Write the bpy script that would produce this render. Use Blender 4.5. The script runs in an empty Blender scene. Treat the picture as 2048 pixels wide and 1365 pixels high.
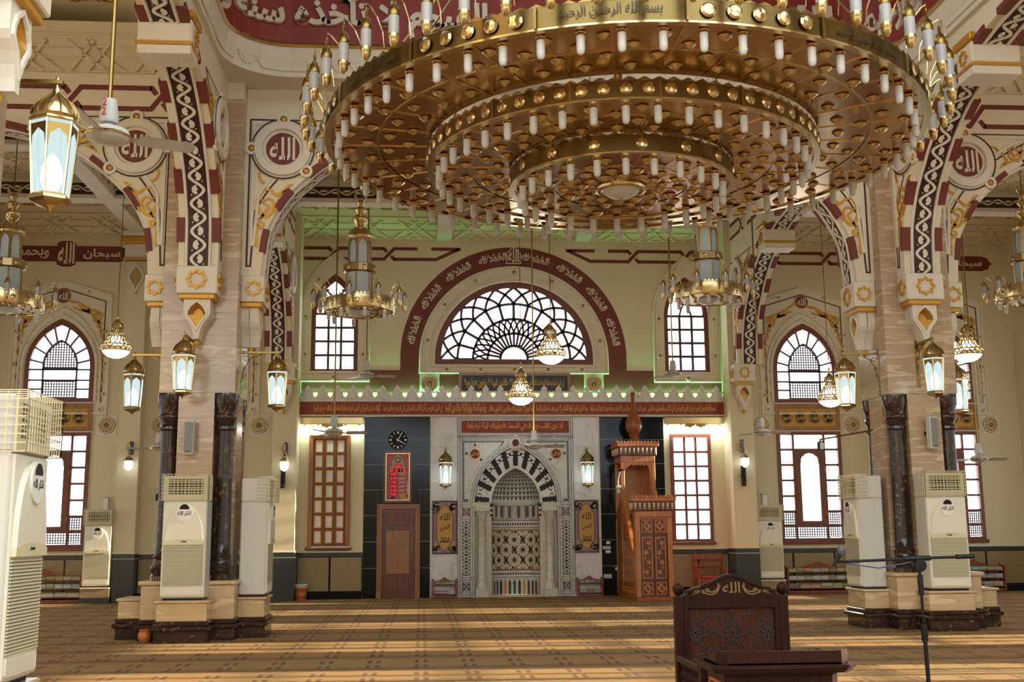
import bpy, bmesh, math, random
from math import sin, cos, pi, radians, sqrt, atan2, hypot
from mathutils import Vector, Matrix
from mathutils.geometry import tessellate_polygon

SC = bpy.context.scene
COL = SC.collection
random.seed(7)

# ---------------------------------------------------------------- camera
def camera():
    yaw, pitch, roll = .080, .170, -.0084
    f = Vector((sin(yaw) * cos(pitch), cos(yaw) * cos(pitch), sin(pitch)))
    r = Vector((cos(yaw), -sin(yaw), 0)); u = r.cross(f)
    c, s = cos(roll), sin(roll)
    r2, u2 = r * c + u * s, u * c - r * s
    m = Matrix((r2, u2, -f)).transposed().to_4x4(); m.translation = (0, 0, 1.5)
    cam = bpy.data.cameras.new('camera'); cam.sensor_width = 36; cam.lens = 2255 * 36 / 2048
    cam.clip_end = 300; cam.clip_start = .05
    o = bpy.data.objects.new('camera', cam); COL.objects.link(o); o.matrix_world = m
    SC.camera = o
camera()

# ---------------------------------------------------------------- sky, sun, exposure
W = bpy.data.worlds.new('sky'); SC.world = W; W.use_nodes = True
bg = W.node_tree.nodes['Background']; bg.inputs[0].default_value = (.86, .93, 1.0, 1); bg.inputs[1].default_value = 2.1
def lamp(name, kind, loc, energy, color=(1, 1, 1), rot=(0, 0, 0), **k):
    l = bpy.data.lights.new(name, kind); l.energy = energy; l.color = color
    for a, b in k.items(): setattr(l, a, b)
    o = bpy.data.objects.new(name, l); COL.objects.link(o); o.location = loc; o.rotation_euler = rot
    return o
SUN_DIR = Vector((-1, .05, -.205)).normalized()
s = lamp('sun', 'SUN', (30, 12, 9), 15, (1, .83, .60), angle=radians(.6))
s.rotation_euler = SUN_DIR.to_track_quat('-Z', 'Y').to_euler()
VS = SC.view_settings
VS.view_transform = 'Standard'; VS.look = 'None'; VS.gamma = 1; VS.use_curve_mapping = False
VS.exposure = 0.9
SC.display_settings.display_device = 'sRGB'

# ---------------------------------------------------------------- helpers
def FZ(Y, x0=0.0):            # a face seen from the camera: u = +X, v = Z, w = towards -Y
    return lambda u, v, w: (x0 + u, Y - w, v)
def FXp(X):                   # a face whose normal is +X: u = +Y
    return lambda u, v, w: (X + w, u, v)
def FXn(X):                   # a face whose normal is -X: u = -Y
    return lambda u, v, w: (X - w, -u, v)
def FH(z):                    # a horizontal face: u = X, v = Y, w = up
    return lambda u, v, w: (u, v, z + w)

class MB:
    def __init__(s, fr=None): s.v = []; s.f = []; s.fr = fr
    def add(s, vs, fs):
        n = len(s.v); s.v += [tuple(p) for p in vs]; s.f += [tuple(i + n for i in q) for q in fs]; return s
    def box(s, x0, x1, y0, y1, z0, z1):
        return s.add([(x, y, z) for z in (z0, z1) for y in (y0, y1) for x in (x0, x1)],
                     [(0, 1, 3, 2), (4, 5, 7, 6), (0, 1, 5, 4), (2, 3, 7, 6), (0, 2, 6, 4), (1, 3, 7, 5)])
    def cbox(s, x0, x1, y0, y1, z0, z1, c=.01):      # a box with chamfered edges
        X, Y, Z = (x0, x1), (y0, y1), (z0, z1); vs = []
        bm = bmesh.new(); r = bmesh.ops.create_cube(bm, size=1)
        for v in bm.verts:
            v.co = Vector((X[v.co.x > 0], Y[v.co.y > 0], Z[v.co.z > 0]))
        bmesh.ops.bevel(bm, geom=bm.edges[:], offset=c, segments=1, affect='EDGES', profile=.5)
        s.add([v.co[:] for v in bm.verts], [[v.index for v in f.verts] for f in bm.faces]); bm.free(); return s
    def prism(s, poly, w0, w1, holes=(), back=True):
        loops = [list(poly)] + [list(h) for h in holes]
        flat = [p for l in loops for p in l]; n = len(flat)
        if len(loops) == 1 and len(flat) <= 4: tris = [tuple(range(n))]
        else: tris = tessellate_polygon([[Vector((p[0], p[1], 0)) for p in l] for l in loops])
        vs = [(p[0], p[1], w1) for p in flat] + [(p[0], p[1], w0) for p in flat]
        fs = [tuple(t) for t in tris] + ([tuple(i + n for i in reversed(t)) for t in tris] if back else [])
        k = 0
        for l in loops:
            m = len(l)
            fs += [(k + i, k + (i + 1) % m, n + k + (i + 1) % m, n + k + i) for i in range(m)]; k += m
        return s.add(vs, fs)
    def flat(s, poly, w):
        n = len(poly)
        if n <= 4: fs = [tuple(range(n))]
        else: fs = [tuple(t) for t in tessellate_polygon([[Vector((p[0], p[1], 0)) for p in poly]])]
        return s.add([(p[0], p[1], w) for p in poly], fs)
    def sweep(s, pts, sec, closed=False, scale=None, cap=True):
        # pts: polyline in (u,v); sec: polygon in (n,w), n is to the left of the path
        N = len(pts); m = len(sec); vs = []
        for i, p in enumerate(pts):
            a = pts[i - 1] if (i or closed) else p; b = pts[(i + 1) % N] if (i < N - 1 or closed) else p
            d1 = Vector((p[0] - a[0], p[1] - a[1])); d2 = Vector((b[0] - p[0], b[1] - p[1]))
            if d1.length < 1e-9: d1 = d2
            if d2.length < 1e-9: d2 = d1
            d1 = d1.normalized(); d2 = d2.normalized(); t = d1 + d2
            if t.length < 1e-6: t = d1
            t.normalize(); nx, ny = -t.y, t.x
            k = 1 / max(.45, t.dot(d1)); sc = scale[i] if scale else 1
            vs += [(p[0] + nx * q[0] * k * sc, p[1] + ny * q[0] * k * sc, q[1]) for q in sec]
        fs = []
        for i in range(N if closed else N - 1):
            j = (i + 1) % N
            fs += [(i * m + q, i * m + (q + 1) % m, j * m + (q + 1) % m, j * m + q) for q in range(m)]
        if not closed and cap: fs += [tuple(range(m)), tuple((N - 1) * m + q for q in range(m))]
        return s.add(vs, fs)
    def ribbon(s, pts, wd, w0, w1, closed=False, taper=None):
        return s.sweep(pts, [(-wd / 2, w0), (wd / 2, w0), (wd / 2, w1), (-wd / 2, w1)], closed, taper)
    def lathe(s, prof, c=(0, 0, 0), n=16, ax='z', sq=1.0, caps=True):
        vs = []; m = len(prof)
        for r, h in prof:
            for k in range(n):
                a = 2 * pi * k / n; x, y = r * cos(a), r * sin(a) * sq
                q = (x, y, h) if ax == 'z' else ((x, h, y) if ax == 'y' else (h, x, y))
                vs.append((c[0] + q[0], c[1] + q[1], c[2] + q[2]))
        fs = [(i * n + k, i * n + (k + 1) % n, (i + 1) * n + (k + 1) % n, (i + 1) * n + k) for i in range(m - 1) for k in range(n)]
        if caps:
            if prof[0][0] > 1e-4: fs.append(tuple(range(n)))
            if prof[-1][0] > 1e-4: fs.append(tuple((m - 1) * n + k for k in range(n)))
        return s.add(vs, fs)
    def tube(s, pts, r, n=6, radii=None):
        P = [Vector(p) for p in pts]; vs = []; N = len(P); up = None
        for i, p in enumerate(P):
            t = (P[min(i + 1, N - 1)] - P[max(i - 1, 0)]).normalized()
            if up is None: up = t.orthogonal().normalized()
            up = (up - t * up.dot(t));
            if up.length < 1e-5: up = t.orthogonal()
            up.normalize(); q = t.cross(up); rr = radii[i] if radii else r
            vs += [(p + up * cos(2 * pi * k / n) * rr + q * sin(2 * pi * k / n) * rr)[:] for k in range(n)]
        fs = [(i * n + k, i * n + (k + 1) % n, (i + 1) * n + (k + 1) % n, (i + 1) * n + k) for i in range(N - 1) for k in range(n)]
        fs += [tuple(range(n)), tuple((N - 1) * n + k for k in range(n))]
        return s.add(vs, fs)
    def dome(s, c, r, h, n=10, m=3):     # a boss on a face: c=(u,v,w), bulging along w
        prof = [(r * cos(pi / 2 * i / m), h * sin(pi / 2 * i / m)) for i in range(m)]
        vs = []; fs = []
        for rr, hh in prof: vs += [(c[0] + rr * cos(2 * pi * k / n), c[1] + rr * sin(2 * pi * k / n), c[2] + hh) for k in range(n)]
        vs.append((c[0], c[1], c[2] + h))
        for i in range(m - 1): fs += [(i * n + k, i * n + (k + 1) % n, (i + 1) * n + (k + 1) % n, (i + 1) * n + k) for k in range(n)]
        fs += [((m - 1) * n + k, (m - 1) * n + (k + 1) % n, m * n) for k in range(n)]
        return s.add(vs, fs)
    def map(s, fn): s.v = [fn(*p) for p in s.v]; return s
    def mesh(s, name, mat, smooth=False):
        me = bpy.data.meshes.new(name)
        vs = [s.fr(*p) for p in s.v] if s.fr else s.v
        me.from_pydata([tuple(p) for p in vs], [], s.f)
        bm = bmesh.new(); bm.from_mesh(me); bmesh.ops.recalc_face_normals(bm, faces=bm.faces[:]); bm.to_mesh(me); bm.free()
        if smooth:
            me.polygons.foreach_set('use_smooth', [True] * len(me.polygons))
            me.set_sharp_from_angle(angle=radians(38))
        if mat is not None: me.materials.append(mat)
        return me
    def obj(s, name, mat, parent=None, smooth=False):
        o = bpy.data.objects.new(name, s.mesh(name, mat, smooth)); COL.objects.link(o)
        if parent is not None: o.parent = parent
        return o

def tag(o, label=None, cat=None, group=None, kind=None):
    for k, v in (('label', label), ('category', cat), ('group', group), ('kind', kind)):
        if v: o[k] = v
    return o
def thing(name, label, cat, loc=(0, 0, 0), rz=0, group=None):
    o = bpy.data.objects.new(name, None); COL.objects.link(o); o.location = loc; o.rotation_euler = (0, 0, rz)
    o.empty_display_size = .1
    return tag(o, label, cat, group)
def struct(o, label=None):
    if label: o['label'] = label
    o['kind'] = 'structure'; return o
def dup(root, loc=None, rz=None, label=None, parent=None, group=None):
    def cp(o, par):
        c = o.copy(); COL.objects.link(c)
        if par is not None: c.parent = par
        for ch in KIDS[o.name]: cp(bpy.data.objects[ch], c)
        return c
    r = cp(root, parent)
    if loc is not None: r.location = loc
    if rz is not None: r.rotation_euler = (0, 0, rz)
    if label: r['label'] = label
    if group: r['group'] = group
    return r
class _Kids:
    def __getitem__(s, n): return [c.name for c in bpy.data.objects[n].children]
KIDS = _Kids()
def inst(src, name, parent=None, loc=None, rot=None, scale=None):
    o = bpy.data.objects.new(name, src.data if hasattr(src, 'data') else src); COL.objects.link(o)
    if parent is not None: o.parent = parent
    if loc is not None: o.location = loc
    if rot is not None: o.rotation_euler = rot
    if scale is not None: o.scale = scale
    return o
def arc(cx, cy, r, a0, a1, n=24, ry=None):
    ry = ry or r
    return [(cx + r * cos(radians(a0 + (a1 - a0) * i / n)), cy + ry * sin(radians(a0 + (a1 - a0) * i / n))) for i in range(n + 1)]
def bez(p, n=10):
    out = []
    for k in range(0, len(p) - 1, 3):
        a, b, c, d = p[k:k + 4]
        for i in range(n + (k + 4 >= len(p))):
            t = i / n; q = 1 - t
            out.append(tuple(q**3 * a[j] + 3 * q * q * t * b[j] + 3 * q * t * t * c[j] + t**3 * d[j] for j in range(len(a))))
    return out
def pointed(cx, z0, half, zs, za, n=10):
    # outline of a pointed arch window: floor z0, springing zs, apex za (counter-clockwise)
    h = za - zs; c = (h * h - half * half) / (2 * half); R = half + c
    a1 = atan2(h, c); right = [(cx - c + R * cos(a1 * i / n), zs + R * sin(a1 * i / n)) for i in range(n + 1)]
    left = [(2 * cx - p[0], p[1]) for p in reversed(right)][1:]
    return [(cx - half, z0), (cx + half, z0)] + right + left
def star(cx, cy, R, r, n=8, rot=0):
    return [(cx + (R if k % 2 == 0 else r) * cos(rot + pi * k / n), cy + (R if k % 2 == 0 else r) * sin(rot + pi * k / n)) for k in range(2 * n)]
def rect(x0, y0, x1, y1): return [(x0, y0), (x1, y0), (x1, y1), (x0, y1)]
def circ(cx, cy, r, n=20, ry=None): return arc(cx, cy, r, 0, 360, n, ry)[:-1]
def resample(pts, step):
    out = [pts[0]]; acc = 0
    for a, b in zip(pts, pts[1:]):
        L = hypot(b[0] - a[0], b[1] - a[1]); d = step - acc
        while d <= L:
            t = d / L; out.append((a[0] + (b[0] - a[0]) * t, a[1] + (b[1] - a[1]) * t)); d += step
        acc = (acc + L) % step if L else acc
        acc = L - (d - step)
    return out

# ---------------------------------------------------------------- lettering
def _forms():
    d = {}; c = 0xFE80
    for t in 'ء1 آ2 أ2 ؤ2 إ2 ئ4 ا2 ب4 ة2 ت4 ث4 ج4 ح4 خ4 د2 ذ2 ر2 ز2 س4 ش4 ص4 ض4 ط4 ظ4 ع4 غ4 ف4 ق4 ك4 ل4 م4 ن4 ه4 و2 ى2 ي4'.split():
        n = int(t[1]); d[t[0]] = [chr(c + i) for i in range(n)]; c += n
    return d
AF = _forms()
def shape(s):
    lig = {'\1': '\uFEFB\uFEFC', '\2': '\uFEF5\uFEF6', '\3': '\uFEF7\uFEF8', '\4': '\uFEF9\uFEFA'}
    for a, b in (('لا', '\1'), ('لآ', '\2'), ('لأ', '\3'), ('لإ', '\4')): s = s.replace(a, b)
    out = []
    jl = lambda c: c in AF and len(AF[c]) == 4
    jr = lambda c: c in lig or (c in AF and len(AF[c]) > 1)
    for i, ch in enumerate(s):
        p = i > 0 and jl(s[i - 1]) and jr(ch); n = i + 1 < len(s) and jl(ch) and jr(s[i + 1])
        if ch in lig: out.append(lig[ch][1 if p else 0])
        elif ch in AF:
            f = AF[ch]
            out.append(f[0] if len(f) == 1 else (f[1] if p else f[0]) if len(f) == 2 else f[3] if p and n else f[1] if p else f[2] if n else f[0])
        else: out.append(ch)
    return ''.join(reversed(out))
TXT = {}
def text_geo(s, arabic=True, bold=0., ext=0., spacing=1.):
    key = (s, bold, ext, spacing)
    if key in TXT: return TXT[key]
    c = bpy.data.curves.new('lettering', 'FONT'); c.body = shape(s) if arabic else s
    c.resolution_u = 2; c.offset = bold; c.extrude = ext; c.space_character = spacing
    o = bpy.data.objects.new('lettering', c); COL.objects.link(o)
    dg = bpy.context.evaluated_depsgraph_get(); dg.update()
    me = bpy.data.meshes.new_from_object(o.evaluated_get(dg))
    V = [v.co[:] for v in me.vertices]; P = [tuple(p.vertices) for p in me.polygons]
    bpy.data.objects.remove(o); bpy.data.curves.remove(c); bpy.data.meshes.remove(me)
    xs = [v[0] for v in V]; ys = [v[1] for v in V]; x0, x1, y0, y1 = min(xs), max(xs), min(ys), max(ys)
    TXT[key] = ([((v[0] - x0) / (x1 - x0), (v[1] - y0) / (y1 - y0), v[2]) for v in V], P, (x1 - x0) / (y1 - y0))
    return TXT[key]
def text(mb, s, u0, v0, u1, v1, w, arabic=True, bold=0., ext=0., fn=None, keep=False, spacing=1.):
    V, P, asp = text_geo(s, arabic, bold, ext, spacing)
    if keep:                                  # keep proportions, centred
        W_, H_ = u1 - u0, v1 - v0
        if W_ / H_ > asp: d = (W_ - H_ * asp) / 2; u0 += d; u1 -= d
        else: d = (H_ - W_ / asp) / 2; v0 += d; v1 -= d
    vs = [(u0 + v[0] * (u1 - u0), v0 + v[1] * (v1 - v0), w + (v[2] + ext)) for v in V]
    if fn: vs = [fn(*p) for p in vs]
    mb.add(vs, P); return mb

# ---------------------------------------------------------------- materials
class NT:
    def __init__(s, m): m.use_nodes = True; s.t = m.node_tree; s.b = s.t.nodes['Principled BSDF']
    def n(s, typ, **k):
        x = s.t.nodes.new(typ)
        for a, b in k.items(): setattr(x, a, b)
        return x
    def l(s, a, b): s.t.links.new(a, b)
    def m(s, op, a, b=None, c=None):
        x = s.n('ShaderNodeMath', operation=op)
        for i, q in enumerate((a, b, c)):
            if q is None: continue
            if isinstance(q, (int, float)): x.inputs[i].default_value = q
            else: s.l(q, x.inputs[i])
        return x.outputs[0]
    def mix(s, f, a, b):
        x = s.n('ShaderNodeMix', data_type='RGBA')
        for i, q in ((0, f), (6, a), (7, b)):
            if isinstance(q, (int, float)): x.inputs[i].default_value = q
            elif isinstance(q, tuple): x.inputs[i].default_value = (*q[:3], 1)
            else: s.l(q, x.inputs[i])
        return x.outputs[2]
    def ramp(s, f, stops):
        x = s.n('ShaderNodeValToRGB'); e = x.color_ramp.elements
        while len(e) < len(stops): e.new(.5)
        for el, (p, c) in zip(e, stops): el.position = p; el.color = (*c[:3], 1)
        s.l(f, x.inputs[0]); return x.outputs[0]
    def co(s, scale=(1, 1, 1), obj=True, rot=(0, 0, 0)):
        tc = s.n('ShaderNodeTexCoord'); mp = s.n('ShaderNodeMapping'); mp.inputs[3].default_value = scale; mp.inputs[2].default_value = rot
        s.l(tc.outputs['Object' if obj else 'Generated'], mp.inputs[0]); return mp.outputs[0]
    def noise(s, co, scale=5, det=3, rough=.5, dist=0):
        x = s.n('ShaderNodeTexNoise'); x.inputs['Scale'].default_value = scale; x.inputs['Detail'].default_value = det
        x.inputs['Roughness'].default_value = rough; x.inputs['Distortion'].default_value = dist; s.l(co, x.inputs[0]); return x.outputs[0]
    def bump(s, h, st=.2, d=.02):
        x = s.n('ShaderNodeBump'); x.inputs[0].default_value = st; x.inputs[1].default_value = d
        s.l(h, x.inputs['Height']); s.l(x.outputs[0], s.b.inputs['Normal'])
def srgb(h):
    h = h.lstrip('#'); c = [int(h[i:i + 2], 16) / 255 for i in (0, 2, 4)]
    return tuple(x / 12.92 if x <= .04045 else ((x + .055) / 1.055)**2.4 for x in c)
def mat(name, col, rough=.5, metal=0., var=.08, scale=3., bump=0., spec=.5, coat=0., emit=0., bs=60.):
    m = bpy.data.materials.new(name); t = NT(m); c = srgb(col) if isinstance(col, str) else col
    t.b.inputs['Roughness'].default_value = rough; t.b.inputs['Metallic'].default_value = metal
    t.b.inputs['Specular IOR Level'].default_value = spec; t.b.inputs['Coat Weight'].default_value = coat
    co = t.co((1, 1, 1))
    f = t.noise(co, scale, 4, .6)
    k = t.mix(f, tuple(x * (1 - var) for x in c), tuple(min(1, x * (1 + var)) for x in c)); t.l(k, t.b.inputs[0])
    if bump: t.bump(t.noise(co, bs, 3), bump, .01)
    if emit:
        t.l(k, t.b.inputs['Emission Color']); t.b.inputs['Emission Strength'].default_value = emit
    m.diffuse_color = (*c, 1)
    return m
def emis(name, col, st):
    m = bpy.data.materials.new(name); t = NT(m); c = srgb(col)
    t.b.inputs[0].default_value = (*c, 1); t.b.inputs['Emission Color'].default_value = (*c, 1); t.b.inputs['Emission Strength'].default_value = st
    m.diffuse_color = (*c, 1); return m
def veined(name, a, b, c, scale=(1, 1, 1), rough=.2, ns=2.5, dist=1.5, stops=(.3, .52, .6)):
    m = bpy.data.materials.new(name); t = NT(m); t.b.inputs['Roughness'].default_value = rough
    f = t.noise(t.co(scale), ns, 8, .62, dist)
    t.l(t.ramp(f, [(stops[0], srgb(a)), (stops[1], srgb(b)), (stops[2], srgb(c)), (min(1, stops[2] + .12), srgb(a))]), t.b.inputs[0])
    m.diffuse_color = (*srgb(a), 1); return m
def wood(name, a, b, rough=.35, sc=(14, 14, 1.2), coat=.15, spec=.5):
    m = bpy.data.materials.new(name); t = NT(m); t.b.inputs['Roughness'].default_value = rough; t.b.inputs['Coat Weight'].default_value = coat; t.b.inputs['Specular IOR Level'].default_value = spec
    f = t.noise(t.co(sc), 2.2, 6, .6, .6)
    t.l(t.ramp(f, [(.3, srgb(a)), (.7, srgb(b))]), t.b.inputs[0]); t.bump(f, .08, .005)
    m.diffuse_color = (*srgb(b), 1); return m

M = {}
M['cream'] = mat('cream_plaster', '#d3c7a3', .75, var=.05, scale=.8, bump=.05)
M['creamw'] = mat('pale_plaster', '#d9cfb4', .7, var=.05, scale=1.2, bump=.05)
M['stucco'] = mat('white_stucco', '#d8d0bf', .6, var=.04, bump=.04)
M['maroon'] = mat('maroon_paint', '#6e2b25', .6, var=.10, bump=.03)
M['dmaroon'] = mat('dark_maroon_paint', '#3c1a1c', .6, var=.12)
M['redpaint'] = mat('red_inscription_ground', '#8c332c', .55, var=.10)
M['line'] = mat('dark_outline_paint', '#3a2422', .7)
M['goldp'] = mat('gold_paint', '#c79433', .42, .35, var=.15, scale=8)
M['gold'] = mat('polished_brass', '#cbb483', .22, 1., var=.12, scale=6)
M['brass'] = mat('antique_brass', '#8f7743', .3, 1., var=.2, scale=5)
M['copper'] = mat('copper_sheet', '#c09a6c', .2, 1., var=.18, scale=1.6, bump=.22, bs=2.2)
M['trav'] = veined('travertine_marble', '#b9a184', '#a78d70', '#c8b396', (.8, .8, 6), .16, 1.6, .9)
M['travl'] = veined('light_travertine', '#c9b08a', '#bd9f74', '#d6c09c', (.8, .8, 5), .25, 1.5, .8)
M['emper'] = veined('dark_brown_marble', '#2e211b', '#3c2b22', '#8a6a4c', (1, 1, 1), .12, 7, 2.2, (.45, .6, .66))
M['black'] = mat('black_granite', '#151b1f', .12, var=.25, scale=40, spec=.22)
M['slate'] = mat('dark_green_slate', '#2b3434', .25, var=.15, scale=20)
M['granite'] = mat('brown_granite', '#8a7650', .4, var=.45, scale=45)
M['wmarble'] = veined('white_marble', '#d6d2cb', '#cfcac2', '#bdb7ae', (1, 1, .6), .22, 1.6, 2.2, (.42, .56, .62))
M['gmarble'] = veined('grey_cream_marble', '#c8c2b4', '#bbb4a4', '#d4cfc3', (1, 1, 1), .2, 5, 3)
M['wood'] = wood('golden_brown_wood', '#7a4a22', '#a8713a')
M['dwood'] = wood('reddish_door_wood', '#4a2010', '#763a1c')
M['mwood'] = wood('window_frame_wood', '#62301f', '#7c4128', .45)
M['minbar'] = wood('carved_orange_wood', '#9a5420', '#c27a38')
M['minbar2'] = wood('carved_brown_wood', '#7a3c16', '#a55a28')
M['kursi'] = wood('dark_mahogany', '#190b07', '#2c140c', .38, coat=0, spec=.14)
M['minbar3'] = wood('recess_shade_wood', '#47200c', '#6b3415')  # darker copy of the wood, shade of the carved recesses put into its colour
M['drop'] = mat('pale_turned_wood', '#c9ab8c', .4)
M['shelfw'] = wood('red_brown_shelf_wood', '#6a2d16', '#8f4726')
M['acw'] = mat('ivory_plastic', '#ddd8c4', .32, var=.02)
M['acg'] = mat('aged_cream_plastic', '#cfc7a0', .38, var=.04)
M['acs'] = mat('grey_white_sheet_metal', '#c7c6be', .35, var=.03)
M['dark'] = mat('black_plastic', '#0d0e10', .5, spec=.25)
M['grey'] = mat('grey_plastic', '#7c7d7a', .45)
M['lgrey'] = mat('light_grey_plastic', '#b9b9b3', .45)
M['white'] = mat('white_enamel', '#e2e0d8', .35, var=.02)
M['blue'] = mat('blue_enamel', '#1d2452', .3)
M['ink'] = mat('black_ink', '#14110f', .6)
M['paper'] = mat('printed_paper', '#d6d6da', .7, var=.12, scale=160)
M['yellow'] = mat('mustard_panel', '#b98a2a', .45, var=.08)
M['purple'] = mat('plum_panel', '#5d3440', .45)
M['greenb'] = mat('dark_green_panel', '#12302a', .4)
M['pane'] = emis('frosted_daylight_pane', '#f4f8ff', 2.6)
M['frost'] = mat('frosted_lamp_glass', '#bcbcb8', .4, var=.02)
M['lampon'] = emis('lit_lamp_glass', '#f2fbff', 2.2)
M['bulb'] = emis('glowing_bulb', '#eafcff', 9)
M['led'] = emis('green_led', '#38ff7a', 2.0)
M['red7'] = emis('red_led_digits', '#ff1a28', 1.6)
M['mullion'] = mat('window_muntin', '#4b3338', .5)
M['engr'] = mat('dark_engraving', '#3d3118', .5)
M['bandb'] = mat('shade_toned_brass', '#75623a', .3, 1., var=.25, scale=4)  # brass darkened, the dim hall it would reflect is put into its colour
M['rimglass'] = mat('fluted_lantern_glass', '#a3a29e', .25, var=.1)
M['micgrey'] = mat('dark_mesh_grille', '#3c4042', .5)
M['brightgold'] = mat('bright_gold_lettering', '#d9a21e', .45)
M['orange'] = mat('orange_plastic', '#b5622a', .4)
def lantern_glass():
    m = bpy.data.materials.new('lantern_glass'); t = NT(m); out = t.t.nodes['Material Output']
    e = t.n('ShaderNodeEmission'); e.inputs[0].default_value = (*srgb('#cfe4e4'), 1); e.inputs[1].default_value = .6
    tr = t.n('ShaderNodeBsdfTransparent'); tr.inputs[0].default_value = (.9, 1, 1, 1)
    x = t.n('ShaderNodeMixShader'); x.inputs[0].default_value = .84
    t.l(tr.outputs[0], x.inputs[1]); t.l(e.outputs[0], x.inputs[2]); t.l(x.outputs[0], out.inputs[0]); return m
M['lglass'] = lantern_glass()
def clear_glass():
    m = bpy.data.materials.new('clear_window_glass'); t = NT(m); out = t.t.nodes['Material Output']
    g = t.n('ShaderNodeBsdfGlossy'); g.inputs['Roughness'].default_value = .05
    tr = t.n('ShaderNodeBsdfTransparent'); tr.inputs[0].default_value = (.97, .98, 1, 1)
    x = t.n('ShaderNodeMixShader'); x.inputs[0].default_value = .05
    t.l(tr.outputs[0], x.inputs[1]); t.l(g.outputs[0], x.inputs[2]); t.l(x.outputs[0], out.inputs[0]); return m
M['clear'] = clear_glass()
def carpet():
    m = bpy.data.materials.new('prayer_carpet'); t = NT(m); t.b.inputs['Roughness'].default_value = .95
    t.b.inputs['Specular IOR Level'].default_value = .1
    g = t.n('ShaderNodeNewGeometry'); sp = t.n('ShaderNodeSeparateXYZ'); t.l(g.outputs['Position'], sp.inputs[0])
    x, y = sp.outputs[0], sp.outputs[1]
    u = t.m('PINGPONG', x, .2825); v = t.m('FRACT', t.m('DIVIDE', y, 1.22)); us = t.m('FRACT', t.m('DIVIDE', x, .565))
    # row band, niche arch, paired dashes
    vb = t.m('ABSOLUTE', t.m('SUBTRACT', v, .5))
    row = t.m('GREATER_THAN', vb, .455)
    wob = t.noise(t.co((6, 6, 6)), 3, 4)
    edge = t.m('MULTIPLY', t.m('GREATER_THAN', vb, .36), t.m('GREATER_THAN', t.noise(t.co((9, 26, 1)), 2.4, 2), .52))
    d1 = t.m('LESS_THAN', t.m('ABSOLUTE', t.m('SUBTRACT', u, .052)), .026)
    fil = t.m('GREATER_THAN', t.m('SINE', t.m('MULTIPLY', y, 120.)), -.55)
    d2 = t.m('LESS_THAN', t.m('ABSOLUTE', t.m('SUBTRACT', t.m('PINGPONG', t.m('ADD', v, .13), .5), .30)), .115)
    dash = t.m('MULTIPLY', t.m('MULTIPLY', d1, d2), fil)
    arcv = t.m('ADD', t.m('MULTIPLY', t.m('POWER', t.m('DIVIDE', u, .2825), 2.), -.11), .41)
    niche = t.m('LESS_THAN', t.m('ABSOLUTE', t.m('SUBTRACT', vb, arcv)), .011)
    base = t.mix(wob, srgb('#8f7047'), srgb('#a8875a'))
    fine = t.noise(t.co((30, 30, 30)), 8, 3)
    base = t.mix(t.m('MULTIPLY', fine, .5), base, srgb('#77603f'))
    c = t.mix(t.m('MULTIPLY', row, .75), base, srgb('#5d543f'))
    c = t.mix(t.m('MULTIPLY', edge, .45), c, srgb('#5a4a3a'))
    c = t.mix(t.m('MULTIPLY', niche, .7), c, srgb('#4a4038'))
    c = t.mix(t.m('MULTIPLY', dash, .85), c, srgb('#43323c'))
    t.l(c, t.b.inputs[0]); t.bump(fine, .25, .01); m.diffuse_color = (*srgb('#9a7a4e'), 1)
    return m
M['carpet'] = carpet()
AX = 2.3
# ================================================================ STRUCTURE
WX0, WX1 = AX - 13.1, AX + 13.1
DW = 28.0
struct(MB().box(WX0 - .3, WX1 + .3, -14, DW + .5, -.15, 0).obj('floor', M['carpet']), 'tan patterned prayer carpet covering the whole hall floor')

# ---------- ornament kits
def vine(L, per=.42, amp=.075, wd=.034):
    mb = MB(); n = max(2, int(L / per)); per = L / n
    st = [(s * per / 12, amp * sin(2 * pi * s / 12)) for s in range(12 * n + 1)]
    mb.ribbon(st, wd, 0, .02)
    for k in range(2 * n):
        sg = 1 if k % 2 == 0 else -1; s0 = (k + .5) * per / 2
        f = lambda a, b: (s0 + a * per * .8, sg * amp * (.75 - 1.55 * (.74 + (b - .74) * .78)))
        mb.flat([f(-.25, .42), f(-.16, .5), f(-.1, .36), f(-.02, .3), f(.04, .5), f(.1, .34), f(.17, .42), f(.2, .7), f(.12, .98), f(-.02, 1.08), f(-.14, .95), f(-.21, .7)], .02)
        mb.flat([f(.22, 1.0), f(.27, 1.1), f(.24, 1.22), f(.18, 1.12)], .02)
    return mb
def along(pts):
    S = [0]
    for a, b in zip(pts, pts[1:]): S.append(S[-1] + hypot(b[0] - a[0], b[1] - a[1]))
    def at(s):
        s = min(max(s, 0), S[-1] - 1e-6); i = 0
        lo, hi = 0, len(S) - 1
        while hi - lo > 1:
            mid = (lo + hi) // 2
            if S[mid] <= s: lo = mid
            else: hi = mid
        a, b = pts[lo], pts[lo + 1]; L = S[lo + 1] - S[lo]; t = (s - S[lo]) / L
        tx, ty = (b[0] - a[0]) / L, (b[1] - a[1]) / L
        return (a[0] + (b[0] - a[0]) * t, a[1] + (b[1] - a[1]) * t, -ty, tx)
    return S[-1], at
def smooth_pts(ctrl, n=6):      # Catmull-Rom
    P = [ctrl[0]] + list(ctrl) + [ctrl[-1]]; out = []
    for i in range(1, len(P) - 2):
        a, b, c, d = P[i - 1:i + 3]
        for k in range(n):
            t = k / n
            out.append(tuple(.5 * (2 * b[j] + (c[j] - a[j]) * t + (2 * a[j] - 5 * b[j] + 4 * c[j] - d[j]) * t * t + (3 * b[j] - a[j] - 3 * c[j] + d[j]) * t**3) for j in range(2)))
    out.append(tuple(ctrl[-1])); return out
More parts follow.
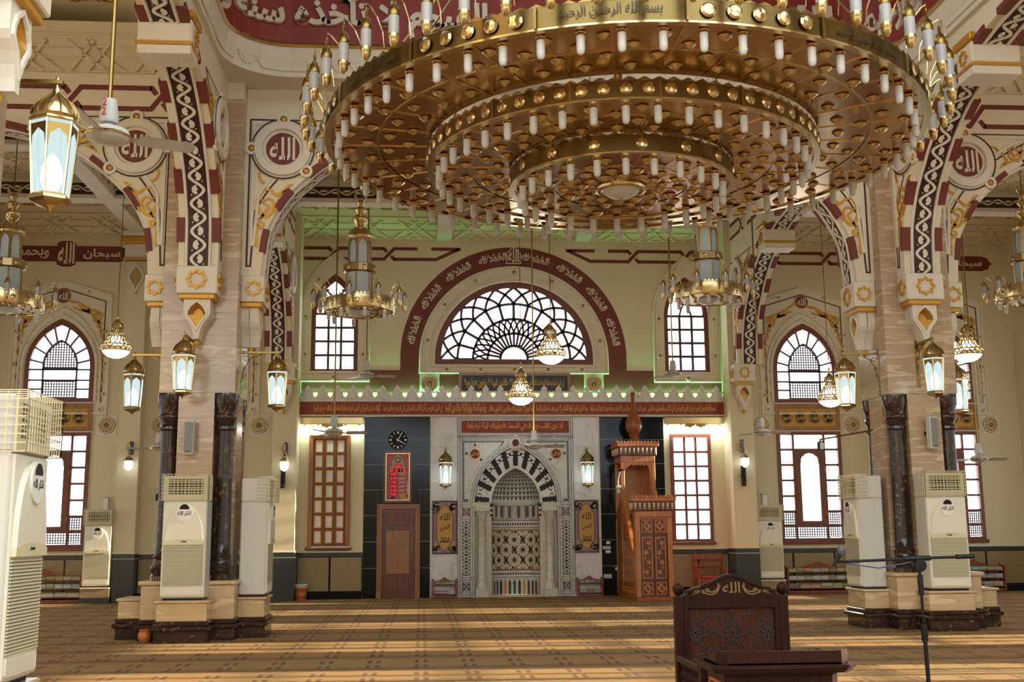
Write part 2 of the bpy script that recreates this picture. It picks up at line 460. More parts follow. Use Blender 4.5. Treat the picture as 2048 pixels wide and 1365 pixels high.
HA = [(0, 5.6), (.03, 6.0), (.1, 6.4), (.35, 6.87), (.65, 7.2), (1.0, 7.53), (1.5, 7.85), (2.0, 8.05), (2.6, 8.25), (3.2, 8.38), (3.9, 8.45)]
HB = [(0, 5.6), (.03, 6.0), (.1, 6.4), (.35, 6.87), (.65, 7.2), (1.0, 7.5), (1.5, 7.78), (2.0, 7.95), (2.6, 8.08), (3.2, 8.15)]
def arch_pts(L, prof, apex=None):
    h = smooth_pts(prof, 4); mid = [(L / 2, apex)] if apex else []
    return h + mid + [(L - p[0], p[1]) for p in reversed(h)]
LEAF = [(0, 0), (.25, .16), (.55, .2), (.8, .12), (1, 0), (.75, -.04), (.5, .02), (.25, -.06)]
def leaf(mb, x, y, a, L, w=.02, k=1):
    c, s = cos(a), sin(a)
    mb.prism([(x + L * (p[0] * c - k * p[1] * s), y + L * (p[0] * s + k * p[1] * c)) for p in LEAF], 0, w)
def scroll_panel(mb, f, k=1.0):
    # arabesque: f maps unit coordinates (0..1, 0..1.9) onto the panel
    def rb(pts, wd, tp=None):
        P = [f(*p) for p in smooth_pts(pts, 5)]; n = len(P)
        mb.ribbon(P, wd * k, 0, .018, taper=[.55 + .45 * sin(pi * (i + .6) / n) for i in range(n)])
    rb([(.1, 1.9), (.16, 1.7), (.3, 1.6), (.24, 1.42), (.12, 1.2), (.16, .95), (.4, .72), (.62, .8), (.66, 1.05), (.5, 1.2), (.3, 1.15)], .06)
    rb([(.3, 1.45), (.5, 1.42), (.7, 1.3), (.92, 1.45), (.8, 1.2), (.72, 1.02)], .055)
    rb([(.28, 1.1), (.5, 1.0), (.42, .85), (.3, .7), (.12, .66)], .05)
    rb([(.3, .7), (.22, .5), (.36, .42), (.44, .52), (.34, .58)], .045)
    rb([(.2, .5), (.18, .3), (.05, .22)], .04); rb([(.12, .26), (.2, .1), (.14, 0)], .05)
    for x, y, a, L in [(.12, 1.85, 1.2, .28), (.3, 1.55, .9, .2), (.85, 1.42, .7, .25), (.74, 1.05, -1.5, .22), (.34, 1.12, 2.6, .2), (.16, .68, -2.6, .2), (.1, .22, 2.8, .18), (.16, .1, -1.4, .2)]:
        p = f(x, y); q = f(x + L * cos(a), y + L * sin(a)); leaf(mb, p[0], p[1], atan2(q[1] - p[1], q[0] - p[0]), hypot(q[0] - p[0], q[1] - p[1]) * 1.15, .02, 1)
def medallion(fr, cx, cy, R, w, parent, ring=True, knobs=()):
    rd = MB(fr).prism(circ(cx, cy, R, 28), w, w + .012).obj('medallion', M['maroon'], parent)
    t = MB(fr); text(t, 'الله', cx - R * .78, cy - R * .72, cx + R * .74, cy + R * .72, w + .014, bold=.02, ext=.004); t.obj('lettering', M['stucco'], rd)
    if ring:
        MB(fr).sweep(circ(cx, cy, R * 1.45, 32), [(-.075 * R / .27, w), (-.06 * R / .27, w + .05), (.06 * R / .27, w + .05), (.075 * R / .27, w)], True).obj('medallion_ring', M['stucco'], rd)
        MB(fr).sweep(circ(cx, cy, R * 1.86, 32), [(-.012, w), (-.012, w + .008), (.012, w + .008), (.012, w)], True).obj('outline', M['line'], rd)
    for kx, ky in knobs: knob(fr, kx, ky, w, parent)
    return rd
def knob(fr, x, y, w, parent, r=.1):
    a = MB(fr).prism(circ(x, y, r, 16), w, w + .05, [circ(x, y, r * .55, 16)]).obj('knob_ring', M['stucco'], parent)
    MB(fr).dome((x, y, w + .02), r * .5, r * .4, 10).obj('gold_boss', M['goldp'], a)
def stripe(fr, u0, u1, v0, v1, w, parent, per=1.38, wd=.085, off=0., name='painted_interlace'):
    mb = MB(fr); c = wd / 2; h = v1 - v0 - wd; d = .26; vb, vt = v0 + c, v1 - c
    X = []; x = u0 + off
    while x < u1: X.append(x); x += per
    edges = [u0] + X + [u1]
    for a, b in zip(edges, edges[1:]):
        if b - a < .3: continue
        s0 = a if a == u0 else a + d / 2; s1 = b if b == u1 else b - d / 2
        mb.ribbon([(s0, vt), (s1, vt)], wd, w, w + .004); mb.ribbon([(s0, vb), (s1, vb)], wd, w, w + .004)
    for x in X:
        if x - d / 2 < u0 or x + d / 2 > u1: continue
        mb.ribbon([(x - d / 2 - .03, vb), (x - d / 2, vb), (x + d / 2, vt), (x + d / 2 + .03, vt)], wd, w, w + .005)
        mb.ribbon([(x - d / 2 - .03, vt), (x - d / 2, vt), (x - .2 * d, vt - .3 * h)], wd, w, w + .004)
        mb.ribbon([(x + .2 * d, vb + .3 * h), (x + d / 2, vb), (x + d / 2 + .03, vb)], wd, w, w + .004)
    return mb.obj(name, M['maroon'], parent)

# ---------- an arch between two springings, with its rib
def arch(name, fr, L, prof, apex, ztop, label, ext=.3, blocks=False, spand=(), faces=(1,), tw=.3, stripes=None, oneside=None):
    pts = arch_pts(L, prof, apex)
    wall = MB(fr).prism([(-ext, 5.6), (0, 5.6)] + pts[1:-1] + [(L, 5.6), (L + ext, 5.6), (L + ext, ztop), (-ext, ztop)], -tw, tw)
    a = struct(wall.obj(name, M['creamw']), label)
    S, at = along(pts)
    MB(fr).sweep(pts, [(-.02, -.15), (-.02, .15), (0, .15), (0, -.15)]).obj('soffit_panel', M['dmaroon'], a)
    for sg in (-1, 1):
        MB(fr).sweep(pts, [(0, sg * .15), (-.05, sg * .16), (-.05, sg * .185), (-.03, sg * .2), (0, sg * .2)]).obj('soffit_moulding', M['stucco'], a)
    v = vine(S)
    def mp(s, t, w):
        x, y, nx, ny = at(s); k = -(.02 + w)
        return fr(x + nx * k, y + ny * k, t * 1.35)
    v.map(mp); v.obj('vine_relief', M['stucco'], a)
    step = .36; n = int(S / step); n -= (n % 2 == 0); step = S / n
    for i in range(1, n, 2):
        sub = []
        for j in range(4):
            x, y, nx, ny = at((i + j / 3) * step); sub.append((x, y))
        for sg in (-1, 1):
            if oneside and sg != oneside and i % 4 == 1: pass
            MB(fr).sweep(sub, [(-.03, sg * .2), (-.03, sg * (tw + .03)), (.065, sg * (tw + .03)), (.065, sg * (tw - .02)), (0, sg * (tw - .02)), (0, sg * .2)]).obj('voussoir', M['maroon'], a)
    if blocks:
        for d in (2.55, L - 2.55):
            sg = 1 if d < L / 2 else -1
            b = MB(fr).cbox(d - .24, d + .24, 8.0, 8.34, -.36, .36, .03).obj('bracket_block', M['stucco'], a)
            MB(fr).cbox(d - .27, d + .27, 8.34, 8.46, -.39, .39, .02).obj('gold_band', M['goldp'], b)
            MB(fr).cbox(d - .255, d + .255, 7.96, 8.01, -.375, .375, .01).obj('gold_band', M['goldp'], b); MB(fr).cbox(d - .235, d + .235, 7.84, 7.965, -.355, .355, .01).obj('block_neck', M['stucco'], b)
            for f in (-1, 1):
                MB(fr).prism(star(d, 8.15, .12, .085), f * .36, f * .39, [star(d, 8.15, .085, .06)]).obj('star_frame', M['goldp'], b)
    for side, face in spand:
        spandrel(fr, L, prof, side, face, tw, a, ext)
    return a
def spandrel(fr, L, prof, side, face, tw, parent, ext):
    def g(u, v, w):                  # u from the pier face, w out of the face
        uu = u - ext
        return fr(uu if side == 'a' else L - uu, v, face * (tw + w))
    h = smooth_pts(prof, 4); off = []
    S, at = along(h); off = []
    for i in range(40):
        x, y, nx, ny = at(S * i / 39); q = (x + nx * .3 + ext, y + ny * .3)
        if q[1] > 8.16: break
        if q[0] > .13: off.append(q)
    poly = [(.07, 8.2), (.07, 5.75), (.13, 5.75)] + off + [(off[-1][0] + .12, 8.2)]
    MB(g).sweep(poly, [(-.014, 0), (-.014, .006), (.014, .006), (.014, 0)], True).obj('outline', M['line'], parent)
    inner = [(.13, 8.13), (.13, 6.1), (.17, 6.1)] + [(p[0] - .07, p[1] + .05) for p in off if p[0] > .26 and p[1] < 8.0] + [(off[-1][0] - .12, 8.13)]
    MB(g).sweep(inner, [(-.03, 0), (-.02, .025), (.02, .025), (.03, 0)], True).obj('panel_moulding', M['stucco'], parent)
    MB(g).prism(circ(.6, 7.70, .52, 28), 0, .028).obj('medallion_ground', M['stucco'], parent)
    if side == 'b':        # keep the writing readable
        g2 = lambda u, v, w: g(1.2 - u, v, w)
    else: g2 = g
    medallion(g2, .6, 7.70, .27, .03, parent, True)
    for x, y in ((.6, 8.2), (.1, 7.70), (.98, 7.33)): knob(g, x, y, .0, parent, .105)
    s = MB(g); scroll_panel(s, lambda a, b: (.16 + a * .62 * (.45 + .3 * b), 6.12 + b * .62), .9)
    s.map(lambda u, v, w: (u, v, w + .004)); s.obj('gold_scroll', M['goldp'], parent)
    s = MB(g); scroll_panel(s, lambda a, b: (1.9 - b * .45, 8.02 - a * .4 + .0 * b), .75); s.map(lambda u, v, w: (u, v, w + .004)); s.obj('gold_scroll', M['goldp'], parent)
    s = MB(g); leaf(s, .22, 7.98, .5, .2); leaf(s, .22, 7.98, -1.2, .2); s.obj('gold_sprig', M['goldp'], parent)

# ---------- bracket console hanging under each springing; built facing -Y, local origin on the pier face at z = 0
def console(mk, parent, sc=1.0):
    # mk maps local (u across, out, z) to world
    P = lambda: MB(lambda u, v, w: mk(u, v, w))
    b = P().cbox(-.31, .31, 0, .36, 5.17, 5.6, .015).obj('console_block', M['stucco'], parent)
    MB(lambda u, v, w: mk(u, .36 + w, v)).prism(star(0, 5.385, .165, .125), 0, .03, [star(0, 5.385, .12, .085)]).obj('star_frame', M['goldp'], b)
    for s in (-1, 1):
        MB(lambda u, v, w: mk(s * (.31 + w), u, v)).prism(star(.2, 5.385, .14, .105), 0, .03, [star(.2, 5.385, .1, .07)]).obj('star_frame', M['goldp'], b)
    P().cbox(-.27, .27, 0, .32, 5.09, 5.17, .012).obj('gold_ledge', M['goldp'], b)
    # pendant: pointed niche above, taper below
    c = MB(lambda u, v, w: mk(u, w, v))
    out = [(-.2, 5.09), (-.2, 4.86), (-.17, 4.80), (-.12, 4.74), (-.075, 4.66), (-.05, 4.57), (-.04, 4.48), (.04, 4.48), (.05, 4.57), (.075, 4.66), (.12, 4.74), (.17, 4.80), (.2, 4.86), (.2, 5.09)]
    nich = [(-.135, 4.84), (-.07, 4.76), (-.03, 4.69), (0, 4.63), (.03, 4.69), (.07, 4.76), (.135, 4.84), (.13, 4.9), (.09, 4.98), (0, 5.06), (-.09, 4.98), (-.13, 4.9)]
    c.prism(out, .12, .27, [nich]); c.prism(out, 0, .13)
    cp = c.obj('pendant', M['stucco'], parent)
    n = MB(lambda u, v, w: mk(u, w, v)); m_ = len(nich)
    n.add([(p[0], p[1], .26) for p in nich] + [(p[0] * .6, 4.85 + (p[1] - 4.85) * .6, .15) for p in nich] + [(0, 4.86, .135)], [(k, (k + 1) % m_, m_ + (k + 1) % m_, m_ + k) for k in range(m_)] + [(m_ + k, m_ + (k + 1) % m_, 2 * m_) for k in range(m_)])
    n.obj('niche_lining', M['goldp'], cp, True)
    MB(lambda u, v, w: mk(u, w, v)).prism([(-.135, 4.84), (-.07, 4.76), (-.03, 4.69), (0, 4.63), (.03, 4.69), (.07, 4.76), (.135, 4.84), (.07, 4.855), (0, 4.84), (-.07, 4.855)], .2, .262).obj('niche_shell', M['goldp'], cp)
    MB(lambda u, v, w: mk(u, w, v)).sweep([(p[0] * 1.12, 4.85 + (p[1] - 4.85) * 1.06) for p in nich], [(-.022, .27), (-.016, .292), (.016, .292), (.022, .27)], True).obj('niche_moulding', M['stucco'], cp)
    MB(lambda u, v, w: mk(u, w, v)).lathe([(.02, 4.38), (.045, 4.42), (.05, 4.46), (.03, 4.5)], (0, 0, 0), 10, 'y').map(lambda a, b2, c2: (a, b2, c2 + .13)).obj('gold_drop', M['goldp'], cp)

# ---------- the piers
PW = .57
def pier(name, cx, cy, label, cons='fblr', pads='fblr', detail=True):
    core = MB()
    q = .27; plus = [(-q, -PW), (q, -PW), (q, -q), (PW, -q), (PW, q), (q, q), (q, PW), (-q, PW), (-q, q), (-PW, q), (-PW, -q), (-q, -q)]
    fr = lambda u, v, w: (cx + u, cy + v, w)
    p = struct(MB(fr).prism([(u * .985, v * .985) for u, v in plus], .8, 3.7).obj(name, M['trav']), label)
    z = .85; zs = [.85, 1.55, 2.25, 2.75, 3.3, 3.68]
    for a, b in zip(zs, zs[1:]):
        MB(fr).prism(plus, a + .004, b - .004).obj('marble_block', M['trav'], p)
    zs = [3.68, 4.22, 4.94, 5.4, 6.05, 6.7, 7.4, 8.05, 8.45]
    MB(fr).prism(rect(-PW * .985, -PW * .985, PW * .985, PW * .985), 3.68, 9.3).obj('pier_core', M['creamw'], p)
    for a, b in zip(zs, zs[1:]):
        MB(fr).prism(rect(-PW, -PW, PW, PW), a + .004, b - .004).obj('marble_block', M['trav'], p)
    MB(fr).prism(rect(-PW + .05, -PW + .05, PW - .05, PW - .05), 8.45, 9.32).obj('plaster_cap', M['creamw'], p)
    colm = None
    for sx in (-1, 1):
        for sy in (-1, 1):
            if colm is None:
                pr = [(.19, .85), (.19, .93), (.16, .96), (.19, 1.0), (.195, 1.05), (.16, 1.1), (.15, 1.18), (.165, 1.21), (.14, 1.24), (.132, 1.4), (.122, 3.02), (.125, 3.1),
                      (.155, 3.13), (.155, 3.17), (.13, 3.2), (.14, 3.26), (.17, 3.3), (.17, 3.34), (.15, 3.37), (.16, 3.45), (.19, 3.53), (.19, 3.68)]
                colm = MB().lathe(pr, (0, 0, 0), 18).obj('corner_column', M['emper'], p, True); colm.location = (cx + sx * .42, cy + sy * .42, 0)
            else: inst(colm, 'corner_column', p, (cx + sx * .42, cy + sy * .42, 0))
    B = .68
    b = MB(fr).cbox(-B, B, -B, B, .3, .8, .01).obj('pier_base', M['travl'], p)
    MB(fr).cbox(-B - .04, B + .04, -B - .04, B + .04, .8, .86, .012).obj('base_cap', M['travl'], b)
    sk = [(0, 0), (.03, 0), (.03, .14), (.07, .17), (.07, .22), (.03, .27), (0, .3)]
    def skirt(x0, x1, y0, y1, par):
        m = MB()
        m.box(cx + x0 - .02, cx + x1 + .02, cy + y0 - .02, cy + y1 + .02, 0, .17)
        m.cbox(cx + x0 - .07, cx + x1 + .07, cy + y0 - .07, cy + y1 + .07, .17, .235, .018); m.cbox(cx + x0 - .03, cx + x1 + .03, cy + y0 - .03, cy + y1 + .03, .235, .3, .012)
        m.obj('skirting', M['emper'], par)
    skirt(-B, B, -B, B, b)
    for k in pads:
        x0, x1, y0, y1 = dict(f=(-.36, .36, -1.08, -B), b=(-.36, .36, B, 1.08), l=(-1.08, -B, -.36, .36), r=(B, 1.08, -.36, .36))[k]
        pd = MB(fr).cbox(x0, x1, y0, y1, .3, .56, .01).obj('pedestal', M['travl'], p)
        MB(fr).cbox(x0 - .03, x1 + .03, y0 - .03, y1 + .03, .56, .6, .01).obj('pedestal_cap', M['travl'], pd)
        skirt(x0, x1, y0, y1, pd)
    for k in cons:
        mk = dict(f=lambda u, o, z: (cx + u, cy - PW - o, z), b=lambda u, o, z: (cx - u, cy + PW + o, z), l=lambda u, o, z: (cx - PW - o, cy + u, z), r=lambda u, o, z: (cx + PW + o, cy + u, z))[k]
        console(mk, p)
    return p
PY, PYN = 18.07, 7.5
PXL, PXR = AX - 5.75, AX + 5.75
pier('pillar', PXL, PY, 'beige marble pillar on the clock side of the hall, beside the trash bin', 'fblr', 'fblr')
pier('pillar', PXR, PY, 'beige marble pillar behind the microphone stand on the minbar side', 'fblr', 'fblr')
PXN = PXL - .15
pier('pillar', PXN, PYN, 'beige marble pillar cut by the picture edge, beside the tall grey air conditioner', 'fbr', 'fbr')

# ---------- arches
ZT = 9.32
uA = PXL + PW + .3; uB = PXR - PW - .3
arch('arch_nave', lambda u, v, w: (uA + u, PY - w, v), uB - uA, HB, 8.2, ZT, 'wide white arch spanning the nave between the two pillars behind the chandelier', spand=(('a', 1), ('b', 1)))
uC = WX0 + .3; LA = (PXL - PW - .3) - uC
arch('arch_aisle', lambda u, v, w: (uC + u, PY - w, v), LA, HB, 8.2, 9.8, 'white arch over the clock-side aisle, springing from the marble pillar', spand=(('b', 1),))
uD = PXR + PW + .3; LD = (WX1 - .3) - uD
arch('arch_aisle', lambda u, v, w: (uD + u, PY - w, v), LD, HB, 8.2, 9.8, 'white arch over the minbar-side aisle, springing from the marble pillar', spand=(('a', 1),))
y0 = PYN + PW + .3; LN = PY - PW - .3 - y0
y1 = PY + PW + .3; LF = 27.3 - .3 - y1
for X, sg, sd in ((PXL, 1, 'clock'), (PXR, -1, 'minbar')):
    def frn(u, v, w, X=X, sg=sg): return (X + sg * w, y0 + u, v)
    def frf(u, v, w, X=X, sg=sg): return (X + sg * w, y1 + u, v)
    A1 = arch('arch_arcade', frn, LN, HA, 8.47, ZT, 'striped arcade arch rising from the %s-side pillar towards the dome' % sd, blocks=True, spand=(('b', 1),))
    if sd == 'clock':
        A2 = arch('arch_arcade', frf, LF, HA, 8.47, 9.5, 'striped arcade arch joining the clock-side pillar to the end wall', blocks=True, spand=(('b', 1),))
    else:
        A2 = arch('arch_arcade', frf, LF, HA, 8.47, 9.5, 'striped arcade arch joining the minbar-side pillar to the end wall', blocks=True, spand=(('b', 1),))
    stripe(frf, -.2, LF + .2, 8.78, 9.2, .3, A2, off=.6)
# interlace on the aisle side of the transverse arches
for nm, f0, L in (('l', uC, LA), ('r', uD, LD)):
    par = [o for o in bpy.data.objects if o.name.startswith('arch_aisle') and o.parent is None][0 if nm == 'l' else 1]
    stripe(lambda u, v, w: (f0 + u, PY - w, v), -.25, L + .25, 8.3, 8.74, .3, par, off=.95 if nm == 'l' else .8)

# ---------- walls
def lower_hole(c): return rect(c - .83, 1.26, c + .83, 4.02)
def upper_hole(c): return pointed(c, 4.76, .83, 5.62, 6.82)
FW = FZ(DW)
CU = (AX - 4.50, AX + 4.43)          # centres of the two upper nave windows
holes = [[(AX - 2.0, 5.72), (AX + 2.0, 5.72)] + arc(AX, 5.9, 2.0, 0, 180, 40)]
holes += [pointed(c, 5.5, .58, 6.95, 8.02) for c in CU]
holes += [rect(6.2, 1.26, 7.24, 3.96), rect(1.28, .0 + .02, 3.33, 3.55)]
WB = struct(MB(FW).prism(rect(AX - 5.9, 0, AX + 5.9, 9.6), -.4, 0, holes).obj('wall_back', M['cream']), 'cream end wall holding the mihrab niche and the fan window')
AWIN = []
for sg, nm in ((-1, 'wall_back_left'), (1, 'wall_back_right')):
    c1, c2 = AX + sg * 7.48, AX + sg * 11.13
    a, b = sorted((AX + sg * 5.9, AX + sg * 13.1))
    w = struct(MB(FW).prism(rect(a, 0, b, 9.8), -.4, 0, [lower_hole(c1), upper_hole(c1), lower_hole(c2), upper_hole(c2)]).obj(nm, M['cream']),
               'cream end wall of the %s-side aisle with tall windows' % ('clock' if sg < 0 else 'minbar'))
    AWIN.append((w, c1, c2, sg))
def side_wall(name, X, label):
    ys = [25.9 - 3.55 * k for k in range(11)]; hs = []
    for y in ys:
        hs += [rect(y - .7, 1.3, y + .7, 4.0), pointed(y, 4.8, .7, 5.7, 6.7)]
    s = 1 if X > 0 else -1
    w = struct(MB(lambda u, v, w: (X + s * w, u, v)).prism(rect(-14, 0, DW + .4, 9.8), 0, .35, hs).obj(name, M['cream']), label)
    for k, y in enumerate(ys):
        f = lambda u, v, w: (X + s * (.15 + w), u, v)
        b = MB(f)
        for j in range(1, 3): b.box(y - .7 + .467 * j - .05, y - .7 + .467 * j + .05, 1.3, 6.6, 0, .05)
        for j in range(1, 6): b.box(y - .7, y + .7, 1.3 + .45 * j - .025, 1.3 + .45 * j + .025, 0, .05)
        for j in range(4): b.box(y - .7, y + .7, 4.8 + .45 * j - .025, 4.8 + .45 * j + .025, 0, .05)
        b.obj('muntin', M['mwood'], w)
        MB(f).flat(rect(y - .7, 1.3, y + .7, 4.0), .025).obj('pane', M['clear'], w); MB(f).flat(pointed(y, 4.8, .7, 5.7, 6.7), .025).obj('pane', M['clear'], w)
    return w
side_wall('wall_left', WX0, 'cream side wall closing the clock-side aisle')
side_wall('wall_right', WX1, 'cream side wall closing the minbar-side aisle, sun through its windows')

struct(MB().box(WX0 - .3, WX1 + .3, -8.3, -8, 0, 5.0).obj('wall_front', M['cream']), 'cream entrance wall behind the camera')  # added out of view to darken tile reflections, open above for sky light
# ---------- pilasters on the end wall
def pilaster(x0, x1, yf, main, label):
    ff = FZ(yf)
    p = struct(MB(lambda u, v, w: (u, DW - w, v)).box(x0, x1, 1.13, 9.5 if main else 8.2, -.1, DW - yf).obj('pilaster', M['cream']), label)
    MB().box(x0 - .012, x1 + .012, yf - .015, DW, 0, 1.12).obj('dado', M['slate'], p)
    MB().cbox(x0 - .03, x1 + .03, yf - .03, DW, 1.12, 1.155, .006).obj('dado_cap', M['creamw'], p)
    MB().box(x0 - .02, x1 + .02, yf - .02, DW, 1.0, 1.012).obj('dado_line', M['creamw'], p)
    return p
for sg, nm in ((-1, 'clock'), (1, 'minbar')):
    a, b = sorted((AX + sg * 5.3, AX + sg * 5.87))
    p = pilaster(a, b, 27.3, True, 'cream pilaster between the nave end wall and the %s-side aisle' % nm)
    xm = AX + sg * 5.6
    console(lambda u, o, z, xm=xm: (xm + u * .85, 27.3 - o, z), p)
    a, b = sorted((AX + sg * 9.05, AX + sg * 9.55)); xm = (a + b) / 2
    p = pilaster(a, b, 27.6, False, 'cream pilaster between the two tall windows of the %s-side aisle' % nm)
    cp = MB().cbox(a - .04, b + .04, 27.5, DW, 8.2, 8.62, .02).obj('capital', M['stucco'], p)
    MB().cbox(a - .1, b + .1, 27.42, DW, 8.62, 8.8, .03).obj('gold_band', M['goldp'], cp)
    MB().cbox(a - .08, b + .08, 27.46, DW, 8.2, 8.26, .01).obj('gold_band', M['goldp'], cp)
    MB().cbox(a - .13, b + .13, 27.38, DW, 8.8, 8.92, .02).obj('capital_top', M['stucco'], cp)
    nf = FZ(27.6, xm)
    q = MB(nf).sweep([(-.15, 7.7), (-.17, 7.82), (-.1, 7.98), (0, 8.08), (.1, 7.98), (.17, 7.82), (.15, 7.7), (.05, 7.55), (0, 7.42), (-.05, 7.55)], [(-.03, 0), (-.02, .08), (.02, .08), (.03, 0)], True).obj('niche_moulding', M['stucco'], cp)
    MB(nf).prism([(-.15, 7.7), (-.15, 7.82), (-.1, 7.96), (0, 8.06), (.1, 7.96), (.15, 7.82), (.15, 7.7), (.05, 7.57), (0, 7.45), (-.05, 7.57)], 0, .03).obj('niche_lining', M['gold'], cp)
    MB(nf).dome((0, 7.4, .03), .04, .04).obj('gold_drop', M['goldp'], cp)

# ---------- dado panels along the end wall
def dado(x0, x1, par, n):
    MB(FW).box(x0, x1, 1.0, 1.1, 0, .035).obj('dado_rail', M['slate'], par)
    MB(FW).cbox(x0, x1, 1.1, 1.145, 0, .05, .01).obj('dado_cap', M['creamw'], par)
    MB(FW).box(x0, x1, 0, .17, 0, .035).obj('skirting', M['black'], par)
    MB(FW).box(x0, x1, .17, 1.0, 0, .015).obj('dado_ground', M['black'], par)
    w = (x1 - x0) / n
    for i in range(n): MB(FW).box(x0 + i * w + .025, x0 + (i + 1) * w - .025, .19, .985, 0, .03).obj('granite_panel', M['granite'], par)
dado(AX - 5.3, -1.43, WB, 2); dado(6.05, AX + 5.3, WB, 2)
for w, c1, c2, sg in AWIN:
    a, b = sorted((AX + sg * 5.87, AX + sg * 9.05)); dado(a, b, w, 3)
    a, b = sorted((AX + sg * 9.55, AX + sg * 13.1)); dado(a, b, w, 3)

# ---------- ceilings: beams, panels, coves
def relief_x(mb, u0, u1, t0, t1, per=.95):
    h = t1 - t0
    for k in (0, .36, .68, 1): mb.ribbon([(u0, t0 + h * k), (u1, t0 + h * k)], .03, 0, .03)
    n = max(1, int((u1 - u0) / per)); per = (u1 - u0) / n
    for i in range(n):
        c = u0 + (i + .5) * per
        for d in (-.14, .14):
            mb.ribbon([(c + d - .3 * per, t0), (c + d, t0 + h * .5), (c + d + .2 * per, t0 + h * .85)], .05, 0, .045)
            mb.ribbon([(c + d + .3 * per, t0), (c + d, t0 + h * .5), (c + d - .2 * per, t0 + h * .85)], .05, 0, .045)
def rosette_relief(mb, u0, u1, v0, v1, n, m):
    du, dv = (u1 - u0) / n, (v1 - v0) / m
    for i in range(n):
        for j in range(m):
            cx, cy = u0 + (i + .5) * du, v0 + (j + .5) * dv; R = min(du, dv) / 2
            for k in range(12):
                a = 2 * pi * k / 12; f = lambda r, b: (cx + r * R * cos(a + b), cy + r * R * sin(a + b))
                mb.prism([f(.3, 0), f(.55, .17), f(.72, .14), f(.82, 0), f(.72, -.14), f(.55, -.17)], 0, .03)
                mb.ribbon([f(.88, .0), f(1.0, .26)], .03, 0, .03)
            mb.dome((cx, cy, 0), R * .16, .04, 8)
def squiggle(mb, u0, u1, v0, v1, n):
    for i in range(n):
        x, y = random.uniform(u0, u1), random.uniform(v0, v1); a = random.uniform(0, 6.28); r = random.uniform(.05, .12)
        mb.ribbon([(x + r * (1 - t / 9) * cos(a + t * .55), y + r * (1 - t / 9) * sin(a + t * .55)) for t in range(8)], .028, 0, .015)
def bay_ceiling(name, x0, x1, ya, yb, xbeams, ybeams, label, zc=9.45, zb=8.9, cove_far=True):
    c = struct(MB().box(x0, x1, ya, yb, zc, zc + .1).obj(name, M['cream']), label)
    down = lambda u, v, w: (u, v, zc - w)
    for y in ybeams:       # beams running across (along X)
        b = MB().cbox(x0, x1, y - .2, y + .2, zb, zc, .015).obj('ceiling_beam', M['stucco'], c)
        f = FZ(y - .2)
        MB(f).box(x0, x1, zb + .1, zb + .36, 0, .008).obj('frieze_ground', M['dmaroon'], b)
        v = vine(x1 - x0, .5, .06, .03); v.map(lambda s, t, w: f(x0 + s, zb + .23 + t, .009 + w)); v.obj('vine_relief', M['stucco'], b)
        MB(f).box(x0, x1, zb + .38, zb + .43, 0, .03).obj('beam_moulding', M['stucco'], b)
    for x in xbeams:
        b = MB().cbox(x - .19, x + .19, ya, yb, zb + .012, zc, .015).obj('ceiling_beam', M['stucco'], c)
        for s in (-1, 1):
            q = MB(lambda u, v, w: (x + s * (.19 + w), u, v)); squiggle(q, ya + .2, yb - .2, zb + .12, zc - .1, int(18 * (yb - ya) / 3)); q.obj('leaf_relief', M['goldp'], b)['kind'] = 'stuff'
    ys = [ya] + list(ybeams) + [yb]; xs = [x0] + list(xbeams) + [x1]
    if cove_far:
        L = hypot(.8, .5)
        for i in range(len(xs) - 1):
            a, b2 = xs[i] + (.19 if i else 0), xs[i + 1] - (.19 if i < len(xs) - 2 else 0)
            f = lambda u, t, w: (u, yb - t * .8 / L - w * .5 / L, 8.95 + t * .5 / L - w * .8 / L)
            cv = MB(f).box(a, b2, 0, L, -.02, 0).obj('cove', M['cream'], c)
            q = MB(f); relief_x(q, a, b2, .04, L * .78, .95); q.obj('cove_relief', M['cream'], cv)
            q = MB(down); squiggle(q, a + .2, b2 - .2, yb - 1.6, yb - .95, int(40 * (b2 - a))); q.obj('leaf_relief', M['goldp'], c)['kind'] = 'stuff'
    for j in range(len(ys) - 2 + (not cove_far)):
        for i in range(len(xs) - 1):
            a, b2 = xs[i] + .25, xs[i + 1] - .25; c0, d0 = ys[j] + .25, ys[j + 1] - .25
            q = MB(down); n = max(1, round((b2 - a) / .75)); m = max(1, round((d0 - c0) / .75)); rosette_relief(q, a, b2, c0, d0, n, m); q.obj('rosette_relief', M['cream'], c)
    return c
yF = PY + .3
bay_ceiling('ceiling', PXL + .3, PXR - .3, yF, DW, (.53, 4.07), (21.4, 24.9), 'cream beamed ceiling between the nave arch and the mihrab wall')
bay_ceiling('ceiling', WX0, PXL - .3, yF, DW, (AX - 9.3,), (21.4, 24.9), 'cream beamed ceiling over the far clock-side aisle')
bay_ceiling('ceiling', PXR + .3, WX1, yF, DW, (AX + 9.3,), (21.4, 24.9), 'cream beamed ceiling over the far minbar-side aisle')
bay_ceiling('ceiling', WX0, PXL - .3, -1, PY - .3, (AX - 9.3,), (7.5, 10.8, 14.3), 'cream beamed ceiling over the near clock-side aisle', 9.75, 9.3)
bay_ceiling('ceiling', PXR + .3, WX1, -1, PY - .3, (AX + 9.3,), (7.5, 10.8, 14.3), 'cream beamed ceiling over the near minbar-side aisle', 9.75, 9.3)

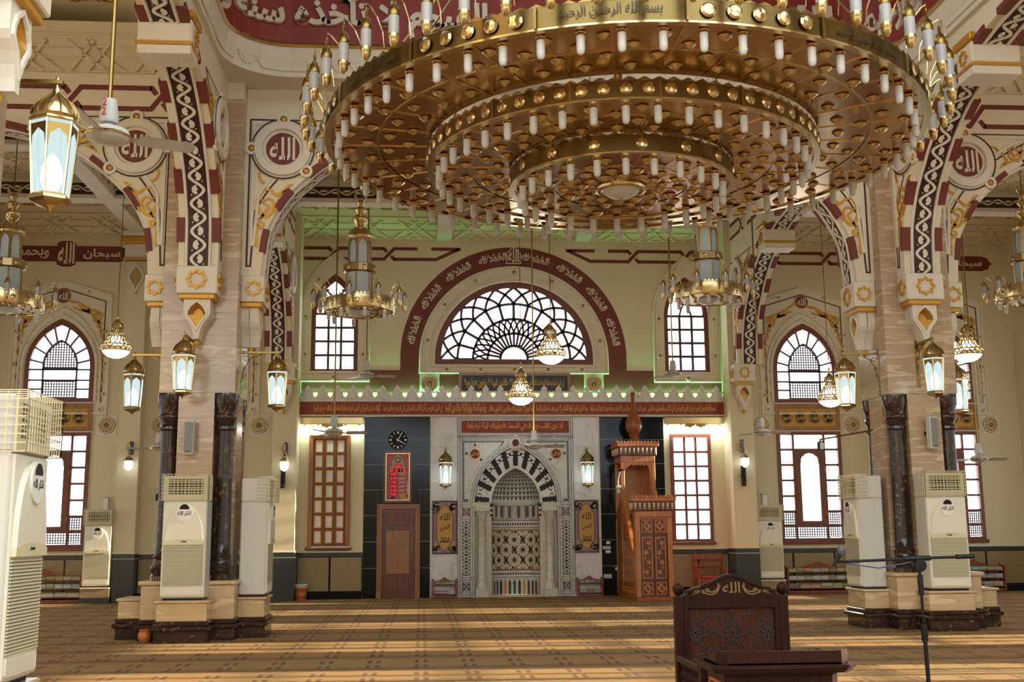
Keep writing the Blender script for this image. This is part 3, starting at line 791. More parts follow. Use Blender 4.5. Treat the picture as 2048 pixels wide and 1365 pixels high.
# ---------- dome drum: rounded square ring with the red inscription
def rsq(hx, hy, r, n=6, cy=12.8):
    out = []
    for sx, sy, a in ((1, -1, -90), (1, 1, 0), (-1, 1, 90), (-1, -1, 180)):
        out += arc(AX + sx * (hx - r), cy + sy * (hy - r), r, a, a + 90, n)
    return out
HX, HY = 5.43, 4.47
ring = rsq(HX, HY, 1.0)
dr = struct(MB(lambda u, v, w: (u, v, w)).sweep(ring, [(0, 9.24), (-.3, 9.24), (-.3, 10.9), (0, 10.9)], True).obj('wall_drum', M['redpaint']), 'red inscription drum under the dome with white lettering')
MB().sweep(ring, [(.05, 8.72), (-.6, 8.72), (-.6, 9.2), (-.1, 9.22), (.1, 9.2), (.08, 9.0), (.05, 8.9)], True).obj('cornice', M['stucco'], dr)
MB().sweep(ring, [(.12, 9.2), (.15, 9.23), (.12, 9.28), (.0, 9.28), (-.1, 9.2)], True).obj('gold_rim', M['gold'], dr, True)
# cartouche relief on the cornice
S, at = along(ring + [ring[0]])
q = MB()
n = int(S / 1.5)
for i in range(n):
    s0 = i * S / n; per = S / n
    for seg in ([(.2, .0), (.3, .13), (1.2, .13), (1.32, 0), (1.2, -.13), (.3, -.13), (.2, 0)], [(-.1, 0), (0, .13), (.1, 0), (0, -.13), (-.1, 0)], [(.06, .13), (.2, 0)], [(.06, -.13), (.2, 0)], [(1.32, 0), (1.45, .13)], [(1.32, 0), (1.45, -.13)]):
        P = [(s0 + a / 1.5 * per, b) for a, b in seg]
        P = [((P[k][0] + (P[k + 1][0] - P[k][0]) * t / 4), P[k][1] + (P[k + 1][1] - P[k][1]) * t / 4) for k in range(len(P) - 1) for t in range(4)] + [P[-1]]
        r = MB(); r.ribbon(P, .04, 0, .02)
        def mp(s, t, w):
            x, y, nx, ny = at(s % S); k = .055 + w
            return (x + nx * k, y + ny * k, 8.96 + t)
        r.map(mp); q.add(r.v, r.f)
q.obj('cartouche_relief', M['stucco'], dr)
# lettering on the far side of the drum (reads right to left), wrapping round the corner
S2, at2 = along(ring + [ring[0]])
def drum_text(st, s0, s1, z0, z1):
    # s measured along the ring, which runs anticlockwise seen from above: +X side, then far side towards -X
    t = MB(); text(t, st, 0, 0, 1, 1, 0, bold=.035, ext=.03)
    def mp(u, v, w):
        s = s0 + (1 - u) * (s1 - s0); x, y, nx, ny = at2(s % S2); k = .005 + w
        return (x + nx * k, y + ny * k, z0 + v * (z1 - z0))
    t.map(mp); t.obj('lettering', M['stucco'], dr)
acc = 0; sFar0 = None
for i, (a, b) in enumerate(zip(ring, ring[1:])):
    if sFar0 is None and abs(a[1] - (12.8 + HY)) < .01: sFar0 = acc
    acc += hypot(b[0] - a[0], b[1] - a[1])
LFAR = 2 * (HX - 1.0)
drum_text('إلا هو الحي القيوم لا تأخذه سنة ولا', sFar0 + 3.0, sFar0 + LFAR + 1.75, 9.38, 10.2)
drum_text('الله لا إله', sFar0 - .1, sFar0 + 2.8, 9.38, 10.2)
drum_text('بسم الله الرحمن الرحيم', sFar0 - 4.3, sFar0 - .6, 9.38, 10.2)
# flat ceiling between the arcade walls and the drum is closed by the cornice; unseen dome shell, its openings made tall to let sky light onto the drum
n = 48; dm = MB()
hd = [(5.5, 13.0), (5.2, 14.2), (4.3, 15.4), (2.6, 16.4), (.3, 17.0)]
dm.lathe(hd, (AX, 12.8, 0), n, sq=.81, caps=False); dome = struct(dm.obj('ceiling_dome', M['stucco'], None, True), 'white dome above the red inscription drum')
for k in range(24):
    a = 2 * pi * k / 24
    MB().cbox(-.12, .12, -.12, .12, 10.9, 13.05, .02).map(lambda x, y, z: (AX + (5.5 + x) * cos(a) - y * sin(a), 12.8 + ((5.5 + x) * sin(a) + y * cos(a)) * .81, z)).obj('dome_post', M['stucco'], dome)
MB().add([(AX + 5.45 * cos(radians(-75 + 150 * i / 20)), 12.8 + 5.45 * .81 * sin(radians(-75 + 150 * i / 20)), z) for z in (10.9, 13.05) for i in range(21)], [(i, i + 1, 22 + i, 21 + i) for i in range(20)]).obj('dome_wall', M['stucco'], dome)  # unseen screen added to keep the sun off the drum
MB().prism(ring, 10.86, 10.94, [[(AX + 5.2 * cos(2 * pi * k / 40), 12.8 + 5.2 * .81 * sin(2 * pi * k / 40)) for k in range(40)]]).obj('drum_corner_plate', M['stucco'], dr)  # unseen plate added to stop sun leaking in at the drum corners
MB().sweep(ring, [(.0, 10.85), (-1.2, 10.85), (-1.2, 10.95), (0, 10.95)], True).obj('drum_ledge', M['stucco'], dr)
# ================================================================ END WALL: WINDOWS AND DECORATION
def tile_sheet(par, fr, x0, x1, z0, z1, rows, mt, gap=.006, cols=1, name='marble_tile', w=.03):
    zs = rows if isinstance(rows, (list, tuple)) else [z0 + (z1 - z0) * i / rows for i in range(rows + 1)]
    for a, b in zip(zs, zs[1:]):
        for k in range(cols):
            c = (x1 - x0) / cols
            MB(fr).box(x0 + k * c + gap / 2, x0 + (k + 1) * c - gap / 2, a + gap / 2, b - gap / 2, 0, w).obj(name, mt, par)
# black granite either side of the mihrab, white marble next to it
zb = [0, .72, 1.35, 1.98, 2.6, 3.22, 3.82, 4.40]
MB(FW).box(-1.43, .22, 0, 4.4, 0, .012).obj('tile_grout', M['creamw'], WB); MB(FW).box(4.39, 6.05, 0, 4.4, 0, .012).obj('tile_grout', M['creamw'], WB)
tile_sheet(WB, FW, -1.43, -1.09, 0, 0, zb[:5], M['black'], .01); tile_sheet(WB, FW, -.05, .2, 0, 0, zb[:5], M['black'], .01)
tile_sheet(WB, FW, -1.43, .2, 0, 0, zb[4:], M['black'], .01); tile_sheet(WB, FW, 4.41, 6.05, 0, 0, zb, M['black'], .01)
MB(FW).box(-1.09, -.05, 2.25, 2.6, 0, .03).obj('marble_tile', M['black'], WB)
for a, b in ((.22, .868), (3.746, 4.39)):
    tile_sheet(WB, FW, a, b, 0, 0, [0, 1.0, 2.05, 2.75, 3.65, 4.4], M['wmarble'], .004)
    MB(FW).box(a - .025 if a < 1 else b - .005, a + .005 if a < 1 else b + .025, 0, 4.4, 0, .045).obj('edge_trim', M['creamw'], WB)

# ---------- rectangular windows
PANE_ME = {}
def grid_window(name, fr, x0, x1, z0, z1, nx, nz, label, fw=.09, bar=.058, depth=-.12, mt='mwood', pane='pane', par=None):
    r = struct(bpy.data.objects.new(name, None), label); COL.objects.link(r)
    MB(fr).prism(rect(x0, z0, x1, z1), depth, .05, [rect(x0 + fw, z0 + fw, x1 - fw, z1 - fw)]).obj('window_frame', M[mt], r)
    a, b, c, d = x0 + fw, x1 - fw, z0 + fw, z1 - fw
    for i in range(1, nx): x = a + (b - a) * i / nx; MB(fr).cbox(x - bar / 2, x + bar / 2, c, d, depth, 0, .006).obj('muntin', M[mt], r)
    for j in range(1, nz): z = c + (d - c) * j / nz; MB(fr).cbox(a, b, z - bar / 2, z + bar / 2, depth, -.005, .006).obj('muntin', M[mt], r)
    for i in range(nx):
        for j in range(nz):
            MB(fr).box(a + (b - a) * i / nx + .001, a + (b - a) * (i + 1) / nx - .001, c + (d - c) * j / nz + .001, c + (d - c) * (j + 1) / nz - .001, depth + .03, depth + .04).obj('pane', M[pane], r)
    MB(fr).cbox(x0 - .05, x1 + .05, z0 - .05, z0 + .03, depth, .09, .01).obj('window_sill', M[mt], r)
    return r
grid_window('window_1', FW, 6.2, 7.24, 1.26, 3.96, 3, 7, 'tall wooden window of twenty-one white panes behind the minbar')

# calligraphy frames hung over the matching wooden frame on the clock side
r = thing('calligraphy_case', 'tall golden-brown wooden frame of twenty-one compartments beside the black door wall', 'frame', (0, 0, 0))
x0, x1, z0, z1 = -2.76, -1.75, 1.2, 3.96
MB(FW).prism(rect(x0, z0, x1, z1), 0, .09, [rect(x0 + .1, z0 + .07, x1 - .1, z1 - .1)]).obj('outer_frame', M['wood'], r)
MB(FW).box(x0 + .09, x1 - .09, z0 + .06, z1 - .09, 0, .03).obj('back_board', M['mwood'], r)
MB(FW).cbox(x0 - .05, x1 + .05, z0 - .04, z0 + .04, 0, .13, .012).obj('ledge', M['mwood'], r)
MB(FW).sweep(rect(x0 + .03, z0 + .04, x1 - .03, z1 - .03), [(-.02, .09), (-.01, .11), (.01, .11), (.02, .09)], True).obj('frame_moulding', M['wood'], r)
cw, ch = (x1 - x0 - .22) / 3, (z1 - z0 - .2) / 7
for i in range(3):
    for j in range(7):
        a = x0 + .11 + cw * i; b = z0 + .09 + ch * j
        if i: MB(FW).box(a - .028, a + .028, b, b + ch, .02, .06).obj('divider', M['mwood'], r)
        if j: MB(FW).box(a, a + cw, b - .02, b + .02, .02, .058).obj('divider', M['mwood'], r)
for i in range(3):
    for j in range(7):
        a = x0 + .11 + cw * i + .045; b = z0 + .09 + ch * j + .035; c, d = a + cw - .09, b + ch - .07
        row = ['topmost', 'second from top', 'third from top', 'fourth from top', 'third from bottom', 'second from bottom', 'bottom'][6 - j]
        t = thing('page_frame', 'gilt framed page of script, %s row, %s column of the tall wooden case' % (row, ['bin-side', 'middle', 'door-side'][i]), 'picture', (0, 0, 0), group='framed pages in the tall wooden case')
        MB(FW).prism(rect(a, b, c, d), .031, .06, [rect(a + .024, b + .024, c - .024, d - .024)]).obj('gilt_frame', M['goldp'], t)
        MB(FW).box(a + .022, c - .022, b + .022, d - .022, .031, .042).obj('page', M['paper'], t)
        q = MB(FW)
        for k in range(6): q.box(a + .055, c - .055 - random.uniform(0, .04), b + .07 + k * .035, b + .078 + k * .035, .0425, .0435)
        q.obj('script_lines', M['lgrey'], t)['kind'] = 'stuff'

# ---------- pointed upper nave windows
def knobs_on(fr, pts, w, par, r=.075):
    for x, y in pts: knob(fr, x, y, w, par, r)
def surround(fr, out, inn, par, w=.06):
    MB(fr).prism(out, 0, .03, [inn]).obj('surround', M['creamw'], par)
    cx = sum(p[0] for p in out) / len(out); cy = sum(p[1] for p in out) / len(out)
    for k, wd in ((.985, .035), (.9, .04)):
        MB(fr).sweep([(cx + (p[0] - cx) * k, cy + (p[1] - cy) * k) for p in out], [(-wd, .03), (-wd * .6, w), (wd * .6, w), (wd, .03)], True).obj('surround_moulding', M['creamw'], par)
for n, c in enumerate(CU):
    r = struct(bpy.data.objects.new('window_%d' % (n + 2), None), 'pointed upper window with white panes and maroon frame beside the fan window, %s side' % ('clock' if n == 0 else 'minbar')); COL.objects.link(r)
    outl = pointed(c, 5.5, .58, 6.95, 8.02); inn = pointed(c, 5.6, .47, 6.95, 7.83)
    MB(FW).prism(outl, -.14, -.03, [inn]).obj('window_frame', M['mwood'], r)
    surround(FW, pointed(c, 5.27, .86, 6.95, 8.55), outl, r)
    knobs_on(FW, [(c, 5.38), (c - .72, 5.95), (c + .72, 5.95), (c - .72, 6.9), (c + .72, 6.9), (c - .42, 7.86), (c + .42, 7.86)], .03, r)
    bar = .06
    for x in (-.157, .157): MB(FW).cbox(c + x - bar / 2, c + x + bar / 2, 5.6, 7.0, -.13, -.05, .006).obj('muntin', M['mullion'], r)
    for k in range(1, 5): z = 5.6 + .35 * k; MB(FW).cbox(c - .47, c + .47, z - bar / 2, z + bar / 2, -.13, -.055, .006).obj('muntin', M['mullion'], r)
    for a in (-1, 1):
        MB(FW).ribbon(arc(c + a * .157, 7.0, .32, 90 - a * 90, 90 + a * 0, 8, .62), .045, -.13, -.05).obj('muntin', M['mullion'], r)
        MB(FW).ribbon([(c - a * .157, 7.0), (c - a * .1, 7.2), (c, 7.38), (c + a * .12, 7.5), (c + a * .24, 7.62)], .045, -.13, -.052).obj('muntin', M['mullion'], r)
    for i in range(3):
        for k in range(4):
            MB(FW).box(c - .47 + .3133 * i, c - .47 + .3133 * (i + 1), 5.6 + .35 * k, 5.6 + .35 * (k + 1), -.115, -.105).obj('pane', M['pane'], r)
    MB(FW).prism(pointed(c, 7.0, .47, 7.01, 7.84), -.115, -.105).obj('pane', M['pane'], r)

# ---------- fan window
FC = (AX, 5.86); r = struct(bpy.data.objects.new('window_4', None), 'great half-round fan window with interlaced maroon tracery above the mihrab'); COL.objects.link(r)
half = lambda R, z=0: [(FC[0] - R, FC[1] - z), (FC[0] + R, FC[1] - z)] + arc(FC[0], FC[1], R, 0, 180, 40)[1:-1]
MB(FW).prism(half(2.0, .14), -.16, -.02, [half(1.84, 0)]).obj('window_frame', M['mwood'], r)
MB(FW).prism(half(2.40, .38), 0, .03, [half(2.0, .14)]).obj('surround', M['creamw'], r)
for R, z, wd in ((2.36, .35, .035), (2.1, .2, .035)):
    MB(FW).sweep(half(R, z), [(-wd, .03), (-wd * .5, .075), (wd * .5, .075), (wd, .03)], True).obj('surround_moulding', M['creamw'], r)
knobs_on(FW, [(FC[0] + 2.23 * cos(radians(a)), FC[1] + 2.23 * sin(radians(a))) for a in (12, 38, 64, 90, 116, 142, 168)] + [(FC[0] + x, FC[1] - .27) for x in (-1.7, -.85, 0, .85, 1.7)], .03, r, .085)
P2 = lambda rr, a: (FC[0] + rr * cos(radians(a)), FC[1] + rr * sin(radians(a)))
RR = (.345, .67, 1.04, 1.43, 1.86)
def bars(pts, wd=.045): MB(FW).ribbon(pts, wd * 1.4, -.14, -.06).obj('muntin', M['mullion'], r)
for R in RR[:4]: bars(arc(FC[0], FC[1], R, 0, 180, 36), .045)
for k in range(1, 18): bars([P2(RR[0], k * 10), P2(RR[1], k * 10)], .04)
for k in range(0, 13): bars([P2(RR[2], k * 15), P2(RR[3], k * 15)], .048)
for z0, z1, n, sp in ((RR[1], RR[2], 18, 10), (RR[3], RR[4], 12, 15)):
    for k in range(n + 1):
        for sg in (-1, 1):
            pts = [P2(z0 + (z1 - z0) * t / 6, k * sp + sg * sp * 1.0 * (t / 6)**1.3) for t in range(7)]
            pts = [p for p in pts if p[1] >= FC[1] - .001]
            if len(pts) > 1: bars(pts, .034 if n > 14 else .044)
for k in range(12):
    MB(FW).prism([(FC[0], FC[1])] + arc(FC[0], FC[1], 1.86, k * 15, k * 15 + 15, 3), -.12, -.11).obj('pane', M['pane'], r)

# ---------- maroon paint: lower zone, arch band with kufic panels, interlace
GW = FW
band = [(AX - 5.3, 4.75), (AX + 5.3, 4.75), (AX + 5.3, 5.57), (AX + 2.86, 5.57)] + arc(AX, 5.9, 2.86, 0, 180, 48) + [(AX - 2.86, 5.57), (AX - 5.3, 5.57)]
hl = [half(2.40, .36)]
for c in CU: pass
MB(GW).prism(band, 0, .006, hl).obj('maroon_band', M['maroon'], WB)
q = MB(GW)
for k in range(8):
    a = [15, 36, 57, 78, 102, 123, 144, 165][k]; rm = 2.63
    f = lambda u, v, w, a=a: (AX + (rm + v) * cos(radians(a) - u / rm), 5.9 + (rm + v) * sin(radians(a) - u / rm), w)
    text(q, 'الحمد لله', -.36, -.1, .36, .1, .012, bold=.02, ext=.004, fn=f)
    for s in range(5):
        x = -.28 + s * .14; t = MB(); t.ribbon([(x, -.02), (x + .05, .09), (x + .1, -.02)], .016, .012, .018); q.add([f(*p) for p in t.v], t.f)
q.obj('lettering', M['creamw'], WB)
key = [(-.2, -.2), (.2, -.2), (.17, -.06), (.2, .06), (.13, .12), (.06, .22), (0, .26), (-.06, .22), (-.13, .12), (-.2, .06), (-.17, -.06)]
kp = MB(GW).prism([(AX + x, 8.52 + y) for x, y in key], 0, .014).obj('keystone_panel', M['creamw'], WB)
MB(GW).prism([(AX + x * .88, 8.52 + y * .88) for x, y in key], .0, .018).obj('keystone_ground', M['maroon'], kp)
t = MB(GW); text(t, 'الله', AX - .14, 8.36, AX + .14, 8.72, .02, bold=.03); t.obj('lettering', M['creamw'], kp)
def hexbar(x0, x1, sl):
    # long hexagonal loop in line with the interlace
    q = MB(GW); q.ribbon([(x0, 8.66), (x1 - sl * 0, 8.66), (x1 - .55 * sl, 8.41), (x0, 8.41)], .085, .0, .006); q.obj('painted_interlace', M['maroon'], WB)
for sg in (-1, 1):
    a, b = (AX - 5.3, AX - 2.25) if sg < 0 else (AX + 2.25, AX + 5.3)
    stripe(FW, a if sg < 0 else a + .2, b - (.2 if sg < 0 else 0), 8.37, 8.73, .001, WB, off=.75 if sg < 0 else .65)
    x = AX + sg * 2.2
    MB(GW).ribbon([(AX + sg * 1.35, 8.69), (AX + sg * 2.1, 8.69)], .085, .001, .007).obj('painted_interlace', M['maroon'], WB)
    MB(GW).ribbon([(AX + sg * 1.4, 8.69), (AX + sg * 1.98, 8.415), (AX + sg * 2.6, 8.415)], .085, .001, .007).obj('painted_interlace', M['maroon'], WB)

# ---------- inscription band, crenellation, green lamps behind it
MB(FW).cbox(AX - 5.3, AX + 5.3, 4.44, 4.76, 0, .12, .01).obj('inscription_band', M['redpaint'], WB)
MB(FW).cbox(AX - 5.3, AX + 5.3, 4.39, 4.44, 0, .16, .01).obj('band_ledge', M['creamw'], WB)
t = MB(FW)
VER = ['بسم الله الرحمن الرحيم لم يكن الذين كفروا من أهل الكتاب والمشركين منفكين', 'حتى تأتيهم البينة رسول من الله يتلو صحفا مطهرة فيها كتب قيمة', 'وما تفرق الذين أوتوا الكتاب إلا من بعد ما جاءتهم البينة', 'وما أمروا إلا ليعبدوا الله مخلصين له الدين حنفاء', 'ويقيموا الصلاة ويؤتوا الزكاة وذلك دين القيمة', 'إن الذين كفروا من أهل الكتاب والمشركين في نار جهنم خالدين فيها', 'أولئك هم شر البرية إن الذين آمنوا وعملوا الصالحات أولئك هم خير البرية']
tot = sum(len(x) for x in VER); xr = AX + 5.1
for x in VER:
    wd = 10.1 * len(x) / tot; text(t, x, xr - wd + .03, 4.465, xr - .03, 4.74, .122, bold=.03); xr -= wd
t.obj('lettering', M['brightgold'], WB)
cr = MB(FW); n = 29; cw = 10.6 / n
c0 = MB(FW).box(AX - 5.3, AX + 5.3, 4.76, 4.86, .06, .12).obj('crenellation', M['wmarble'], WB)
unit = [(-.5, 0), (.5, 0), (.5, .02), (.42, .06), (.34, .14), (.36, .2), (.5, .2), (.5, .24), (.40, .27), (.27, .27), (.15, .24), (.2, .3), (.22, .36), (.15, .43), (.06, .48), (0, .53),
        (-.06, .48), (-.15, .43), (-.22, .36), (-.2, .3), (-.15, .24), (-.27, .27), (-.40, .27), (-.5, .24), (-.5, .2), (-.36, .2), (-.34, .14), (-.42, .06), (-.5, .02)]
u0 = None
for k in range(n):
    cx = AX - 5.3 + (k + .5) * cw
    if u0 is None:
        u0 = MB(lambda u, v, w: (u, -w, v)).prism([(x * cw * .995, z * .62) for x, z in unit], .06, .12).obj('merlon', M['wmarble'], c0); u0.location = (cx, DW, 4.86)
    else: inst(u0, 'merlon', c0, (cx, DW, 4.86))
led = thing('led_strip', 'green light strip hidden behind the white marble crenellation', 'light', (0, 0, 0))
MB(FW).box(AX - 5.25, AX + 5.25, 4.865, 4.885, .008, .03).obj('strip', M['led'], led)
for k in range(5):
    cx = AX - 4.2 + k * 2.1
    lamp('led_light.%d' % k, 'AREA', (cx, DW - .04, 4.90), 30, (.15, 1, .32), (radians(180 - 12), 0, 0), shape='RECTANGLE', size=1.9, size_y=.03).parent = led
# green board and rosettes
g = thing('inscription_board', 'dark green board with gold script in a wooden frame under the fan window', 'sign', (0, 0, 0))
MB(FW).prism(rect(.9, 4.98, 3.7, 5.5), .006, .09, [rect(.97, 5.05, 3.63, 5.43)]).obj('frame', M['wood'], g)
MB(FW).box(.95, 3.65, 5.03, 5.45, .006, .06).obj('board', M['greenb'], g)
t = MB(FW); text(t, 'إن الذين آمنوا وعملوا الصالحات كانت لهم جنات الفردوس', 2.3 + .02, 5.11, 3.55, 5.37, .063, bold=.015); text(t, 'نزلا خالدين فيها لا يبغون عنها حولا', 1.03, 5.11, 2.28, 5.37, .063, bold=.03); t.obj('lettering', M['brightgold'], g)
def rosette(par, fr, cx, cy, R, w=.0, plate=True, mt='creamw', gm='goldp'):
    if plate: MB(fr).prism(rect(cx - R * 1.15, cy - R * 1.15, cx + R * 1.15, cy + R * 1.15), w, w + .015).obj('rosette_plate', M[mt], par)
    d = MB(fr).prism(circ(cx, cy, R, 28), w + .012, w + .025).obj('rosette', M['line'], par)
    MB(fr).prism(circ(cx, cy, R * .95, 28), w + .02, w + .045, [circ(cx, cy, R * .82, 28)]).obj('rosette_rim', M[mt], d)
    g = MB(fr); s = MB(fr)
    for k in range(12):
        a = 2 * pi * k / 12; f = lambda r, b: (cx + r * R * cos(a + b), cy + r * R * sin(a + b))
        g.prism([f(.36, 0), f(.6, .14), f(.72, .13), f(.78, 0), f(.72, -.13), f(.6, -.14)], w + .02, w + .05)
        s.ribbon([f(.25, .26), f(.6, .26), f(.84, .26)], R * .09, w + .02, w + .04)
    g.obj('rosette_petals', M[gm], d); s.obj('rosette_spokes', M[mt], d)
    MB(fr).dome((cx, cy, w + .02), R * .17, .04).obj('rosette_boss', M[gm], d)
rosette(WB, FW, .17, 5.22, .215, .006, True, 'creamw'); rosette(WB, FW, 4.31, 5.22, .215, .006, True, 'creamw')

# ---------- gilded light pelmets over the two side windows
for sg, a, b, nm in ((-1, AX - 5.28, -1.45, 'the framed pages'), (1, 6.05, AX + 5.28, 'the minbar window')):
    t = thing('light_pelmet', 'polished gold light pelmet with glowing bulbs above %s' % nm, 'light', (0, 0, 0), group='gold light pelmets')
    q = MB(FW).cbox(a, b, 4.2, 4.37, .16, .2, .01); q.obj('front_plate', M['gold'], t)
    MB(FW).cbox(a, b, 4.34, 4.37, .0, .16, .005).obj('top_plate', M['gold'], t)
    d = MB(FW)
    for k in range(2):
        c = a + (b - a) * (.42 + .18 * k); d.prism([(c - .12, 4.2), (c + .12, 4.2), (c + .12, 4.14), (c + .05, 4.14), (c + .02, 4.11), (c - .02, 4.11), (c - .05, 4.14), (c - .12, 4.14)], .17, .19)
    d.obj('drop_ornament', M['brass'], t)
    for k in range(5):
        c = a + .1 + (b - a - .2) * k / 4
        bl = MB().lathe([(.0, -.2), (.03, -.19), (.042, -.14), (.04, -.08), (.02, -.03), (.02, 0)], (c, DW - .1, 4.2), 10).obj('bulb', M['bulb'], t, True)
        MB().lathe([(.025, -.03), (.03, 0), (.03, .06)], (c, DW - .1, 4.2), 8).obj('socket', M['gold'], bl)
    lamp('pelmet_light', 'AREA', ((a + b) / 2, DW - .14, 4.06), 9, (.86, 1, .95), (0, 0, 0), shape='RECTANGLE', size=b - a - .1, size_y=.06).parent = t

# ---------- door
d = struct(bpy.data.objects.new('door_1', None), 'reddish-brown wooden door with a light panel and brass handle under the prayer-times board'); COL.objects.link(d)
MB(FW).prism([(-1.09, 0), (-.98, 0), (-.98, 2.14), (-.16, 2.14), (-.16, 0), (-.05, 0), (-.05, 2.25), (-1.09, 2.25)], 0, .1).obj('door_frame', M['wood'], d)
MB(FW).sweep([(-1.05, .15), (-1.05, 2.21), (-.09, 2.21), (-.09, .15)], [(-.02, .1), (-.01, .12), (.01, .12), (.02, .1)]).obj('frame_moulding', M['wood'], d)
for x in (-1.1, -.17): MB(FW).cbox(x, x + .12, 0, .15, 0, .12, .008).obj('plinth_block', M['wood'], d)
lf = MB(FW).box(-.98, -.16, 0, 2.14, 0, .03).obj('door_leaf', M['dwood'], d)
MB(FW).cbox(-.87, -.30, .58, 1.62, .03, .045, .006).obj('door_panel', M['wood'], lf)
for x in (-.87, -.57):
    for z in (.2, 1.74):
        MB(FW).cbox(x, x + .26, z, z + .26, .03, .04, .006).obj('door_panel', M['mwood'], lf)
        q = MB(FW); cx, cz = x + .13, z + .13
        q.ribbon([(cx - .1, cz), (cx, cz + .1), (cx + .1, cz), (cx, cz - .1)], .02, .04, .047, True); q.ribbon([(cx - .12, cz - .06), (cx + .06, cz + .12)], .018, .04, .048); q.obj('carved_knot', M['dwood'], lf)
MB(FW).cbox(-.275, -.235, 1.12, 1.42, .03, .045, .008).obj('handle_plate', M['brass'], lf)
MB().tube([(-.255, DW - .04, 1.18), (-.255, DW - .09, 1.2), (-.255, DW - .09, 1.34), (-.255, DW - .04, 1.36)], .01).obj('door_handle', M['brass'], lf)
MB(FW).dome((-.24, .97, .03), .014, .015).obj('lock', M['brass'], lf)

# ---------- clock and prayer-times board
c = thing('wall_clock', 'round black wall clock with white hour bars above the red prayer board', 'clock', (0, 0, 0))
FK = FZ(DW - .031)
MB(FK).prism(circ(-.60, 3.82, .245, 32), 0, .035).obj('face', M['dark'], c)
MB(FK).prism(circ(-.60, 3.82, .255, 32), 0, .045, [circ(-.60, 3.82, .243, 32)]).obj('rim', M['grey'], c)
for k in range(12):
    a = radians(30 * k); L, wd = (.05, .045) if k % 3 == 0 else (.055, .02)
    MB(FK).ribbon([(-.6 + (.205 - L) * sin(a), 3.82 + (.205 - L) * cos(a)), (-.6 + .21 * sin(a), 3.82 + .21 * cos(a))], wd, .035, .04).obj('hour_bar', M['white'], c)
for a, L, wd in ((radians(121), .13, .026), (radians(28), .19, .02)):
    MB(FK).ribbon([(-.6 - .05 * sin(a), 3.82 - .05 * cos(a)), (-.6 + L * sin(a), 3.82 + L * cos(a))], wd, .042, .048).obj('hand', M['white'], c)
b = thing('prayer_times_board', 'red prayer-times board with glowing red digits in a brown frame over the door', 'sign', (0, 0, 0))
x0, x1, z0, z1 = -.94, -.26, 2.29, 3.54
MB(FK).prism(rect(x0, z0, x1, z1), 0, .09, [rect(x0 + .05, z0 + .05, x1 - .05, z1 - .05)]).obj('frame', M['dwood'], b)
MB(FK).prism(rect(x0 + .045, z0 + .045, x1 - .045, z1 - .045), 0, .07, [rect(x0 + .065, z0 + .065, x1 - .065, z1 - .065)]).obj('inner_frame', M['gold'], b)
MB(FK).box(x0 + .06, x1 - .06, z0 + .06, z1 - .06, 0, .03).obj('face', mat('rose_print', '#a8434a', .35, var=.3, scale=14), b)
arcp = [(x0 + .1, 3.0), (x0 + .14, 3.14), (x0 + .2, 3.2), (x0 + .2, 3.3), (x0 + .28, 3.42), (x0 + .34, 3.45), (x0 + .4, 3.42), (x0 + .48, 3.3), (x0 + .48, 3.2), (x0 + .54, 3.14), (x0 + .58, 3.0)]
MB(FK).prism(arcp, .03, .032).obj('arch_print', mat('beige_print', '#b09a80', .5), b)
q = MB(FK)
for k in range(8): q.prism(circ(x0 + .34 + .065 * cos(k * pi / 4), 3.33 + .065 * sin(k * pi / 4), .022, 8), .032, .034)
q.obj('emblem_print', M['purple'], b)
def led_row(xa, xb, z, h, s):
    MB(FK).box(xa, xb, z, z + h, .03, .035).obj('display', M['dark'], b)
    t = MB(FK); text(t, s, xa + .015, z + h * .18, xb - .015, z + h * .82, .037, arabic=False, bold=.02); t.obj('digits', M['red7'], b)
led_row(x0 + .25, x0 + .46, 3.13, .075, '04:20:11'); led_row(x0 + .13, x0 + .56, 3.035, .07, '20 10  1 25')
for k, (tm, w_) in enumerate(zip(('4:59', '6:18', '11:57', '3:20', '5:43', '7:03'), ('الفجر', 'الشروق', 'الظهر', 'العصر', 'المغرب', 'العشاء'))):
    z = 2.945 - k * .098; led_row(x0 + .14, x0 + .33, z, .066, tm)
    t = MB(FK); text(t, w_, x0 + .37, z + .01, x0 + .51, z + .055, .032, bold=.02); t.obj('lettering', M['white'], b)
MB(FK).box(x0 + .18, x0 + .27, 2.385, 2.44, .03, .035).obj('display', M['dmaroon'], b)
q = MB(FK); q.prism(arc(x0 + .5, 2.42, .1, 0, 180, 10), .03, .034); q.box(x0 + .4, x0 + .6, 2.36, 2.42, .03, .034); q.obj('dome_print', M['yellow'], b)
q = MB(FK); q.prism([(x0 + .56, 2.44), (x0 + .6, 2.44), (x0 + .592, 2.75), (x0 + .58, 2.85), (x0 + .568, 2.75)], .03, .034); q.obj('minaret_print', M['lgrey'], b)
# ================================================================ MIHRAB
mh = struct(bpy.data.objects.new('wall_mihrab', None), 'marble mihrab niche with inlaid star mosaic and black and white arch'); COL.objects.link(mh)
CX = AX; XL, XR = .868, 3.746
CX = (XL + XR) / 2
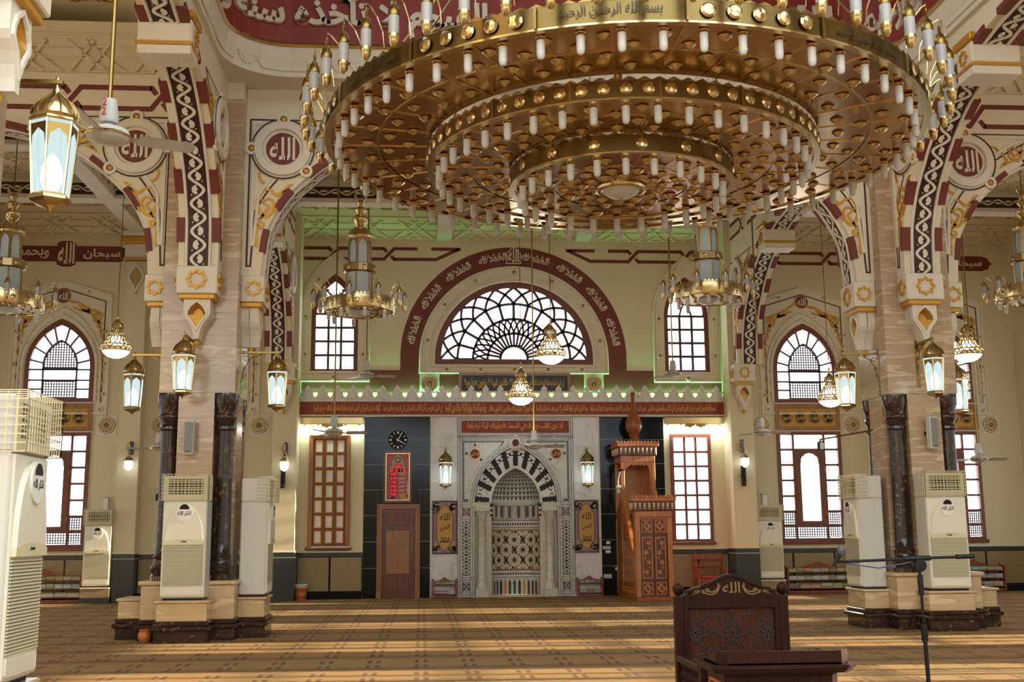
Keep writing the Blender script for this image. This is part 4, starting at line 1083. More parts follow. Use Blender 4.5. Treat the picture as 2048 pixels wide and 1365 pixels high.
# marble facing with the arched opening
ZS, HW = 2.28, 1.02
ob = [(CX - HW, 0), (CX - HW, ZS)] + [(2 * CX - p[0], p[1]) for p in pointed(CX, 0, HW, ZS, 3.66, 14)[2:17]]
oc = pointed(CX, .0, HW, ZS, 3.66, 14)
MB(FW).prism([(XL, 0), (CX - HW, 0)] + [(CX - HW, ZS)] + list(reversed(oc[2:]))[1:-1] + [(CX + HW, ZS), (CX + HW, 0), (XR, 0), (XR, 4.4), (XL, 4.4)], -.02, .05).obj('marble_facing', M['wmarble'], mh)
def knot_line(pts, step=.42, closed=False):
    k = MB(FW)
    for d in (-.032, .032): k.sweep(pts, [(d - .008, .05), (d - .008, .066), (d + .008, .066), (d + .008, .05)], closed)
    P = resample(pts + ([pts[0]] if closed else []), step)
    for p in P[1:]: k.prism(circ(p[0], p[1], .042, 10), .05, .075, [circ(p[0], p[1], .024, 10)])
    k.obj('knotted_moulding', M['gmarble'], mh)
    d = MB(FW); d.sweep(pts, [(-.006, .05), (-.006, .056), (.006, .056), (.006, .05)], closed)
    for e in (-.058, .058): d.sweep(pts, [(e - .005, .05), (e - .005, .054), (e + .005, .054), (e + .005, .05)], closed)
    d.obj('moulding_groove', M['line'], mh)
oa = list(reversed(oc[2:]))                      # from the left springing over the apex
oa = [(CX + (p[0] - CX) * 1.045, ZS + (p[1] - ZS) * 1.035) for p in oa]
knot_line(oa, .36)
knot_line(rect(XL + .06, 3.93, XR - .06, 4.35), .5, True)
for s in (-1, 1):
    xo, xi = (XL + .06, XL + .36) if s < 0 else (XR - .06, XR - .36)
    knot_line([(xo, .05), (xo, 3.93)], .45); knot_line([(xi, .05), (xi, 2.2)], .45); knot_line([(xo, 3.87), (CX + s * .3, 3.87)], .42)
    for z in (.06, .47, 1.88, 2.22): knot_line([(min(xo, xi), z), (max(xo, xi), z)], .15)
    # inlaid side strips
    a, b = sorted((xo, xi)); a += .07; b -= .07
    st = MB(FW).box(a, b, .53, 1.83, .05, .06).obj('inlay_strip', M['ink'], mh)
    q = MB(FW); g = MB(FW); n = 8; cm = (a + b) / 2
    for k in range(n):
        z = .53 + (k + .5) * 1.3 / n
        q.prism(star(cm, z, .085, .05, 6), .06, .064, [circ(cm, z, .036, 10)]); g.dome((cm, z, .06), .028, .012, 8)
        for e in (-1, 1):
            q.ribbon([(cm + e * .085, z - .08), (cm + e * .03, z - .04), (cm + e * .085, z)], .014, .06, .064); q.ribbon([(cm + e * .085, z), (cm + e * .03, z + .04), (cm + e * .085, z + .08)], .014, .06, .064)
            q.prism(circ(cm + e * .06, z + .08, .012, 6), .06, .064)
    q.obj('inlay', M['wmarble'], st); g.obj('gold_inlay', M['brass'], st)
    for z0, z1 in ((.12, .4), (1.93, 2.17)):
        zc = (z0 + z1) / 2; p = MB(FW).box(a, b, z0, z1, .05, .058).obj('inlay_square', M['gmarble'], mh)
        q = MB(FW)
        for k in range(4):
            e = k * pi / 2 + pi / 4; q.ribbon([(cm, zc), (cm + .1 * cos(e), zc + .1 * sin(e))], .022, .058, .064)
        q.sweep(star(cm, zc, .1, .06, 4, pi / 4), [(-.008, .058), (-.008, .064), (.008, .064), (.008, .058)], True); q.sweep(rect(cm - .085, zc - .1, cm + .085, zc + .1), [(-.006, .058), (-.006, .064), (.006, .064), (.006, .058)], True)
        q.obj('inlay', M['purple'], p)
# inscription panel
MB(FW).box(.97, 3.65, 4.0, 4.29, .05, .075).obj('inscription_panel', M['redpaint'], mh)
t = MB(FW); text(t, 'قد نرى تقلب وجهك في السماء فلنولينك قبلة ترضاها', 1.12, 4.03, 3.5, 4.26, .077, bold=.025); t.obj('lettering', M['brightgold'], mh)
# spandrels: grey border, cream field, medallions
for s in (-1, 1):
    X = lambda d: CX + s * d
    og = [p for p in oa if (p[0] - CX) * s >= .36]
    if s > 0: og = list(reversed(og))
    og = [(CX + (p[0] - CX) * 1.10, p[1] + .07) for p in og]
    # from the springing outwards to the apex medallion
    pts = [(X(1.04 + .30 - .0), 2.3), (X(1.31), 3.78), (X(.34), 3.78)]
    ap = sorted(og, key=lambda p: p[1])
    poly = [(X(1.31), 2.3), (X(1.31), 3.79), (X(.27), 3.79), (X(.33), 3.68)] + [p for p in reversed(ap) if p[1] < 3.6] + [(ap[0][0], 2.3)]
    MB(FW).prism(poly, .05, .056).obj('slate_border', mat('slate_inlay', '#2d3742', .25), mh)
    c0 = (X(.95), 3.25); ins = [(c0[0] + (p[0] - c0[0]) * .9, c0[1] + (p[1] - c0[1]) * .93) for p in poly]
    MB(FW).prism(ins, .05, .062).obj('marble_field', M['gmarble'], mh)
    m = MB(FW).prism(circ(X(1.01), 3.47, .13, 20), .06, .085).obj('round_plaque', M['maroon'], mh)
    MB(FW).sweep(circ(X(1.01), 3.47, .128, 20), [(-.01, .08), (-.01, .095), (.01, .095), (.01, .08)], True).obj('plaque_rim', M['brass'], m)
    t = MB(FW); text(t, 'الله أكبر', X(1.01) - .1, 3.40, X(1.01) + .1, 3.54, .087, bold=.03); t.obj('lettering', M['goldp'], m)
    for dx, z in ((1.01, 3.69), (1.22, 3.48), (.86, 3.33)): MB(FW).dome((X(dx), z, .055), .034, .03).obj('red_boss', M['maroon'], mh)
MB(FW).prism(circ(CX, 3.75, .19, 24), .04, .066).obj('apex_disc', M['wmarble'], mh)
MB(FW).sweep(circ(CX, 3.75, .165, 24), [(-.02, .06), (-.02, .08), (.02, .08), (.02, .06)], True).obj('apex_ring', M['gmarble'], mh)
MB(FW).dome((CX, 3.75, .06), .09, .03, 14).obj('apex_boss', M['maroon'], mh)
# black and white voussoir arch (set back) around the niche
ra, rb = .66, HW
def pol(t, k):          # t 0..1 along the arch from the left springing to the right, k 0 inner 1 outer
    o = list(reversed(pointed(CX, 0, HW, ZS, 3.66, 14)[2:])); i = list(reversed(pointed(CX, 0, .66, ZS, 3.2, 14)[2:]))
    So, fo = along(o); Si, fi = along(i); a = fo(t * So); b = fi(t * Si)
    return (b[0] + (a[0] - b[0]) * k, b[1] + (a[1] - b[1]) * k)
MB(FW).prism(list(reversed(pointed(CX, 0, HW, ZS, 3.66, 14)[2:])) + pointed(CX, 0, .60, ZS, 3.12, 14)[2:], -.12, -.02).obj('arch_ring', M['wmarble'], mh)
NV = 11
for k in range(NV):
    tc = (k + .5) / NV if 0 < k < NV - 1 else ((.25 if k == 0 else NV - .25) / NV); hw = .27 / NV
    L = [pol(tc - hw, 0), pol(tc - hw, .35), pol(tc - hw * .7, .5), pol(tc - hw * 1.9, .62), pol(tc - hw * 2.0, .76), pol(tc - hw * .9, .8), pol(tc - hw * .7, .9), pol(tc - hw * 1.2, 1)]
    Rr = [pol(tc + hw, 0), pol(tc + hw, .35), pol(tc + hw * .7, .5), pol(tc + hw * 1.9, .62), pol(tc + hw * 2.0, .76), pol(tc + hw * .9, .8), pol(tc + hw * .7, .9), pol(tc + hw * 1.2, 1)]
    v = MB(FW).prism(L + list(reversed(Rr)), -.03, -.012).obj('black_voussoir', M['ink'], mh)
    q = MB(FW)
    for e in (-1, 1):
        c = pol(tc + e * hw * 1.15, .68); q.prism(circ(c[0], c[1], .035, 8), -.012, -.008)
    q.obj('leaf_inlay', M['wmarble'], v)
# niche: half cylinder + half dome
NR = .62; YN = DW + .1
def cyl(a, z, w): return (CX + (NR - w) * sin(a), YN + (NR - w) * cos(a) * .8, z)     # a -90..90 deg
hc = MB()
n = 24; vs = [(cyl(-pi / 2 + pi * i / n, z, 0)) for z in (0, 2.3) for i in range(n + 1)]
hc.add(vs, [(i, i + 1, n + 2 + i, n + 1 + i) for i in range(n)]); MB().box(CX - .75, CX + .75, DW + .62, DW + .7, 0, 3.6).obj('niche_back', M['gmarble'], mh)
hc.obj('niche_wall', M['gmarble'], mh, True)
def sph(a, e, w):       # pointed half dome
    r = (NR - w) * cos(e); return (CX + r * sin(a), YN + r * cos(a) * .8, 2.3 + .86 * sin(e)**.9 * (1 - w * .5))
ds = MB(); m = 10
ds.add([sph(-pi / 2 + pi * i / n, pi / 2 * j / m, 0) for j in range(m + 1) for i in range(n + 1)], [(j * (n + 1) + i, j * (n + 1) + i + 1, (j + 1) * (n + 1) + i + 1, (j + 1) * (n + 1) + i) for j in range(m) for i in range(n)])
ds.obj('niche_dome', M['wmarble'], mh, True)
q = MB(); cols = 18; rows = 11
for j in range(rows):
    e0, e1 = pi / 2 * .93 * j / rows + .03, pi / 2 * .93 * (j + .86) / rows + .03
    for i in range(cols):
        a0 = -pi / 2 + pi * i / cols; d = pi / cols; em = (e0 + e1) / 2
        q.add([sph(a0 + d * .5, e0, .006), sph(a0 + d * .95, e1, .006), sph(a0 + d * .62, e1, .006), sph(a0 + d * .5, em, .006), sph(a0 + d * .38, e1, .006), sph(a0 + d * .05, e1, .006)], [(0, 1, 2, 3), (0, 3, 4, 5)])
q.obj('chevron_inlay', M['ink'], mh)
def flat_on_cyl(mb, w=.01): mb.map(lambda u, v, ww: cyl(u / NR * 1.0, v, w + ww)); return mb
def cpoly(poly, w=.01): return flat_on_cyl(MB().flat(poly, 0), w)
def curved_rect(z0, z1, w, name, mt, a=1.0):
    q = MB(); k = 16; U = NR * pi / 2 * a
    q.add([(-U + 2 * U * i / k, z, 0) for z in (z0, z1) for i in range(k + 1)], [(i, i + 1, k + 2 + i, k + 1 + i) for i in range(k)])
    return flat_on_cyl(q, w).obj(name, mt, mh)
curved_rect(.62, 1.62, .004, 'mosaic_ground', mat('ochre_mosaic', '#8f6a28', .35, var=.3, scale=20), .86)
U = NR * pi / 2 * .86
q = MB(); bk = MB(); ce = MB(); dx = .44
for j, z in enumerate((.62, .87, 1.12, 1.37, 1.62)):
    for i in range(-2, 3):
        x = (i + (.5 if j % 2 == 0 else 0)) * dx
        if abs(x) > U + .05: continue
        for k in range(12):
            a = 2 * pi * k / 12; R = .165
            f = lambda r, b: (x + r * R * cos(a + b), z + r * R * sin(a + b))
            P = [f(.28, 0), f(.75, .2), f(.95, .17), f(1.05, 0), f(.95, -.17), f(.75, -.2)]
            if all(.62 <= p[1] <= 1.62 and abs(p[0]) < U for p in P): q.flat(P, .004)
            P2_ = [f(1.12, .26), f(1.25, .4), f(1.12, .55), f(.98, .4)]
            if k % 1 == 0 and all(.62 <= p[1] <= 1.62 and abs(p[0]) < U for p in P2_): bk.flat(P2_, .003)
        C = circ(x, z, .045, 10)
        if all(.62 <= p[1] <= 1.62 and abs(p[0]) < U for p in C): ce.flat(C, .006)
        C = circ(x + dx / 2, z, .05, 8)
        if all(.62 <= p[1] <= 1.62 and abs(p[0]) < U for p in C): bk.flat(C, .005)
for b_, nm, mt in ((q, 'mosaic_petals', M['wmarble']), (bk, 'mosaic_stars', M['ink']), (ce, 'mosaic_centres', M['ink'])):
    flat_on_cyl(b_, .004).obj(nm, mt, mh)['kind'] = 'stuff'
for z in (.46, 1.68):
    g = curved_rect(z, z + .15, .004, 'border_band', M['wmarble'], .9)
    q = MB()
    for k in range(26):
        x = -U + 2 * U * (k + .5) / 26
        q.flat([(x - .026, z + .075), (x, z + .115), (x + .026, z + .075), (x, z + .035)], .003)
    flat_on_cyl(q, .004).obj('border_inlay', M['ink'], g)
    for zz in (z - .012, z + .155): curved_rect(zz, zz + .012, .006, 'border_line', M['ink'], .9)
COLS = ['#b98a2a', '#5a2028', '#1f3a38', '#14110f']
for k in range(13):
    x = -U * .96 + 1.92 * U * (k + .5) / 13
    cpoly([(x - .034, .04), (x + .034, .04), (x + .034, .33), (x, .40), (x - .034, .33)], .008).obj('dado_lancet', mat('lancet_inlay_%d' % (k % 4), COLS[k % 4], .35) if k < 4 else bpy.data.materials['lancet_inlay_%d' % (k % 4)], mh)
q = MB()
for k in range(14):
    x = -U * .96 + 1.92 * U * k / 13; q.flat(rect(x - .01, .04, x + .01, .3), .006); q.flat(circ(x, .35, .028, 8), .006)
flat_on_cyl(q, .004).obj('dado_inlay', M['wmarble'], mh)
# stalactite cornice
for k in range(17):
    a = -pi / 2 * .93 + pi * .93 * k / 16; p = cyl(a, 0, .02)
    MB().cbox(p[0] - .03, p[0] + .03, p[1] - .05, p[1] + .01, 1.9, 2.2, .01).obj('cornice_block', M['purple'] if k % 2 else M['gmarble'], mh)
q = MB()
for z in (1.88, 2.22):
    q.add([cyl(-pi / 2 + pi * i / 20, z + dz, .07 * dw) for dz in (0, .05) for dw in (0, 1) for i in range(21)], [(i, i + 1, 22 + i, 21 + i) for i in range(20)] + [(42 + i, 43 + i, 64 + i, 63 + i) for i in range(20)] + [(21 + i, 22 + i, 64 + i, 63 + i) for i in range(20)])
q.obj('niche_cornice', M['gmarble'], mh)
for s in (-1, 1):
    x = CX + s * .84
    MB().cbox(x - .2, x + .2, DW - .04, DW + .2, 2.06, 2.29, .015).obj('impost', M['gmarble'], mh)
    MB().box(*sorted((CX + s * .6, CX + s * 1.06)), DW + .1, DW + .2, 0, 2.3).obj('reveal', M['gmarble'], mh)
    c = MB().lathe([(.16, .2), (.13, .3), (.115, .36), (.12, .4), (.105, .42), (.1, 1.85), (.115, 1.87), (.1, 1.9), (.115, 1.95), (.15, 2.06)], (x, DW + .0, 0), 16).obj('marble_column', M['gmarble'], mh, True)
    MB().cbox(x - .17, x + .17, DW - .16, DW + .16, 0, .2, .015).obj('column_base', M['gmarble'], c)
    for k in range(3): MB(FW).dome((CX + s * .6, 1.97 + k * .12, -.08), .035, .02).obj('inlay_dot', M['maroon'] if k == 1 else M['ink'], mh)
# framed panels either side
for s, a, b in ((-1, .25, .86), (1, 3.74, 4.35)):
    p = thing('calligraphy_sign', 'plum framed mustard panel with dark script beside the mihrab, %s side' % ('door' if s < 0 else 'minbar'), 'sign', (0, 0, 0), group='mustard script panels')
    f = FZ(DW - .031)
    MB(f).cbox(a, b, 1.04, 2.33, 0, .03, .006).obj('board', M['purple'], p)
    MB(f).box(a + .04, b - .04, 1.08, 2.29, .03, .033).obj('border_print', mat('mauve_border', '#8d6d72', .5) if s < 0 else bpy.data.materials['mauve_border'], p)
    c = (a + b) / 2
    def cart(k): return [(c - .19 * k, 1.43), (c - .19 * k, 1.94), (c - .15 * k, 2.05), (c - .12 * k, 2.07), (c - .11 * k, 2.13), (c, 2.13 + .11 * k), (c + .11 * k, 2.13), (c + .12 * k, 2.07), (c + .15 * k, 2.05), (c + .19 * k, 1.94), (c + .19 * k, 1.43), (c + .15 * k, 1.32), (c + .12 * k, 1.30), (c + .11 * k, 1.24), (c, 1.24 - .11 * k), (c - .11 * k, 1.24), (c - .12 * k, 1.30), (c - .15 * k, 1.32)]
    MB(f).prism(cart(1.12), .03, .036).obj('cartouche_edge', M['purple'], p); MB(f).prism(cart(1.0), .03, .039).obj('cartouche', M['yellow'], p)
    for st, z in (('الله', 1.94), ('الحي', 1.67), ('محمد', 1.4)):
        t = MB(f); text(t, st, c - .12, z - .09, c + .12, z + .09, .041, bold=.012); t.obj('lettering', M['ink'], p)
    for e in (-1, 1):
        for g in (-1, 1):
            zc = 1.685 + g * .56
            o = MB(f).prism([(c + e * .24, zc), (c + e * .10, zc), (c + e * .15, zc - g * .1), (c + e * .24, zc - g * .22)], .033, .037).obj('corner_print', mat('lime_gold_print', '#a59a44', .5) if 'lime_gold_print' not in bpy.data.materials else bpy.data.materials['lime_gold_print'], p)
            q = MB(f); squiggle(q, c + e * .22 - .03, c + e * .19 + .02, zc - g * .1 - .04, zc - g * .04 + .02, 5); q.map(lambda u, v, w: (c + (u - c) * 1, v, .037 + w * .1)); q.obj('corner_ornament', M['ink'], p)
# ================================================================ AISLE WINDOWS
def lattice(fr, x0, x1, z0, z1, w, par, clip=None, st=.062, mt='white'):
    q = MB(fr); nx = max(2, round((x1 - x0) / st)); nz = max(2, round((z1 - z0) / st))
    for i in range(nx + 1):
        x = x0 + (x1 - x0) * i / nx; zt = min(z1, clip(x)) if clip else z1
        if zt > z0: q.box(x - .011, x + .011, z0, zt, w, w + .02)
    for j in range(nz + 1):
        z = z0 + (z1 - z0) * j / nz; a, b = x0, x1
        if clip:
            xs = [x0 + (x1 - x0) * k / 40 for k in range(41)]; xs = [x for x in xs if clip(x) >= z]
            if len(xs) < 2: continue
            a, b = xs[0], xs[-1]
        q.box(a, b, z - .011, z + .011, w, w + .02)
    o = q.obj('lattice', M['mullion'], par); o['kind'] = 'stuff'; return o
WN = [5]
NAMES = {1: ['الباقي', 'الوارث', 'الرشيد', 'الصبور'], -1: ['الرحمن', 'الرحيم', 'الملك', 'القدوس']}
def aisle_window(c, wall, sg, tagw, names):
    r = struct(bpy.data.objects.new('window_%d' % WN[0], None), 'tall wooden window with lattice foot, %s' % tagw); COL.objects.link(r); WN[0] += 1
    Z = lambda y: 4.02 - (y - 650) / 470 * 2.76
    a, b = c - .83, c + .83
    MB(FW).prism(rect(a, 1.26, b, 4.02), -.12, .05, [rect(a + .09, 1.35, b - .09, 3.93)]).obj('window_frame', M['mwood'], r)
    MB(FW).cbox(a - .05, b + .05, 1.2, 1.28, -.1, .1, .012).obj('window_sill', M['mwood'], r)
    xs = [a + .09, c - .40, c + .40, b - .09]
    zr = [3.93, Z(728), Z(794), Z(860), Z(927), Z(992), Z(1053), 1.35]
    bar = .055
    for x in xs[1:3]: MB(FW).cbox(x - bar / 2, x + bar / 2, 1.35, 3.93, -.1, .01, .006).obj('muntin', M['mwood'], r)
    for k, z in enumerate(zr[1:-1]):
        for i in (0, 1, 2):
            if i == 1 and k in (1, 2, 3, 4): continue
            MB(FW).cbox(xs[i], xs[i + 1], z - bar / 2, z + bar / 2, -.1, .005, .006).obj('muntin', M['mwood'], r)
    for i in (0, 1, 2):
        for k in range(7):
            if i == 1 and 1 <= k <= 5:
                continue
            MB(FW).box(xs[i], xs[i + 1], zr[k + 1], zr[k], -.085, -.075).obj('pane', M['pane'], r)
            if k == 6 or (k == 5): lattice(FW, xs[i] + .03, xs[i + 1] - .03, zr[k + 1] + .03, zr[k] - .03, -.06, r)
    # middle casement with arched head
    zt, zb = zr[1], zr[6]; h = .24
    ar = [(c - h, zb + .12), (c + h, zb + .12), (c + h, zt - .36), (c + h * .93, zt - .33), (c + h * .93, zt - .25), (c + h * .8, zt - .18), (c + h * .55, zt - .15), (c + h * .5, zt - .12), (c, zt - .09), (c - h * .5, zt - .12), (c - h * .55, zt - .15), (c - h * .8, zt - .18), (c - h * .93, zt - .25), (c - h * .93, zt - .33), (c - h, zt - .36)]
    cs = MB(FW).prism(rect(c - .38, zb + .02, c + .38, zt - .02), -.07, .025, [ar]).obj('casement', M['mwood'], r)
    MB(FW).prism(ar, -.05, -.04).obj('pane', M['pane'], cs)
    for z in (1.9, 3.0): MB(FW).box(c + .36, c + .39, z, z + .1, .02, .035).obj('hinge', M['brass'], cs)
    MB(FW).dome((c - .33, 2.35, .025), .018, .03).obj('casement_knob', M['brass'], cs)
    # upper pointed light
    u = MB(FW).prism(upper_hole(c), -.12, .02, [pointed(c, 4.86, .72, 5.62, 6.66)]).obj('upper_frame', M['mwood'], r)
    inn = pointed(c, 4.86, .72, 5.62, 6.66); lan = pointed(c, 5.58, .40, 5.66, 6.28)
    MB(FW).prism(inn, -.1, -.09).obj('pane', M['pane'], r)
    MB(FW).sweep(lan, [(-.022, -.085), (-.022, -.01), (.022, -.01), (.022, -.085)], True).obj('muntin', M['mullion'], r)
    def lanz(x):
        ps = [p for p in lan if p[1] > 5.6]; ps.sort()
        for p, q in zip(ps, ps[1:]):
            if p[0] <= x <= q[0]: return p[1] + (q[1] - p[1]) * (x - p[0]) / max(1e-6, q[0] - p[0])
        return 5.6
    lattice(FW, c - .38, c + .38, 5.62, 6.24, -.06, r, lanz)
    for z in (5.56, 5.30): MB(FW).cbox(c - .72, c + .72, z - .02, z + .02, -.085, -.01, .006).obj('muntin', M['mullion'], r)
    for x in (-.40, .40): MB(FW).cbox(c + x - .02, c + x + .02, 4.86, 5.6, -.085, -.01, .006).obj('muntin', M['mullion'], r)
    for s in (-1, 1):
        MB(FW).cbox(*sorted((c + s * .40, c + s * .72)), 5.06, 5.10, -.085, -.01, .006).obj('muntin', M['mullion'], r)
        for p, q in (((.40, 5.72), (.71, 5.8)), ((.36, 5.95), (.64, 6.12)), ((.2, 6.12), (.42, 6.42)), ((.09, 6.22), (.18, 6.6))):
            MB(FW).ribbon([(c + s * p[0], p[1]), (c + s * q[0], q[1])], .04, -.085, -.012).obj('muntin', M['mullion'], r)
    lattice(FW, c - .38, c + .38, 4.88, 5.27, -.06, r)
    # names plaque between the two lights
    p = MB(FW).prism(rect(c - .84, 4.06, c + .84, 4.72), -.02, .06, [rect(c - .74, 4.14, c + .74, 4.6)]).obj('plaque_frame', M['wood'], r)
    MB(FW).box(c - .75, c + .75, 4.13, 4.61, 0, .035).obj('plaque', M['yellow'], p)
    for k in range(4):
        x = c + .54 - .36 * k; z = 4.37
        MB(FW).prism(circ(x, z, .155, 20), .035, .042).obj('name_disc', M['ink'], p)
        t = MB(FW); text(t, names[k], x - .115, z - .085, x + .115, z + .085, .044, bold=.03); t.sweep(circ(x, z, .135, 20), [(-.007, .042), (-.007, .045), (.007, .045), (.007, .042)], True); t.obj('lettering', M['goldp'], p)
    for z in (4.03, 4.74): MB(FW).box(c - .86, c + .86, z - .015, z + .015, 0, .05).obj('plaque_line', M['stucco'], p)
    # stucco surround
    g = [(c - 1.16, 4.48), (c + 1.16, 4.48), (c + 1.16, 7.40), (c, 7.76), (c - 1.16, 7.40)]
    gi = [(c - 1.02, 4.6), (c + 1.02, 4.6), (c + 1.02, 7.26), (c, 7.58), (c - 1.02, 7.26)]
    MB(FW).sweep(g, [(-.03, 0), (-.02, .05), (.02, .05), (.03, 0)], True).obj('surround_moulding', M['creamw'], r)
    MB(FW).prism(g, 0, .012, [upper_hole(c)[0:2] + upper_hole(c)[2:]]).obj('surround', M['creamw'], r)
    MB(FW).sweep([(c - 1.02, 4.75), (c - 1.02, 7.26), (c, 7.58), (c + 1.02, 7.26), (c + 1.02, 4.75)], [(-.012, .012), (-.012, .02), (.012, .02), (.012, .012)]).obj('outline', M['line'], r)
    for hw, za, wd in ((.98, 7.1, .03), (.88, 6.92, .035)):
        P = pointed(c, 4.76, hw, 5.62, za); P = P[1:] + [P[0]]
        MB(FW).sweep(P, [(-wd, .012), (-wd * .6, .055), (wd * .6, .055), (wd, .012)]).obj('surround_moulding', M['creamw'], r)
    knobs_on(FW, [(c - 1.09, z) for z in (4.95, 5.7, 6.5)] + [(c + 1.09, z) for z in (4.95, 5.7, 6.5)] + [(c - .93, 5.0), (c + .93, 5.0), (c - .78, 6.2), (c + .78, 6.2), (c - .3, 6.95), (c + .3, 6.95), (c - .6, 7.5), (c + .6, 7.5), (c - 1.02, 4.58), (c + 1.02, 4.58)], .012, r, .055)
    md = MB(FW).prism(circ(c, 7.38, .18, 22), .012, .035).obj('medallion_rim', M['goldp'], r)
    MB(FW).prism(circ(c, 7.38, .155, 22), .03, .04).obj('medallion', M['maroon'], md)
    t = MB(FW); text(t, 'الله', c - .11, 7.28, c + .11, 7.48, .042, bold=.03); t.obj('lettering', M['stucco'], md)
    for s in (-1, 1):
        q = MB(FW); scroll_panel(q, lambda x, y: (c + s * (.98 - .42 * x * (.6 + .2 * y)) if y < 1.2 else c + s * (.98 - .42 * x * .84 - (y - 1.2) * .9), 6.42 + y * .44 if y < 1.2 else 6.948 + (y - 1.2) * .42), 1.15)
        q.map(lambda u, v, w: (u, v, w + .012)); q.obj('gold_scroll', M['goldp'], r)
        q = MB(FW); pts = smooth_pts([(c + s * (1.0 + .02 * (-1)**k), 6.5 - .16 * k) for k in range(11)], 3); q.ribbon(pts, .03, .012, .025)
        for k in range(10): leaf(q, c + s * 1.0, 6.45 - .16 * k, (-1.0 if k % 2 else -2.1), .14, .03)
        q.map(lambda u, v, w: (u, v, max(w, .012))); q.obj('gold_scroll', M['goldp'], r)
        rosette(r, FW, c + s * 1.19, 4.19, .21, 0)
    return r
for w, c1, c2, sg in AWIN:
    nm = 'clock' if sg < 0 else 'minbar'
    aisle_window(c1, w, sg, 'first of the %s-side aisle, next to the nave' % nm, NAMES[sg]); aisle_window(c2, w, sg, 'second of the %s-side aisle, farther from the nave' % nm, NAMES[-1])
    a, b = sorted((AX + sg * 5.87, AX + sg * 9.05)); stripe(FW, a, b, 8.37, 8.73, .001, w, off=.95)
    # long maroon plaque above the second window
    P = [(-1.58, 0), (-1.5, .06), (-1.46, .16), (-1.38, .17), (-1.3, .2), (-.24, .2), (-.22, .28), (-.1, .33), (.1, .33), (.22, .28), (.24, .2), (1.3, .2), (1.38, .17), (1.46, .16), (1.5, .06), (1.58, 0)]
    P = P + [(x, -y) for x, y in reversed(P[1:-1])]
    pq = MB(FW).prism([(c2 + x * 1.02, 8.46 + y * 1.08) for x, y in P], 0, .008).obj('plaque_edge', M['creamw'], w)
    MB(FW).prism([(c2 + x, 8.46 + y) for x, y in P], .004, .014).obj('plaque', M['maroon'], pq)
    t = MB(FW); text(t, 'سبحان', c2 + .42, 8.33, c2 + 1.3, 8.6, .016, bold=.02); text(t, 'الله', c2 - .2, 8.2, c2 + .2, 8.76, .016, bold=.03); text(t, 'وبحمده', c2 - 1.3, 8.33, c2 - .42, 8.6, .016, bold=.02); t.obj('lettering', M['creamw'], pq)
